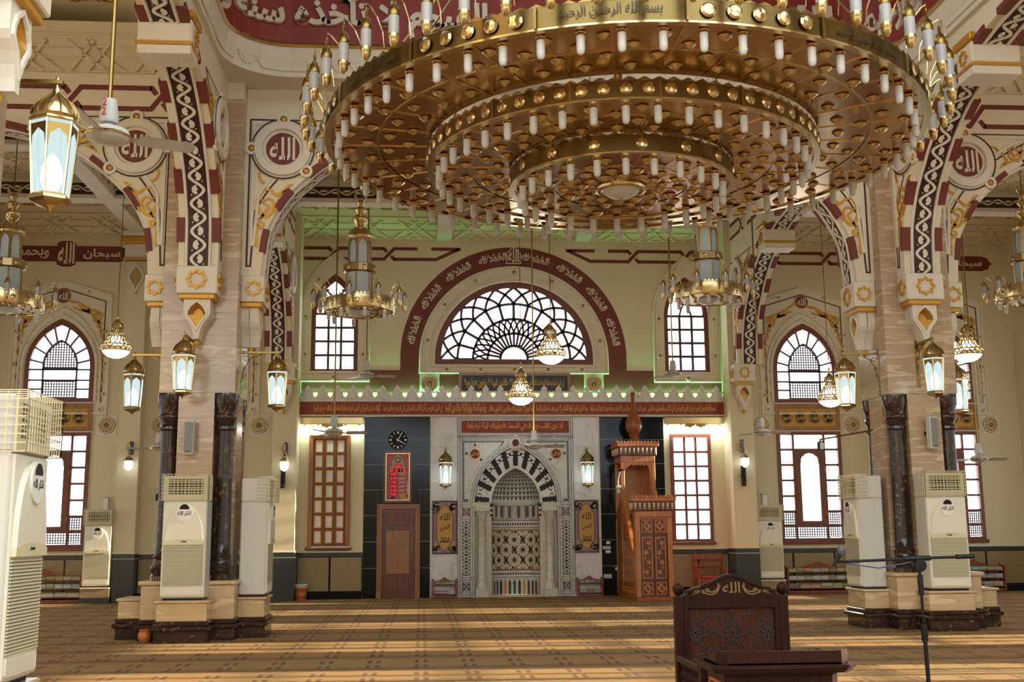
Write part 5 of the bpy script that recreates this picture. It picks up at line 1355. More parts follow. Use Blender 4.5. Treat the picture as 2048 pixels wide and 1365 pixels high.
# ================================================================ FIXTURES AND FURNITURE
# ---------- floor-standing air conditioner, front towards -Y, base at z = 0
def make_ac(label, loc, rz):
    r = thing('air_conditioner', label, 'air conditioner', loc, rz, 'floor-standing air conditioners')
    W2, D2, H = .315, .2, 1.43
    MB().cbox(-W2, W2, -D2, D2, .03, H, .018).obj('cabinet', M['acs'], r)
    MB().box(-W2 + .03, W2 - .03, -D2 + .03, D2 - .03, 0, .03).obj('plinth', M['dark'], r)
    F = FZ(-D2)
    MB(F).cbox(-W2 + .004, W2 - .004, .05, H - .01, 0, .02, .012).obj('front_panel', M['acw'], r)
    # arched upper cover
    P = [(-.29, .79), (.29, .79)] + [(.29 * cos(a)**.75 if a < pi / 2 - .01 else 0, .79 + .58 * sin(a)) for a in [pi / 2 * k / 12 for k in range(13)]]
    P += [(-p[0], p[1]) for p in reversed(P[2:-1])]
    q = MB(F); n = len(P)
    q.add([(p[0], p[1], .02) for p in P] + [(p[0] * .93, .79 + (p[1] - .79) * .95 + .01, .05) for p in P], [(i, (i + 1) % n, n + (i + 1) % n, n + i) for i in range(n)] + [tuple(range(n, 2 * n))])
    cv = q.obj('arched_cover', M['acw'], r, True)
    MB(F).prism([(-.29, .79), (.29, .79), (.285, .845), (.15, .868), (0, .878), (-.15, .868), (-.285, .845)], .02, .054).obj('cover_band', M['acg'], cv)
    lg = MB(F).box(-.018, .045, .829, .845, .054, .057).obj('maker_plate', M['dark'], cv)
    MB(F).prism([(-.045, .824), (-.03, .824), (-.02, .848), (-.035, .848)], .054, .057).obj('maker_mark', mat('steel_blue_mark', '#3f6a8a', .4) if 'steel_blue_mark' not in bpy.data.materials else bpy.data.materials['steel_blue_mark'], lg)
    # egg-shaped control with sticker
    eg = [(.115 * cos(a), 1.26 + (.14 if sin(a) < 0 else .13) * sin(a)) for a in [2 * pi * k / 24 for k in range(24)]]
    e = MB(F).prism(eg, .03, .066).obj('control_egg', M['white'], r)
    MB(F).prism([(.07 * cos(a), 1.3 + .075 * sin(a)) for a in [pi * k / 10 for k in range(11)]], .066, .07).obj('display', M['dark'], e)
    t = MB(F); text(t, 'اذكر الله', -.095, 1.2, .095, 1.275, .068, bold=.03); t.obj('lettering', M['ink'], e)
    # intake slats
    MB(F).box(-.285, .285, .2, .775, .018, .022).obj('intake_void', M['grey'], r)
    s0 = None
    for k in range(27):
        z = .205 + k * .0213
        if s0 is None: s0 = MB(lambda u, v, w: (u, -D2 - w, v)).box(-.285, .285, 0, .012, .02, .032).obj('slat', M['acg'], r); s0.location = (0, 0, z)
        else: inst(s0, 'slat', r, (0, 0, z))
    MB(F).cbox(-.275, .275, .075, .185, .02, .03, .01).obj('foot_panel', M['acw'], r)
    # outlet head and wire cage
    hd = MB().cbox(-W2, W2, -D2, D2, H, H + .36, .015).obj('outlet_head', M['acs'], r)
    MB(F).prism(rect(-W2 + .01, H + .01, W2 - .01, H + .35), 0, .02, [rect(-.25, H + .09, .25, H + .31)]).obj('outlet_frame', M['acg'], hd)
    MB(F).box(-.25, .25, H + .09, H + .31, .0, .006).obj('outlet_void', M['dark'], hd)
    q = MB(F)
    for k in range(6): q.box(-.25, .25, H + .11 + .035 * k, H + .122 + .035 * k, .006, .02)
    for k in range(9): q.box(-.24 + .058 * k, -.234 + .058 * k, H + .09, H + .31, .012, .022)
    q.obj('louvre_grid', M['acg'], hd)['kind'] = 'stuff'
    c = MB(); b = .004; yf = -D2 - .09
    for k in range(15):
        x = -W2 - .03 + (2 * W2 + .06) * k / 14; c.tube([(x, yf, H + .0), (x, yf, H + .38)], b, 4); 
        if k % 2 == 0: c.tube([(x, yf, H + .38), (x, -.04, H + .38)], b, 4)
    for k in range(8):
        z = H + .38 * k / 7; c.tube([(-W2 - .03, -.04, z), (-W2 - .03, yf, z), (W2 + .03, yf, z), (W2 + .03, -.04, z)], b, 4)
    for s in (-1, 1):
        for k in range(5): y = yf + (yf * -1 - .04) * k / 4; c.tube([(s * (W2 + .03), y, H), (s * (W2 + .03), y, H + .38)], b, 4)
    c.obj('wire_cage', M['acg'], r)['kind'] = 'stuff'
    return r
pb = .68 + .2
ac = make_ac('ivory air conditioner on the front of the marble pillar near the trash bin', (PXL, PY - pb, .6), 0)
dup(ac, (PXL + pb, PY, .6), pi / 2, 'air conditioner seen side-on beside the dark corner column near the trash bin')
dup(ac, (PXR, PY - pb, .6), 0, 'cream air conditioner on the front of the pillar behind the microphone stand')
dup(ac, (PXR - pb, PY, .6), -pi / 2, 'air conditioner turned to the nave on the pillar behind the microphone stand')
dup(ac, (PXN + pb, PYN, .6), pi / 2, 'large air conditioner cut by the picture edge under the big brass lantern')
for sg, x in ((-1, AX - 9.87), (1, AX + 6.22)):
    nm = 'clock-side aisle pilaster' if sg < 0 else 'wide minbar-side bookshelf'
    s = thing('granite_plinth', 'low speckled granite plinth under the air conditioner by the %s' % ('clock-side pilaster' if sg < 0 else 'minbar-side window'), 'plinth', (x, DW - .3, 0), group='granite plinths')
    MB().box(-.33, .33, -.26, .26, .13, .33).obj('block', M['granite'], s); MB().cbox(-.34, .34, -.28, .26, .33, .36, .008).obj('cap', M['creamw'], s); MB().box(-.34, .34, -.25, .26, 0, .13).obj('skirting', M['slate'], s)
    dup(ac, (x, DW - .3, .36), 0, 'white air conditioner on a granite plinth by the ' + nm)
    p = thing('pipe_duct', 'short white pipe duct on the wall above the %s-side end wall air conditioner' % ('clock' if sg < 0 else 'minbar'), 'duct', (x + .03, DW - .06, 2.15 if sg < 0 else 2.145), group='white pipe ducts')
    MB().cbox(-.06, .06, -.05, .06, 0, .3, .01).obj('duct', M['white'], p); MB().cbox(-.065, .065, -.055, .06, .28, .31, .004).obj('duct_cap', M['lgrey'], p)

# ---------- hexagonal brass lantern on a bracket: hangs from (0,0,0), bracket goes to +Y
def make_lantern(label, loc, rz, arm=.55):
    r = thing('wall_lantern', label, 'lantern', loc, rz, 'hexagonal brass lanterns')
    hexa = lambda R, z, o=0: [(R * cos(pi / 3 * k + o), R * sin(pi / 3 * k + o), z) for k in range(6)]
    MB().lathe([(.0, .12), (.014, .1), (.02, .08), (.012, .05), (.018, .03), (.03, 0), (.035, -.02), (.06, -.05), (.12, -.1), (.158, -.16), (.165, -.2), (.15, -.225), (.165, -.24)], (0, 0, 0), 12).obj('dome', M['gold'], r, True)
    rib = MB()
    for k in range(12):
        a = pi / 6 * k; rib.tube([(x * cos(a), x * sin(a), z) for x, z in ((.035, -.02), (.062, -.05), (.122, -.1), (.16, -.16), (.167, -.2))], .006, 4)
    rib.obj('dome_ribs', M['brass'], r)['kind'] = 'stuff'
    A, B = hexa(.165, -.25), hexa(.125, -.78)
    for k in range(6):
        j = (k + 1) % 6; a0, a1, b0, b1 = map(Vector, (A[k], A[j], B[k], B[j]))
        f = lambda s, t: (a0.lerp(a1, s).lerp(b0.lerp(b1, s), t))[:]
        g = MB().add([f(0, 0), f(1, 0), f(1, 1), f(0, 1)], [(0, 1, 2, 3)]).obj('glass_pane', M['lglass'], r)
        q = MB(); nrm = (a0 + a1).normalized() * .004
        top = [f(.06, .04), f(.94, .04), f(.94, .38), f(.86, .2), f(.5, .11), f(.14, .2), f(.06, .38)]
        q.add([tuple(Vector(p) + nrm) for p in top], [(0, 1, 4), (1, 2, 3), (1, 3, 4), (0, 4, 5), (0, 5, 6)]); q.obj('filigree', M['brass'], g)
        MB().tube([A[k], B[k]], .009, 5).obj('frame_bar', M['gold'], r)
    MB().lathe([(.17, -.25), (.178, -.24), (.17, -.225)], (0, 0, 0), 6).obj('top_band', M['gold'], r)
    MB().lathe([(.13, -.77), (.145, -.79), (.145, -.81), (.12, -.83), (.06, -.85), (.02, -.87), (.0, -.9)], (0, 0, 0), 6).obj('base', M['gold'], r)
    MB().lathe([(0, -.74), (.05, -.72), (.075, -.66), (.07, -.58), (.04, -.5), (.0, -.46)], (0, 0, 0), 12).obj('bulb', M['bulb'], r, True)
    lamp('lantern_light', 'POINT', (0, 0, -.6), 24, (.85, .97, 1), shadow_soft_size=.05).parent = r
    br = MB().cbox(-.02, .02, -.04, arm, .05, .085, .004).obj('bracket_arm', M['brass'], r)
    MB().cbox(-.03, .03, arm - .012, arm + .012, -.62, .14, .004).obj('wall_plate', M['brass'], br)
    if arm > .3:
        q = MB()
        q.tube([(0, arm - .02, -.42), (0, arm - .05, -.2), (0, arm - .15, -.03), (0, arm - .33, .04)], .008, 5)
        for cy, cz, R in ((arm - .08, -.04, .06), (arm - .2, .01, .04), (arm - .06, -.18, .04), (arm - .13, -.05, .03), (arm - .05, -.3, .03)):
            q.tube([(0, cy + R * (1 - t / 14) * cos(t * .6), cz + R * (1 - t / 14) * sin(t * .6)) for t in range(12)], .006, 4)
        q.obj('bracket_scroll', M['brass'], br)
    return r
zl = 4.32
lan = make_lantern('brass lantern on the front of the clock-side pillar above the grey speaker', (PXL - .1, PY - PW - .58, 4.42), 0, .58)
dup(lan, (PXL + PW + .58, PY - .1, zl), 0, 'brass lantern reaching from the clock-side pillar over the nave')
dup(lan, (PXL - PW - .58, PY + .2, zl), 0, 'brass lantern reaching from the clock-side pillar over the aisle')
dup(lan, (PXR - .06, PY - PW - .58, 4.42), 0, 'brass lantern on the front of the minbar-side pillar above the grey speaker')
dup(lan, (PXR - PW - .58, PY - .25, zl), 0, 'brass lantern reaching from the minbar-side pillar over the nave')
dup(lan, (PXR + PW + .58, PY + .55, zl), 0, 'brass lantern reaching from the minbar-side pillar over the aisle')
dup(lan, (PXN + PW + .42, PYN + .35, 4.64), 0, 'big brass lantern hanging before the pillar cut by the picture edge')
# fix arms: bracket goes to +Y before rotation, so turn each towards its pillar
for o in [o for o in bpy.data.objects if o.name.startswith('wall_lantern') and o.parent is None]:
    x, y = o.location.x, o.location.y
    px = PXL if x < 2 else PXR; py = PYN if y < 12 else PY
    dx, dy = px - x, py - y
    ang = atan2(dy, dx); ang = round(ang / (pi / 2)) * (pi / 2); o.rotation_euler.z = ang - pi / 2
l2 = make_lantern('brass lantern on the white marble beside the mihrab, door side', (.57, DW - .26, 3.5), 0, .22)
dup(l2, (4.07, DW - .26, 3.5), 0, 'brass lantern on the white marble beside the mihrab, minbar side')

# ---------- grey column speakers
def speaker(label, loc, rz, h=.52, mt='lgrey', w=.075):
    s = thing('column_speaker', label, 'speaker', loc, rz, 'wall column speakers')
    MB().cbox(-w, w, -.12, 0, 0, h, .015).obj('housing', M['lgrey' if mt != 'dark' else 'dark'], s)
    MB().cbox(-w + .012, w - .012, -.127, -.115, .03, h - .03, .005).obj('grille', M['grey' if mt != 'dark' else 'dark'], s)
    MB().box(-.02, .02, -.13, -.125, .04, .055).obj('badge', M['dark'] if mt != 'dark' else M['grey'], s)
    MB().box(-.03, .03, 0, .09, h * .45, h * .55).obj('wall_bracket', M['dark'], s)
    return s
speaker('grey column speaker between the dark columns of the clock-side pillar', (PXL - .06, PY - PW - .09, 2.72), 0)
speaker('grey column speaker between the dark columns of the minbar-side pillar', (PXR + .02, PY - PW - .09, 2.78), .25)
speaker('black column speaker under the small wall lamp near the trash bin', (AX - 5.58, 27.21, 2.62), 0, .5, 'dark', .05)
speaker('black column speaker under the small wall lamp behind the minbar', (AX + 5.52, 27.21, 2.62), 0, .5, 'dark', .05)

# ---------- small hanging glass lamps on the pilasters
def sconce(label, loc):
    r = thing('wall_sconce', label, 'lamp', loc, 0, 'small wall lamps with blue mounts')
    MB(lambda u, v, w: (u, -w, v)).prism([(.05 * cos(a), .0 + (.12 if sin(a) > 0 else -.12) + .05 * sin(a)) for a in [2 * pi * k / 16 for k in range(16)]], 0, .03).obj('mount', M['blue'], r)
    MB(lambda u, v, w: (u, -w, v)).sweep(arc(0, 0, .1, 100, 260, 10), [(-.012, .03), (-.012, .045), (.012, .045), (.012, .03)]).obj('crescent', M['goldp'], r)
    MB().tube([(0, -.03, .12), (0, -.14, .15), (0, -.2, .08), (0, -.2, -.02)], .008, 5).obj('hook', M['gold'], r)
    q = MB()
    for k in range(3): a = 2 * pi * k / 3; q.tube([(0, -.2, -.02), (.1 * cos(a), -.2 + .1 * sin(a), -.3)], .004, 4)
    q.obj('chain', M['gold'], r)
    MB().lathe([(.02, -.2), (.06, -.22), (.1, -.27), (.13, -.3), (.13, -.315), (.1, -.32)], (0, -.2, 0), 14).obj('cap', M['gold'], r, True)
    MB().lathe([(.095, -.32), (.1, -.4), (.09, -.47), (.05, -.52), (0, -.54)], (0, -.2, 0), 14).obj('glass', M['lampon'], r, True)
    return r
sconce('small white glass lamp hanging from a blue mount near the trash bin', (AX - 5.55, 27.28, 3.55))
sconce('small white glass lamp hanging from a blue mount behind the minbar', (AX + 5.55, 27.28, 3.6))
sconce('small white glass lamp hanging from a blue mount by the clock-side aisle window', (AX - 9.22, 27.58, 3.6))

# ---------- pendant basket lamps
def make_basket(label, loc, L):
    r = thing('basket_pendant', label, 'pendant lamp', loc, 0, 'gold basket pendant lamps')
    q = MB(); prof = [(.05, .52), (.1, .48), (.115, .42), (.08, .37), (.12, .3), (.15, .24), (.2, .15), (.27, .08), (.29, .03), (.25, -.02)]
    for k in range(18):
        for s in (-1, 1): q.tube([(x * cos(2 * pi * k / 18 + s * i * .16), x * sin(2 * pi * k / 18 + s * i * .16), z) for i, (x, z) in enumerate(prof)], .009, 4)
    for x, z in prof[1::2] + [prof[-1], prof[3]]: q.lathe([(x - .012, z), (x, z + .012), (x + .012, z), (x, z - .012), (x - .012, z)], (0, 0, 0), 20, caps=False)
    q.obj('filigree_basket', M['gold'], r)['kind'] = 'stuff'
    MB().lathe([(0, .28), (.06, .27), (.1, .2), (.12, .1), (.0, .08)], (0, 0, 0), 12).obj('inner_glass', M['lampon'], r, True)
    MB().lathe([(.25, -.02), (.22, -.07), (.16, -.12), (.08, -.15), (0, -.16)], (0, 0, 0), 20).obj('bowl', M['lampon'], r, True)
    lamp('basket_light', 'POINT', (0, 0, -.22), 16, (1, .97, .9), shadow_soft_size=.12).parent = r
    MB().lathe([(.06, .52), (.04, .56), (.02, .58), (.028, .61), (.015, .64), (.022, .67), (.01, .7)], (0, 0, 0), 10).obj('finial', M['gold'], r, True)
    MB().tube([(0, 0, .68), (0, 0, L)], .008, 5).obj('cord', M['brass'], r)
    return r
def atp(x, y, Y):     # pixel of the photograph at a depth -> world point
    yaw, pitch, roll = .080, .170, -.0084
    f = Vector((sin(yaw) * cos(pitch), cos(yaw) * cos(pitch), sin(pitch))); r = Vector((cos(yaw), -sin(yaw), 0)); u = r.cross(f)
    c, s = cos(roll), sin(roll); r2, u2 = r * c + u * s, u * c - r * s
    d = r2 * ((x - 1024) / 2255) - u2 * ((y - 682.5) / 2255) + f
    return d * (Y / d.y) + Vector((0, 0, 1.5))
p = atp(232, 700, 21); bk = make_basket('gold basket pendant with glowing bowl hanging in the clock-side aisle', p, 9.45 - p.z)
for x, y, Y, lb in ((1102, 712, 20.5, 'gold basket pendant with glowing bowl in front of the fan window panes'), (1042, 795, 22, 'gold basket pendant with glowing bowl in front of the green inscription board'),
                    (1661, 800, 23.5, 'gold basket pendant with glowing bowl before the first minbar-side aisle window'), (1936, 708, 20.5, 'gold basket pendant with glowing bowl beside the minbar-side pillar')):
    p = atp(x, y, Y); o = dup(bk, p, 0, lb)
    for ch in o.children:
        if ch.name.startswith('cord'): ch.scale.z = 1; m = MB().tube([(0, 0, .68), (0, 0, 9.45 - p.z)], .008, 5).mesh('cord', M['brass']); ch.data = m

# ---------- ceiling fans
def make_fan(label, hub, zc, ang, blade=.6):
    r = thing('ceiling_fan', label, 'ceiling fan', hub, ang, 'ceiling fans on long rods')
    MB().tube([(0, 0, .3), (0, 0, zc - hub.z)], .018, 6).obj('rod', M['brass'], r)
    MB().lathe([(.035, .34), (.06, .33), (.085, .15), (.07, .12)], (0, 0, 0), 12).obj('canopy_cup', M['lgrey'], r, True)
    MB().lathe([(.03, .12), (.05, .1), (.17, .05), (.19, .0), (.16, -.04), (.06, -.07), (0, -.075)], (0, 0, 0), 18).obj('motor', M['lgrey'], r, True)
    MB().lathe([(.188, .012), (.196, .0), (.188, -.012)], (0, 0, 0), 18, caps=False).obj('motor_band', M['gold'], r)
    for k in range(3):
        a = 2 * pi * k / 3
        b = MB().add([(x * cos(a) - y * sin(a), x * sin(a) + y * cos(a), z) for x, y, z in [(.15, -.04, 0), (.25, -.03, .01), (.25, .03, -.01), (.15, .04, 0), (.25, -.065, .025), (blade, -.075, .03), (blade + .04, 0, .005), (blade, .06, -.02), (.25, .05, -.02)]], [(0, 1, 2, 3), (4, 5, 6, 7, 8)])
        v0 = list(b.v); b.add([(x, y, z - .008) for x, y, z in v0], [(3, 2, 1, 0), (8, 7, 6, 5, 4)]); b.obj('blade', M['lgrey'], r)
    return r
def fan(x, y, Y, zc, ang, lb, bl=.65): return make_fan(lb, atp(x, y, Y), zc, ang, bl)
fan(668, 866, 23, 9.4, .0, 'ceiling fan on a brass rod in front of the framed pages')
fan(1068, 893, 24, 9.4, .1, 'ceiling fan on a brass rod in front of the mihrab arch')
fan(318, 897, 25, 9.4, 1.0, 'ceiling fan half hidden by the dark column near the emergency lamp')
fan(733, 752, 26, 9.4, .2, 'pale ceiling fan at the sill of the clock-side upper nave window')
fan(1346, 750, 26, 9.4, .1, 'pale ceiling fan at the sill of the minbar-side upper nave window')
fan(1523, 866, 24.5, 9.4, .05, 'ceiling fan in front of the round rosette behind the minbar')
fan(1958, 919, 23.5, 9.4, .1, 'ceiling fan in the minbar-side aisle by the second window')
p = atp(216, 273, 9.5)
f = make_fan('large ceiling fan with a gold rimmed motor and numbered cup beside the big lantern', p, 9.7, .4, .7)
t = MB(lambda u, v, w: (u, -.082 - w, v)); text(t, '2', -.02, .25, .025, .32, 0, arabic=False, bold=.01, ext=.001); text(t, '2', -.02, .165, .025, .235, .006, arabic=False, bold=.01, ext=.001); q = t.obj('lettering', mat('red_marker', '#b02020', .5), f); q.rotation_euler.z = -.4 - .3

# ---------- emergency lamps and sockets
for x, y, lb in ((326, 992, 'twin emergency lamp with black battery box by the dark column'), (1500, 984, 'twin emergency lamp with battery box above the minbar-side air conditioner')):
    p = atp(x, y, DW); r = thing('emergency_lamp', lb, 'lamp', (p.x, DW, p.z), 0, 'twin emergency lamps')
    MB().cbox(-.15, .15, -.1, 0, -.12, .04, .012).obj('battery_box', M['dark'], r); MB().box(.03, .14, -.104, -.1, -.05, .03).obj('warning_label', M['yellow'], r)
    for s in (-1, 1): MB().lathe([(.0, -.02), (.06, -.04), (.075, -.08), (.06, -.09), (0, -.095)], (s * .09, -.02, .12), 14, 'y').obj('lamp_head', M['lgrey'], r, True)
p = atp(313, 1092, DW); r = thing('wall_socket', 'small white wall socket on the cream wall by the dark column', 'socket', (p.x, DW, p.z)); MB().cbox(-.06, .06, -.012, 0, -.04, .04, .004).obj('plate', M['white'], r); MB().box(-.03, .03, -.016, -.012, -.02, .02).obj('switch', M['lgrey'], r)

# ---------- waste bin, clay pot
r = thing('waste_bin', 'orange ribbed plastic waste bin with a white liner against the end wall', 'bin', (-2.86, DW - .32, 0))
MB().lathe([(.12, 0), (.125, .02), (.135, .1), (.145, .11), (.145, .13), (.14, .14), (.15, .24), (.158, .25), (.16, .33)], (0, 0, 0), 18, caps=False).obj('tub', M['orange'], r, True)
MB().lathe([(0, .012), (.12, .01)], (0, 0, 0), 18).obj('tub_floor', M['orange'], r)
MB().lathe([(.155, .28), (.168, .31), (.175, .36), (.165, .375), (.15, .35), (.14, .2)], (0, 0, 0), 18, caps=False).obj('liner', M['lgrey'], r, True)
r = thing('clay_pot', 'small orange-brown clay pot half hidden by the pillar skirting', 'pot', (PXL - .55, 17.22, 0))
MB().lathe([(.06, 0), (.085, .02), (.1, .07), (.095, .12), (.075, .15), (.08, .17), (.07, .175), (.06, .15)], (0, 0, 0), 14).obj('body', M['orange'], r, True)
MB().lathe([(.072, .168), (.086, .172), (.086, .186), (.07, .186)], (0, 0, 0), 14, caps=False).obj('rim', M['orange'], r)

# ---------- bookshelves and books
BPAL = (('olive green', '#5d6238'), ('khaki', '#9a9458'), ('slate blue', '#6f8696'), ('pale blue', '#a9b8c6'), ('tan', '#a8925c'), ('dark red', '#7a3a34'), ('moss green', '#7f8f52'), ('pale grey', '#b4b6ae'), ('teal', '#7fb0a0'))
BK = [mat('book_%d' % i, c, .55, var=.12, scale=30) for i, (n_, c) in enumerate(BPAL)]
BOOK = {}
def book(x, y, z, lx, ly, lz, label, grp, i):
    o = thing('book', BPAL[i][0] + ' ' + label, 'book', (x, y, z), 0, grp)
    k = (i, round(lx, 3), round(lz, 3))
    if k not in BOOK:
        c = MB().cbox(-lx / 2, lx / 2, -ly / 2, ly / 2, 0, lz, .003).mesh('cover', BK[i])
        BOOK[k] = (c, MB().box(-lx * .47, lx * .47, -ly / 2 - .002, -ly / 2, lz * .66, lz * .82).mesh('page_edge', M['paper']))
    inst(BOOK[k][0], 'cover', o); inst(BOOK[k][1], 'page_edge', o)
def shelf(name, label, x0, x1, yb, d, levels, htop):
    r = thing(name, label, 'bookshelf', ((x0 + x1) / 2, yb, 0)); w = (x1 - x0) / 2
    for s in (-1, 1):
        MB().cbox(s * w - .02, s * w + .02, -d, 0, 0, htop * .98, .006).obj('side_panel', M['shelfw'], r)
        MB().dome((0, 0, 0), .03, .05).map(lambda a, b, c: (s * w + a, -.03 + b, htop * .98 + c)).obj('finial', M['shelfw'], r)
    for z in levels: MB().cbox(-w, w, -d, 0, z - .02, z, .004).obj('shelf_board', M['shelfw'], r)
    MB().box(-w, w, -d + .01, -d + .03, .01, levels[0] - .06).obj('kick_board', M['shelfw'], r)
    P = [(-w, htop * .9), (w, htop * .9), (w, htop * .95), (w * .55, htop * .97), (w * .4, htop * 1.02), (.18 * w, htop * 1.1), (.06 * w, htop * 1.17), (0, htop * 1.18), (-.06 * w, htop * 1.17), (-.18 * w, htop * 1.1), (-w * .4, htop * 1.02), (-w * .55, htop * .97), (-w, htop * .95)]
    MB(lambda u, v, q: (u, -q, v)).prism(P, 0, .025).obj('crest', M['shelfw'], r)
    return r
def piles(x0, x1, y, z, n, c, h, pal, grp, lab):
    wd = (x1 - x0) / n - .012
    for k in range(n):
        x = x0 + (x1 - x0) * (k + .5) / n; zz = z + .001; base = random.choice(pal)
        for i in range(c): 
            book(x + random.uniform(-.004, .004), y, zz, round(wd, 3), .15, h, lab, grp, base if random.random() < .6 else random.choice(pal)); zz += h + .001
yb = DW - .1
pR = (atp(1575, 1150, DW - .3).x, atp(1708, 1150, DW - .3).x)
UP, MI, LO = (0, 1, 4, 6, 8), (2, 3, 6, 7, 3), (1, 4, 5, 0, 7)
def stock(a, b, nm, n, lab):
    for z, k, c, h, pal, bd in ((.14, max(2, round(n * .75)), 4, .027, LO, 'bottom'), (.34, n, 4, .023, MI, 'middle'), (.53, n, 3, .026, UP, 'top')):
        piles(a, b, yb - .14, z, k, c, h, pal, 'books piled on the %s board of %s' % (bd, nm), 'book on the %s board of the %s' % (bd, lab))
shelf('bookshelf', 'wide red-brown bookshelf of three rows under the first minbar-side aisle window', pR[0], pR[1], yb, .26, (.14, .34, .53), .66)
stock(pR[0] + .03, pR[1] - .03, 'the wide bookshelf', 8, 'wide minbar-side bookshelf')
p2 = (atp(1905, 1150, DW - .3).x, atp(2008, 1150, DW - .3).x)
shelf('bookshelf', 'red-brown bookshelf partly hidden by the minbar-side pillar', p2[0], p2[1], yb, .26, (.14, .34, .53), .66)
stock(p2[0] + .3, p2[1] - .03, 'the half hidden bookshelf', 5, 'bookshelf behind the minbar-side pillar')
p3 = (atp(-10, 1170, DW - .3).x, atp(163, 1170, DW - .3).x)
shelf('bookshelf', 'dark red-brown bookshelf under the clock-side aisle window', p3[0], p3[1], yb, .26, (.14, .34, .53), .66)
stock(p3[1] - 1.2, p3[1] - .03, 'the clock-side bookshelf', 6, 'bookshelf under the clock-side window')
for a, b, nm in ((.27, .83, 'door'), (3.79, 4.38, 'minbar')):
    shelf('book_rack', 'small wooden book rack on the floor beside the mihrab, %s side' % nm, a, b, DW - .06, .2, (.1, .33), .42)
    piles(a + .03, b - .03, DW - .17, .1, 3, 3, .024, LO, 'books on the %s-side rack' % nm, 'book on the lower board of the small %s-side rack' % nm)
    piles(a + .03, b - .03, DW - .17, .33, 4, 2, .024, UP, 'books on the %s-side rack' % nm, 'book on the top board of the small %s-side rack' % nm)

# ---------- papers and plates on the black tiles
for k, (x, y, w_, h_, lb) in enumerate(((1216, 1086, .1, .07, 'small white paper note taped highest on the black tile beside the minbar'), (1213, 1096, .2, .08, 'grey tape strip across the black tile beside the minbar'), (1216, 1104, .13, .07, 'white paper note under the tape strip on the black tile beside the minbar'), (1215, 1153, .2, .1, 'grey control plate low on the black tile beside the minbar'), (1232, 1138, .05, .07, 'tiny white switch on the black tile next to the minbar'))):
    p = atp(x, y, DW); tag(MB(lambda u, v, w: (p.x + u, DW - .031 - w, p.z + v)).cbox(-w_ / 2, w_ / 2, -h_ / 2, h_ / 2, 0, .012, .003).obj('paper_note' if k in (0, 2) else ('tape_strip' if k == 1 else ('control_plate' if k == 3 else 'wall_switch')), M['lgrey'] if k in (1, 3) else M['white']), lb, 'note' if k in (0, 2) else ('tape' if k == 1 else 'switch'))

# ---------- floodlight on an arm fixed to the minbar-side pillar
a, b = atp(1745, 861, PY), atp(1640, 880, PY - .1)
r = thing('arm_floodlight', 'small black floodlight at the end of a thin brass arm on the minbar-side pillar', 'lamp', b)
MB().tube([(0, 0, 0), (a - b)[:]], .014, 6).obj('arm', M['brass'], r)
MB().cbox(-.04, .05, -.06, .04, -.17, -.03, .01).obj('lamp_head', M['dark'], r); MB().cbox(-.03, .04, -.066, -.055, -.16, -.05, .004).obj('lens', M['lgrey'], r)
MB().box(-.006, .014, -.01, .01, -.04, .01).obj('yoke', M['dark'], r)
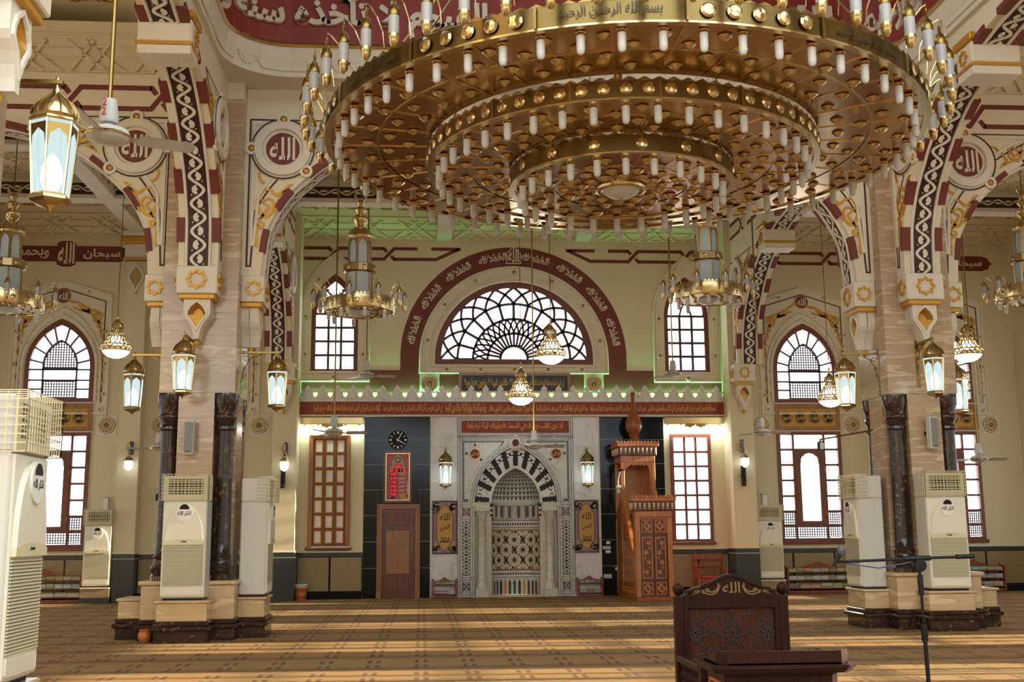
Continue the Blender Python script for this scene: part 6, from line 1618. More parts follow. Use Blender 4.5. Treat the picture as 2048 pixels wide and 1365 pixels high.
# ================================================================ GREAT CHANDELIER
CC = (2.345, 12.8)
ch = thing('chandelier', 'huge three-tiered copper and brass ring chandelier hanging under the dome', 'chandelier', (CC[0], CC[1], 0))
TIERS = ((3.48, 6.02, .22, 56, 3.34), (2.29, 5.775, .2, 42, 2.17), (1.316, 5.555, .2, 24, 1.2))
inner_r = (2.29, 1.316, .28)
for (R, z, h, n, rl), ri in zip(TIERS, inner_r):
    # faceted brass band
    b = MB().lathe([(R - .02, z), (R, z - .005), (R + .012, z + .01), (R + .012, z + h - .01), (R, z + h), (R - .02, z + h), (R - .02, z)], (0, 0, 0), 64, caps=False).obj('ring_band', M['bandb'], ch, True)
    MB().lathe([(R - .05, z - .012), (R + .02, z - .012), (R + .02, z + .008), (R - .05, z + .008), (R - .05, z - .012)], (0, 0, 0), 64, caps=False).obj('ring_lip', M['gold'], b, True)
    q = MB()
    for k in range(144 if R > 3 else 96 if R > 2 else 56):
        N = 144 if R > 3 else 96 if R > 2 else 56; a = 2 * pi * k / N; d = pi / N
        q.add([(R * cos(a - d), R * sin(a - d), z + h), (R * cos(a + d), R * sin(a + d), z + h), (R * cos(a), R * sin(a), z + h + .035)], [(0, 1, 2)])
    q.obj('crest', M['brass'], b)['kind'] = 'stuff'
    # copper soffit plates
    NP = 32 if R > 2 else 16; mid = (R + ri) / 2
    P = {}
    for part, (r0, r1) in (('o', (mid, R - .02)), ('i', (ri, mid))):
        if R < 2 and part == 'i' : r0 = .25
        pm = None
        for k in range(NP):
            a0, a1 = 2 * pi * k / NP, 2 * pi * (k + 1) / NP; g = .004 / r1
            if pm is None:
                am = (a0 + a1) / 2 * 1; s = pi / NP
                pts = [(r0 * cos(-s + .003), r0 * sin(-s + .003)), (r1 * cos(-s + .002), r1 * sin(-s + .002)), (r1, 0), (r1 * cos(s - .002), r1 * sin(s - .002)), (r0 * cos(s - .003), r0 * sin(s - .003)), (r0, 0)]
                pm = MB().prism(pts, z + .012, z + .03).obj('soffit_plate', M['copper'], ch)
                o = pm
            else: o = inst(pm, 'soffit_plate', ch)
            o.rotation_euler.z = (a0 + a1) / 2
        q = MB()
    for k in range(NP):
        a = 2 * pi * k / NP; q.box(ri + .02, R - .03, -.012, .012, z + .002, z + .012); m = len(q.v)
        q.v[m - 8:] = [(x * cos(a) - y * sin(a), x * sin(a) + y * cos(a), w) for x, y, w in q.v[m - 8:]]
    q.lathe([(mid - .015, z + .004), (mid + .015, z + .004), (mid + .015, z + .012), (mid - .015, z + .012)], (0, 0, 0), 64, caps=False)
    q.obj('seam_strips', M['gold'], ch)['kind'] = 'stuff'
# cut-glass buds under the soffits
bud = None
for rows, N, z in (((2.52, 2.76, 3.0, 3.22), 36, 6.03), ((1.47, 1.66, 1.86, 2.04), 24, 5.785), (((.48, .68, .88, 1.06)), 14, 5.565)):
    for j, rr in enumerate(rows):
        for k in range(N):
            a = 2 * pi * (k + .5 * (j % 2) + .25) / N
            if bud is None:
                bud = MB().lathe([(.066, 0), (.075, -.008), (.06, -.018), (.03, -.042), (.012, -.052), (0, -.055)], (0, 0, 0), 8).obj('cut_glass_bud', M['gold'], ch); o = bud
            else: o = inst(bud, 'cut_glass_bud', ch)
            o.location = (rr * cos(a), rr * sin(a), z); o.rotation_euler.z = a
# frosted tube lamps
tub = cap = None
for R, z, h, n, rl in TIERS:
    for k in range(n):
        a = 2 * pi * (k + .5) / n
        if tub is None:
            tub = MB().lathe([(.038, -.03), (.04, -.06), (.04, -.17), (.034, -.2), (.02, -.218), (0, -.222)], (0, 0, 0), 12).obj('tube_lamp', M['frost'], ch, True)
            cap = MB().lathe([(.03, .012), (.046, 0), (.05, -.012), (.044, -.02), (.046, -.034), (.04, -.04)], (0, 0, 0), 12).obj('lamp_collar', M['gold'], tub, True); o = tub
        else:
            o = inst(tub, 'tube_lamp', ch); inst(cap, 'lamp_collar', o)
        o.location = (rl * cos(a), rl * sin(a), z + .0)
# lanterns on curved arms round the top ring
src = None
for k in range(56):
    a = 2 * pi * k / 56
    if src is None:
        g = MB().lathe([(.052, .13), (.054, .2), (.054, .31), (.05, .33)], (0, 0, 0), 12).obj('rim_lantern', M['rimglass'], ch, True)
        kids = [MB().lathe([(0, 0), (.025, .012), (.045, .05), (.05, .07), (.044, .075), (.054, .1), (.058, .12), (.056, .135)], (0, 0, 0), 12).obj('lantern_base', M['gold'], g, True),
                MB().lathe([(.056, .32), (.06, .335), (.058, .37), (.045, .42), (.02, .45), (.012, .47), (.02, .485), (.012, .5), (.018, .515), (.008, .53), (.012, .545), (.004, .57), (0, .62)], (0, 0, 0), 12).obj('lantern_cap', M['brass'], g, True),
                MB().tube([(0, 0, .6), (-.05, 0, .58), (-.13, 0, .5), (-.2, 0, .36), (-.22, 0, .2)], .007, 5).obj('lantern_arm', M['gold'], g)]
        src = (g, kids); o = g
    else:
        o = inst(src[0], 'rim_lantern', ch)
        for c_ in src[1]: inst(c_, c_.name.split('.')[0], o)
    o.location = (3.73 * cos(a), 3.73 * sin(a), 6.08); o.rotation_euler.z = a
# bosses and engraved panels on the bands
bos = None
def boss(R, z, a, s):
    global bos
    if bos is None:
        bos = MB(lambda u, v, w: (w, u, v)).dome((0, 0, 0), .07, .022, 14, 2).obj('band_boss', M['gold'], ch); o = bos
    else: o = inst(bos, 'band_boss', ch)
    o.location = (R * cos(a), R * sin(a), z); o.rotation_euler.z = a; o.scale = (1, s, s)
for k in range(16):
    a0 = 2 * pi * k / 16
    if k % 2 == 0:
        for j in range(5): boss(3.512, 6.13, a0 + (j + .5) / 5 * 2 * pi / 16 * .9 + .02, 1.05)
    else:
        t = MB(); text(t, 'بسم الله الرحمن الرحيم', 0, 0, 1, 1, 0, bold=.01)
        t.map(lambda u, v, w: (3.516 * cos(a0 + .06 + (u if True else 0) * .27), 3.516 * sin(a0 + .06 + u * .27), 6.06 + v * .14)); t.obj('engraving', M['engr'], ch)
    for j in range(4): boss(2.302, 5.885, a0 + (j + .5) / 4 * 2 * pi / 16, .95)
    boss(1.328, 5.66, a0, .95)
    for R, z in ((3.512, 6.02), (2.302, 5.775), (1.328, 5.555)):
        MB().box(R - .004, R + .01, -.012, .012, z, z + .21).map(lambda x, y, w: (x * cos(a0) - y * sin(a0), x * sin(a0) + y * cos(a0), w)).obj('seam_plate', M['brass'], ch)
MB().lathe([(.31, 5.55), (.3, 5.525), (.27, 5.515), (.22, 5.53), (.2, 5.56)], (0, 0, 0), 28, caps=False).obj('bowl_ring', M['gold'], ch, True)
MB().lathe([(.22, 5.53), (.19, 5.49), (.12, 5.45), (.04, 5.43), (0, 5.428)], (0, 0, 0), 24).obj('centre_bowl', M['frost'], ch, True)
MB().lathe([(.03, 5.44), (.018, 5.42), (.026, 5.4), (.01, 5.385), (.014, 5.37), (0, 5.35)], (0, 0, 0), 10).obj('bowl_finial', M['gold'], ch, True)
MB().tube([(0, 0, 5.6), (0, 0, 16.95)], .05, 8).obj('hanging_stem', M['brass'], ch)
for k in range(8):
    a = 2 * pi * k / 8; MB().tube([(3.4 * cos(a), 3.4 * sin(a), 6.2), (.05 * cos(a), .05 * sin(a), 11)], .012, 5).obj('stay_rod', M['brass'], ch)
MB().lathe([(2.3, 6.05), (3.48, 6.1), (3.48, 6.13), (2.3, 6.1)], (0, 0, 0), 48, caps=False).obj('top_plate', M['brass'], ch)

# ---------- side chandeliers with a lantern tower
def make_small(label, loc, zc):
    r = thing('tower_chandelier', label, 'chandelier', loc, 0, 'brass tower chandeliers')
    R = .64
    b = MB().lathe([(R - .012, 0), (R, -.008), (R + .01, .01), (R + .01, .22), (R - .012, .23), (R - .012, 0)], (0, 0, 0), 40, caps=False).obj('ring_band', M['gold'], r, True)
    q = MB()
    for k in range(60): a = 2 * pi * k / 60; d = pi / 60; q.add([(R * cos(a - d), R * sin(a - d), .23), (R * cos(a + d), R * sin(a + d), .23), (R * cos(a), R * sin(a), .27)], [(0, 1, 2)])
    q.obj('crest', M['gold'], b)['kind'] = 'stuff'
    MB().prism(circ(0, 0, R - .01, 40), .012, .022).obj('soffit', M['brass'], r)
    for k in range(16):
        a = 2 * pi * k / 16
        MB(lambda u, v, w: ((R + .01 + w) * cos(a) - u * sin(a), (R + .01 + w) * sin(a) + u * cos(a), v)).dome((0, .11, 0), .05, .02, 10, 2).obj('band_boss', M['gold'], b) if k % 4 < 3 else None
    for j, rr in enumerate((.28, .42, .55)):
        for k in range(6 + 4 * j):
            a = 2 * pi * (k + .5 * j) / (6 + 4 * j); MB().lathe([(.04, 0), (.03, -.02), (0, -.04)], (rr * cos(a), rr * sin(a), .012), 6).obj('cut_glass_bud', M['gold'], r)
    for k in range(8):
        a = 2 * pi * (k + .3) / 8
        g = MB().lathe([(.036, 0), (.036, -.12), (.02, -.15), (0, -.155)], (.56 * cos(a), .56 * sin(a), -.02), 10).obj('tube_lamp', M['frost'], r, True)
        MB().lathe([(.03, .03), (.044, .01), (.04, -.02)], (.56 * cos(a), .56 * sin(a), -.02), 10).obj('lamp_collar', M['gold'], g)
    MB().lathe([(.2, .0), (.17, -.05), (.1, -.09), (0, -.1)], (0, 0, .01), 20).obj('centre_bowl', M['frost'], r, True)
    for k in range(10):
        a = 2 * pi * (k + .25) / 10; x, y = .84 * cos(a), .84 * sin(a)
        g = MB().lathe([(.045, .1), (.047, .25)], (x, y, .05), 10).obj('rim_lantern', M['rimglass'], r, True)
        MB().lathe([(0, -.02), (.03, .0), (.045, .05), (.05, .1)], (x, y, .05), 10).obj('lantern_base', M['gold'], g, True)
        MB().lathe([(.052, .25), (.05, .29), (.03, .34), (.012, .37), (.018, .39), (.008, .41), (.012, .43), (0, .5)], (x, y, .05), 10).obj('lantern_cap', M['gold'], g, True)
        MB().tube([(x, y, .5), (.78 * cos(a), .78 * sin(a), .49), (.7 * cos(a), .7 * sin(a), .4), (.65 * cos(a), .65 * sin(a), .24)], .007, 4).obj('lantern_arm', M['gold'], g)
    h6 = lambda R_, z: [(R_ * cos(pi / 3 * k + .35), R_ * sin(pi / 3 * k + .35), z) for k in range(6)]
    def stage(r0, z0, z1, arched):
        A, B = h6(r0, z0), h6(r0, z1)
        g = MB().add([(x * .94, y * .94, z) for x, y, z in A + B], [(k, (k + 1) % 6, 6 + (k + 1) % 6, 6 + k) for k in range(6)]).obj('tower_glass', mat('clear_tower_glass', '#b4bfc3', .15, var=.05) if 'clear_tower_glass' not in bpy.data.materials else bpy.data.materials['clear_tower_glass'], r)
        for k in range(6):
            MB().tube([A[k], B[k]], .016, 5).obj('tower_post', M['gold'], g)
            if arched:
                a0, a1 = Vector(A[k]), Vector(A[(k + 1) % 6]); up = Vector((0, 0, z1 - z0))
                f = lambda s, t: (a0.lerp(a1, s) + up * t)[:]
                MB().add([f(0, .02), f(.14, .02), f(.14, .7), f(.3, .86), f(.5, .93), f(.7, .86), f(.86, .7), f(.86, .02), f(1, .02), f(1, 1), f(0, 1)], [(0, 1, 2, 10), (2, 3, 10), (3, 4, 10), (4, 9, 10), (4, 5, 9), (5, 6, 9), (6, 7, 8, 9)]).obj('arched_screen', M['gold'], g)
    stage(.25, .2, .74, False); stage(.215, .9, 1.4, True)
    MB().lathe([(.27, .73), (.3, .75), (.3, .88), (.27, .9), (.2, .91)], (0, 0, 0), 12).obj('tower_band', M['gold'], r)
    for k in range(6): a = pi / 3 * k + .85; MB().lathe([(.055, 0), (.05, .015), (.02, .035), (0, .04)], (0, 0, 0), 10, 'x').map(lambda x, y, z: ((.27 + x) * cos(a) - y * sin(a), (.27 + x) * sin(a) + y * cos(a), .815 + z)).obj('band_boss', M['gold'], r)
    MB().lathe([(.24, 1.4), (.25, 1.43), (.23, 1.45), (.2, 1.53), (.12, 1.6), (.06, 1.63), (.09, 1.66), (.14, 1.72), (.15, 1.77), (.1, 1.84), (.05, 1.87), (.08, 1.9), (.11, 1.95), (.08, 2.0), (.04, 2.02), (.06, 2.05), (.08, 2.09), (.05, 2.13), (.02, 2.15)], (0, 0, 0), 16).obj('tower_dome', M['gold'], r, True)
    MB(lambda u, v, w: (u, w, v)).sweep(arc(0, 2.24, .1, 130, 410, 14), [(-.025, -.015), (-.025, .015), (.025, .015), (.025, -.015)], False, [.3 + .9 * sin(pi * i / 14) for i in range(15)]).obj('crescent', M['gold'], r)
    MB().tube([(0, 0, 2.13), (0, 0, zc - loc.z)], .01, 5).obj('hanging_rod', M['brass'], r)
    return r
p = atp(718, 625, 20.6); sm = make_small('brass tower chandelier hanging before the clock-side upper nave window', p, 9.45)
p = atp(1417, 600, 20.6); dup(sm, p, .3, 'brass tower chandelier hanging before the minbar-side upper nave window')
p = atp(12, 618, 20.6); dup(sm, p, .5, 'brass tower chandelier cut by the picture edge in the clock-side aisle')
p = atp(2062, 600, 20.6); dup(sm, p, .2, 'brass tower chandelier cut by the picture edge in the minbar-side aisle')

# ================================================================ MINBAR
mb = thing('minbar', 'carved orange-brown wooden minbar with onion finial, canopy and gate beside the mihrab', 'pulpit', (5.2, 28, 0))
X0, X1 = -.42, .42
yg, yp = -2.62, -.95          # gate front, pavilion front (local y; wall at 0)
def crown(x0, x1, y0, y1, z, par, h=.34):
    c = MB().cbox(x0 - .09, x1 + .09, y0 - .09, y1 + .0, z + h * .62, z + h * .86, .01).obj('cornice', M['minbar'], par)
    MB().cbox(x0 - .04, x1 + .04, y0 - .04, y1, z, z + h * .64, .01).obj('cornice_ground', M['minbar3'], c)
    n = int((x1 - x0 + .18) / .075); s = None
    for k in range(n):
        x = x0 - .07 + (x1 - x0 + .14) * k / (n - 1)
        MB(lambda u, v, w: (x + u, y0 - .09 - w, z + h * .86 + v)).prism([(-.034, 0), (.034, 0), (.034, .03), (.016, .045), (0, .07), (-.016, .045), (-.034, .03)], -.03, .0).obj('merlon', M['minbar'], c)
    for k in range(9):
        x = x0 + (x1 - x0) * k / 8
        MB().lathe([(0, -.11), (.012, -.1), (.016, -.08), (.026, -.04), (.03, 0), (.03, .05)], (x, y0 - .065, z + h * .38), 8).obj('muqarna_drop', M['drop'], c, True)
        MB().dome((0, 0, 0), .03, .03, 8, 2).map(lambda u, v, w: (x, y0 - .075 - w, z + h * .22 + v) if True else 0).obj('pearl', M['lgrey'], c)
    for k in range(5):
        y = y0 + (y1 - y0) * (k + .3) / 5
        MB().lathe([(0, -.11), (.016, -.08), (.028, -.03), (.03, .05)], (x0 - .06, y, z + h * .38), 8).obj('muqarna_drop', M['drop'], c, True)
        MB(lambda u, v, w: (x0 - .09 + w, y + u, z + h * .86 + v)).prism([(-.034, 0), (.034, 0), (.034, .03), (0, .07), (-.034, .03)], 0, .03).obj('merlon', M['minbar'], c)
# gate
g = MB().cbox(X0, X1, yg, yg + .3, 0, .1, .01).obj('gate_threshold', M['minbar2'], mb)
for x in (X0, X1 - .11): MB().cbox(x, x + .11, yg, yg + .3, .1, 1.86, .01).obj('gate_post', M['minbar'], mb)
MB().cbox(X0, X1, yg, yg + .3, 1.86, 2.0, .01).obj('gate_lintel', M['minbar'], mb)
crown(X0, X1, yg, yg + .32, 2.0, mb)
fr = lambda u, v, w: (u, yg + .08 - w, v)
q = MB(fr)
q.prism([(X0 + .11, 1.86), (X1 - .11, 1.86), (X1 - .11, 1.5), (X1 - .15, 1.5), (X1 - .16, 1.66), (X1 - .2, 1.7), (X1 - .22, 1.78)] + [(X1 - .22 - .04 * k, 1.8 + (.02 if k % 2 else -.005)) for k in range(1, 12)] + [(X0 + .14, 1.76)], .03, .06); q.obj('pierced_valance', M['minbar2'], mb)
for s in (0, 1):
    a = X0 + .115 + s * .305; b = a + .3
    lf = MB(fr).box(a, b, .1, 1.86, -.02, .015).obj('door_leaf', M['minbar3'], mb)
    for z0, z1 in ((.14, .42), (.5, 1.42), (1.52, 1.8)):
        MB(fr).prism(rect(a + .03, z0, b - .03, z1), .015, .04, [rect(a + .055, z0 + .025, b - .055, z1 - .025)]).obj('panel_frame', M['minbar'], lf)
        if z1 - z0 < .4:
            q = MB(fr); c, d = (a + b) / 2, (z0 + z1) / 2
            q.ribbon([(c - .08, d), (c, d + .09), (c + .08, d), (c, d - .09)], .03, .015, .04, True); q.ribbon([(c - .08, d + .04), (c + .06, d - .1)], .022, .015, .042); q.ribbon([(c - .06, d + .1), (c + .08, d - .04)], .022, .015, .042); q.obj('carved_knot', M['minbar'], lf)
        else:
            for j in range(4):
                d = z0 + .14 + j * .215; c = (a + b) / 2
                MB(fr).prism(star(c + (.03 if j % 2 else -.03), d, .075, .035, 5, .3 + j), .015, .035).obj('carved_star', M['minbar'], lf)
                MB(fr).prism(star(c - (.05 if j % 2 else -.05), d + .1, .05, .035, 3, .9 * j), .015, .03).obj('carved_star', M['minbar2'], lf)
# pavilion
for x in (X0, X1 - .09):
    for y in (yp, -.13): MB().cbox(x, x + .09, y, y + .09, 0, 3.2, .01).obj('pavilion_post', M['minbar'], mb)
MB().box(X0 + .02, X1 - .02, -.06, -.03, 0, 3.35).obj('pavilion_back', M['minbar'], mb)
MB().box(X1 - .06, X1 - .03, yp + .09, -.1, 1.9, 3.35).obj('pavilion_side', M['minbar'], mb)
MB().cbox(X0, X1, yp, -.03, 1.85, 1.95, .01).obj('platform', M['minbar2'], mb)
MB().cbox(X0, X1, yp, -.03, 3.2, 3.36, .01).obj('pavilion_lintel', M['minbar'], mb)
MB(lambda u, v, w: (u, yp + .03 - w, v)).prism([(X0 + .09, 3.2), (X1 - .09, 3.2), (X1 - .09, 2.55), (X1 - .13, 2.55), (X1 - .14, 3.02), (X1 - .18, 3.1)] + [(X1 - .18 - .045 * k, 3.12 + (.02 if k % 2 else -.01)) for k in range(1, 11)] + [(X0 + .14, 3.05), (X0 + .09, 3.0)], 0, .03).obj('pierced_valance', M['minbar2'], mb)
crown(X0, X1, yp, -.03, 3.36, mb)
MB().box(X0 - .05, X1 + .05, yp - .05, -.03, 3.62, 3.68).obj('canopy_roof', M['minbar2'], mb)
MB().lathe([(.22, 3.66), (.2, 3.72), (.12, 3.78), (.1, 3.84), (.13, 3.86), (.1, 3.9), (.16, 3.97), (.205, 4.08), (.2, 4.2), (.15, 4.34), (.1, 4.45), (.07, 4.56), (.055, 4.66), (.07, 4.68), (.05, 4.71), (.04, 4.78), (.055, 4.8), (.04, 4.83), (.06, 4.87), (.065, 4.91), (.04, 4.96), (0, 4.98)], (0, -.5, 0), 20).obj('onion_finial', M['minbar2'], mb, True)
# stair flight with panelled flank
n = 8
for k in range(n):
    y0_ = yg + .3 + (yp - yg - .3) * k / n
    MB().cbox(X0 + .06, X1 - .06, y0_, yp + .02, .1 + 1.75 * k / n, .1 + 1.75 * (k + 1) / n, .006).obj('step', M['minbar2'], mb)
for s in (-1, 1):
    f = lambda u, v, w, s=s: (s * (.36 + w), u, v)
    fl = MB(f).prism([(yg + .3, 0), (-.05, 0), (-.05, 1.95), (yp, 2.45), (yg + .3, 1.0)], 0, .05).obj('flank_panel', M['minbar2'], mb)
    MB(f).ribbon([(yp, 2.5), (yg + .3, 1.02)], .09, -.01, .075).obj('hand_rail', M['minbar'], fl)
    for j in range(12):
        t = (j + .5) / 12; MB(f).ribbon([(yp + (yg + .3 - yp) * t, 2.32 - 1.46 * t), (yp + (yg + .3 - yp) * t, 2.14 - 1.4 * t)], .03, .05, .062).obj('rail_spindle', M['minbar'], fl)
    for j in range(6):
        for k in range(5):
            u, v = yg + .5 + j * .26, .22 + k * .26
            if v < 1.0 + 1.35 * (u - yg - .3) / (yp - yg - .3) - .35: MB(f).prism(star(u, v, .1, .05, 4, pi / 4), .05, .062).obj('carved_star', M['minbar'], fl)
    MB(f).box(yg + .3, -.05, 0, .1, 0, .065).obj('flank_skirting', M['minbar2'], fl)
mc = thing('minbar_microphone', 'silver gooseneck microphone standing on the minbar hand rail', 'microphone', (4.70, 27.02, 2.46))
MB().cbox(-.04, .04, -.04, .04, 0, .1, .006).obj('base', M['lgrey'], mc); MB().tube([(0, 0, .08), (0, 0, .3), (.02, -.05, .45), (.05, -.1, .52)], .012, 6).obj('gooseneck', M['lgrey'], mc)
MB().tube([(.0, -.1, .52), (.1, -.12, .55)], .022, 8).obj('capsule', M['dark'], mc); MB().cbox(-.05, .05, -.06, .03, .12, .18, .01).obj('clamp', M['white'], mc)

# ================================================================ SEATS, DESK, MICROPHONE STAND
def red_chair():
    r = thing('armchair', 'small red-brown armchair with a red patterned seat behind the minbar', 'chair', (6.98, DW - .55, 0))
    for x in (-.34, .34):
        for y, h in ((-.28, .66), (.26, 1.0)): MB().lathe([(.028, 0), (.03, .1), (.02, .14), (.03, .2), (.03, .4), (.02, .44), (.03, .48), (.028, h - .05), (.035, h - .03), (.02, h), (0, h + .02)], (x, y, 0), 8).obj('leg', M['shelfw'], r, True)
        MB().cbox(x - .03, x + .03, -.3, .26, .6, .64, .008).obj('armrest', M['shelfw'], r)
        for k in range(5): MB().tube([(x, -.2 + k * .1, .42), (x, -.2 + k * .1, .6)], .012, 6).obj('arm_spindle', M['shelfw'], r)
    MB().cbox(-.34, .34, -.28, .26, .34, .4, .01).obj('seat_rail', M['shelfw'], r)
    MB().cbox(-.31, .31, -.27, .24, .4, .47, .025).obj('seat_cushion', mat('red_patterned_fabric', '#8c2420', .8, var=.6, scale=22), r)
    MB(lambda u, v, w: (u, .26 - w, v)).prism([(-.34, .86), (.34, .86)] + [(.34 - .085 * k, .98 + (.03 if k % 2 else 0)) for k in range(9)], 0, .035).obj('back_crest', M['shelfw'], r)
    MB().cbox(-.34, .34, .23, .26, .68, .74, .008).obj('back_rail', M['shelfw'], r)
    for k in range(4): MB().tube([(-.21 + .14 * k, .245, .46), (-.21 + .14 * k, .245, .7)], .014, 6).obj('back_spindle', M['shelfw'], r)
red_chair()
def kursi():
    yb = 7.0; a = atp(1347, 1185, yb); b = atp(1573, 1185, yb); cx = (a.x + b.x) / 2; w = (b.x - a.x) / 2
    r = thing('kursi_chair', 'dark mahogany preacher armchair with carved geometric back and gilded crest', 'chair', (cx, yb, 0))
    H = 1.12; t = .055
    for s in (-1, 1):
        x = s * (w - t / 2)
        MB().cbox(x - t / 2, x + t / 2, -.03, .03, 0, H, .006).obj('back_post', M['kursi'], r)
        MB().lathe([(.015, 0), (.02, .008), (.03, .02), (.036, .04), (.03, .062), (.012, .074), (0, .076)], (x + s * 0, 0, H), 14).obj('ball_finial', M['kursi'], r, True)
        MB().cbox(x - t / 2, x + t / 2, -.62, -.565, 0, .785, .006).obj('front_post', M['kursi'], r)
        MB().lathe([(.015, 0), (.02, .008), (.028, .02), (.033, .036), (.028, .056), (0, .068)], (x, -.592, .785), 14).obj('ball_finial', M['kursi'], r, True)
        MB().cbox(x - .03, x + .03, -.57, -.03, .73, .77, .008).obj('armrest', M['kursi'], r)
        MB().cbox(x - .02, x + .02, -.57, -.03, .44, .5, .006).obj('arm_rail', M['kursi'], r)
        q = MB(); n = 12
        for k in range(n):
            y = -.55 + .5 * (k + .5) / n; q.lathe([(.006, .5), (.012, .54), (.006, .57), (.014, .6), (.006, .63), (.014, .66), (.006, .69), (.012, .71), (.006, .735)], (x, y, 0), 6)
        for z in (.6, .66): q.box(x - .006, x + .006, -.57, -.03, z - .006, z + .006)
        q.obj('turned_screen', M['kursi'], r)['kind'] = 'stuff'
    MB().cbox(-w + t, w - t, -.6, -.03, .40, .46, .01).obj('seat', M['kursi'], r)
    MB().cbox(-w + t, w - t, -.62, -.58, .26, .42, .006).obj('front_apron', M['kursi'], r)
    f = FZ(-.02)
    MB(f).prism(rect(-w + t, .5, w - t, H - .005), -.045, 0, [rect(-w + t + .03, .8 - .05, w - t - .03, 1.045)]).obj('back_frame', M['kursi'], r)
    p = MB(f).box(-w + t + .03, w - t - .03, .74, 1.05, -.035, -.02).obj('back_panel', wood('back_panel_wood', '#2e160b', '#42200f', .4, coat=0, spec=.14), r)
    x0, x1, z0, z1 = -w + t + .03, w - t - .03, .752, 1.043; zc = (z0 + z1) / 2; pw = (x1 - x0)
    q = MB(f); g = .006
    def ln(*P): q.ribbon([(x0 + a_ * pw, z0 + b_ * (z1 - z0)) for a_, b_ in P], g, -.0205, -.016)
    for i in (0, 1, 2):
        c = .08 + .42 * i
        ln((c, .3), (c, .7)); ln((c - .06, .62), (c + .06, .38)); ln((c - .06, .38), (c + .06, .62)); ln((c - .08, .5), (c + .08, .5))
        ln((c - .08, .5), (c - .06, .62), (c, .7), (c + .06, .62), (c + .08, .5), (c + .06, .38), (c, .3), (c - .06, .38), (c - .08, .5))
        ln((c, .7), (c + .2, .88)) if i < 2 else None; ln((c, .3), (c + .2, .12)) if i < 2 else None
        if i: ln((c, .7), (c - .2, .88)); ln((c, .3), (c - .2, .12))
        ln((c + .06, .62), (c + .0, 1)); ln((c - .06, .62), (c + .0, 1)) if i else None
        ln((c + .06, .38), (c, 0)); ln((c - .06, .38), (c, 0)) if i else None
        if i < 2:
            m = c + .21; ln((m, 0), (m, 1)); ln((c + .06, .62), (m, .5), (c + .36, .62)); ln((c + .06, .38), (m, .5), (c + .36, .38)); ln((c + .08, .5), (c + .16, 1)); ln((c + .34, .5), (c + .26, 1)); ln((c + .08, .5), (c + .16, 0)); ln((c + .34, .5), (c + .26, 0))
    q.obj('carved_grooves', M['ink'], p)
    P = [(-w + t, H - .005), (w - t, H - .005), (w - t - .01, H + .02), (w - .11, H + .03), (w - .12, H + .04), (w - .16, H + .045), (w - .17, H + .055), (w * .5, H + .058), (w * .35, H + .075), (w * .2, H + .1), (w * .08, H + .118), (0, H + .12)]
    P += [(-x, z) for x, z in reversed(P[2:-1])]
    cr_ = MB(f).prism(P, -.045, .0).obj('crest', M['kursi'], r)
    MB(f).sweep(P[2:], [(-.008, -.045), (-.008, .012), (.008, .012), (.008, -.045)]).obj('crest_moulding', M['kursi'], cr_)
    q = MB(f); text(q, 'الله', -.055, H + .012, .055, H + .08, .002, bold=.02, ext=.003)
    for s in (-1, 1):
        for pts in ([(.07, .06), (.09, .02), (.13, .005), (.17, .02), (.15, .04), (.135, .025)], [(.08, .075), (.085, .04), (.12, .02), (.17, .03), (.21, .02), (.24, .008), (.22, .022)], [(.17, .012), (.2, .03), (.25, .025), (.29, .008)]):
            q.ribbon(smooth_pts([(s * x * w / .354, H + z) for x, z in pts], 4), .008, 0, .006)
    q.obj('gilded_carving', mat('dull_gilding', '#6b5228', .45, .2), cr_)
kursi()
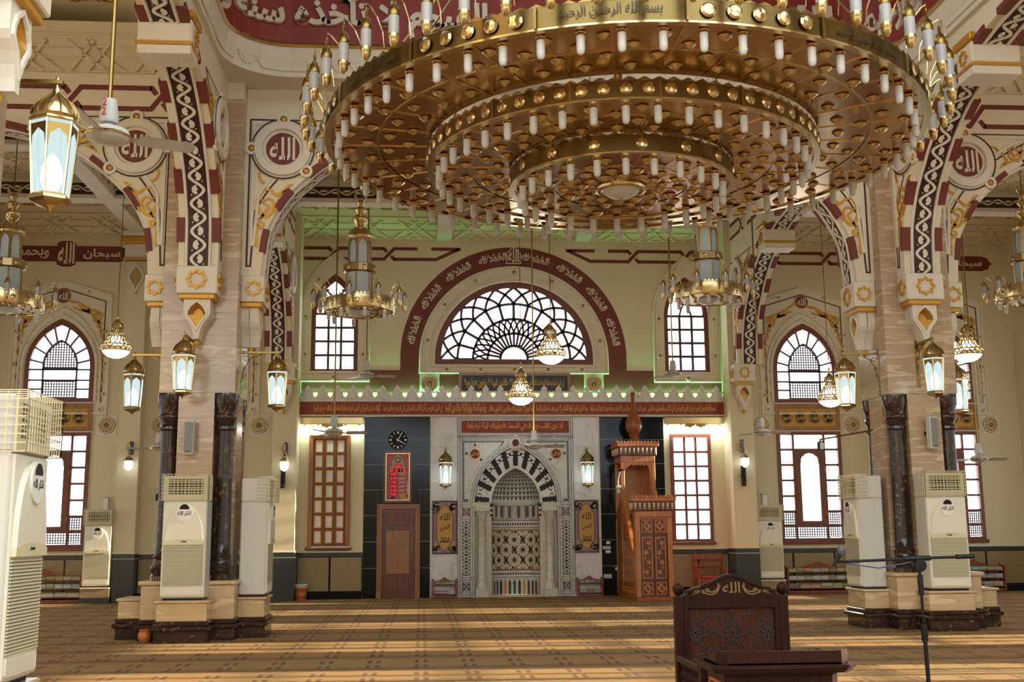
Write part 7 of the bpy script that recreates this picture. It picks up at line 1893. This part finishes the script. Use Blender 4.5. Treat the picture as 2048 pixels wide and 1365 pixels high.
def desk():
    Y = 5.75; a = atp(1436, 1310, Y); b = atp(1702, 1310, Y); z1 = atp(1570, 1303, Y).z; z0 = atp(1570, 1331, Y).z
    cx = (a.x + b.x) / 2; w = (b.x - a.x) / 2
    r = thing('preaching_desk', 'dark mahogany desk with a raised ledge standing before the preacher armchair', 'desk', (cx, Y, 0))
    k = .05
    octo = lambda e, d0, d1: [(-w - e + k, d0 - e), (w + e - k, d0 - e), (w + e, d0 + k - e), (w + e, d1), (-w - e, d1), (-w - e, d0 + k - e)]
    MB(lambda u, v, w_: (u, w_, v)).prism(rect(-w + k, z0, w - k, z1), 0, .022).obj('ledge_board', M['kursi'], r)
    for s in (-1, 1):
        MB().add([(s * x, y, z) for x, y, z in ((w - k, 0, z0), (w, k, z0), (w, k, z1), (w - k, 0, z1), (w - k - .01, .022, z0), (w - .022, k + .01, z0), (w - .022, k + .01, z1), (w - k - .01, .022, z1))], [(0, 1, 2, 3), (4, 5, 6, 7), (3, 2, 6, 7), (0, 1, 5, 4)]).obj('corner_board', M['kursi'], r)
        MB(lambda u, v, w_: (s * (w - w_), u, v)).prism([(k, z0), (.3, z0), (.3, z0 + .01), (k, z1)], 0, .022).obj('side_board', M['kursi'], r)
    MB().prism(octo(.0, 0, .42), z0 - .01, z0 + .01).obj('desk_top', M['kursi'], r)
    for e, q0, q1 in ((.03, -.016, .0), (.02, -.03, -.016), (.01, -.04, -.03)): MB().prism(octo(e, 0, .42), z0 + q0, z0 + q1).obj('moulding', M['kursi'], r)
    MB().prism([(x * .86, .035 + y * .9) for x, y in octo(0, 0, .42)], .06, z0 - .04).obj('body', M['kursi'], r)
    MB().prism(octo(.01, 0, .42), 0, .06).obj('plinth', M['kursi'], r)
    f = FZ(.035)
    MB(f).prism(rect(-w * .72, .2, w * .72, z0 - .1), 0, .012, [rect(-w * .66, .24, w * .66, z0 - .14)]).obj('panel_frame', M['kursi'], r)
    sd = lambda u, v, w_: (-w * .86 - w_, u, v)
    for j in range(4):
        MB(sd).prism(rect(.12, z0 - .2 - j * .14, .36, z0 - .09 - j * .14), 0, .01, [rect(.14, z0 - .185 - j * .14, .34, z0 - .105 - j * .14)]).obj('side_carving', M['minbar2'], r)
        MB(sd).prism(star(.2, z0 - .145 - j * .14, .03, .014, 4), 0, .01).obj('side_carving', M['minbar2'], r)
desk()
def mic_stand():
    Y = 6.6; top = atp(1838, 1128, Y); lo = atp(1857, 1365, Y); d = (lo - top); base = top + d * (top.z / -d.z)
    r = thing('microphone_stand', 'black boom microphone stand before the minbar-side pillar', 'microphone stand', (base.x, base.y, 0))
    L = lambda p: (p.x - base.x, p.y - base.y, p.z)
    T = Vector(L(top))
    MB().tube([(0, 0, .1), (T * .72)[:]], .013, 8).obj('lower_tube', M['dark'], r); MB().tube([(T * .7)[:], T[:]], .009, 8).obj('upper_tube', M['dark'], r)
    MB().tube([(T * .66)[:], (T * .73)[:]], .02, 8).obj('clutch', M['dark'], r); MB().tube([(T * .86)[:], (T * .95)[:]], .017, 8).obj('grip', M['dark'], r)
    a, b = Vector(L(atp(1690, 1124, Y))), Vector(L(atp(1948, 1113, Y)))
    MB().tube([a[:], b[:]], .0085, 8).obj('boom', M['dark'], r); MB().tube([(a.lerp(b, .86))[:], b[:]], .014, 8).obj('counterweight', M['dark'], r)
    MB().tube([(a.lerp(b, .45))[:], (a.lerp(b, .66))[:]], .015, 8).obj('boom_clamp', M['dark'], r)
    MB().lathe([(0, -.03), (.035, -.028), (.042, 0), (.035, .028), (0, .03)], (T.x, T.y, T.z - .01), 12, 'y').obj('pivot_knob', M['dark'], r, True)
    for k in range(3):
        an = 2 * pi * k / 3 + .5; MB().tube([(0, 0, .14), (.3 * cos(an), .3 * sin(an), .012)], .01, 6).obj('leg', M['dark'], r); MB().tube([(.28 * cos(an), .28 * sin(an), .02), (.32 * cos(an), .32 * sin(an), .012)], .014, 6).obj('rubber_foot', M['dark'], r)
    MB().tube([(a + Vector((.0, 0, -.01)))[:], (a.lerp(b, .25) + Vector((0, -.01, -.045)))[:], (a.lerp(b, .5) + Vector((0, -.01, -.02)))[:]], .004, 5).obj('cable', M['blue'], r)
    m0, m1 = atp(1667, 1132, Y), atp(1686, 1096, Y); dv = (m1 - m0)
    m = thing('microphone', 'grey handheld microphone clipped to the end of the boom stand', 'microphone', m0, 0)
    MB().tube([(0, 0, 0), (dv * .3)[:], (dv * .62)[:]], .01, 10, [.009, .012, .015]).obj('handle', M['dark'], m)
    hp = dv * .85; MB().lathe([(.004, -.036), (.02, -.03), (.026, -.012), (.026, .006), (.02, .024), (.008, .033), (0, .034)], hp[:], 12).obj('grille_head', M['micgrey'], m, True)
    MB().tube([(dv * .2)[:], (a + base * 0 + Vector((base.x, base.y, 0)) - m0)[:]], .008, 6).obj('clip', M['dark'], m)
mic_stand()
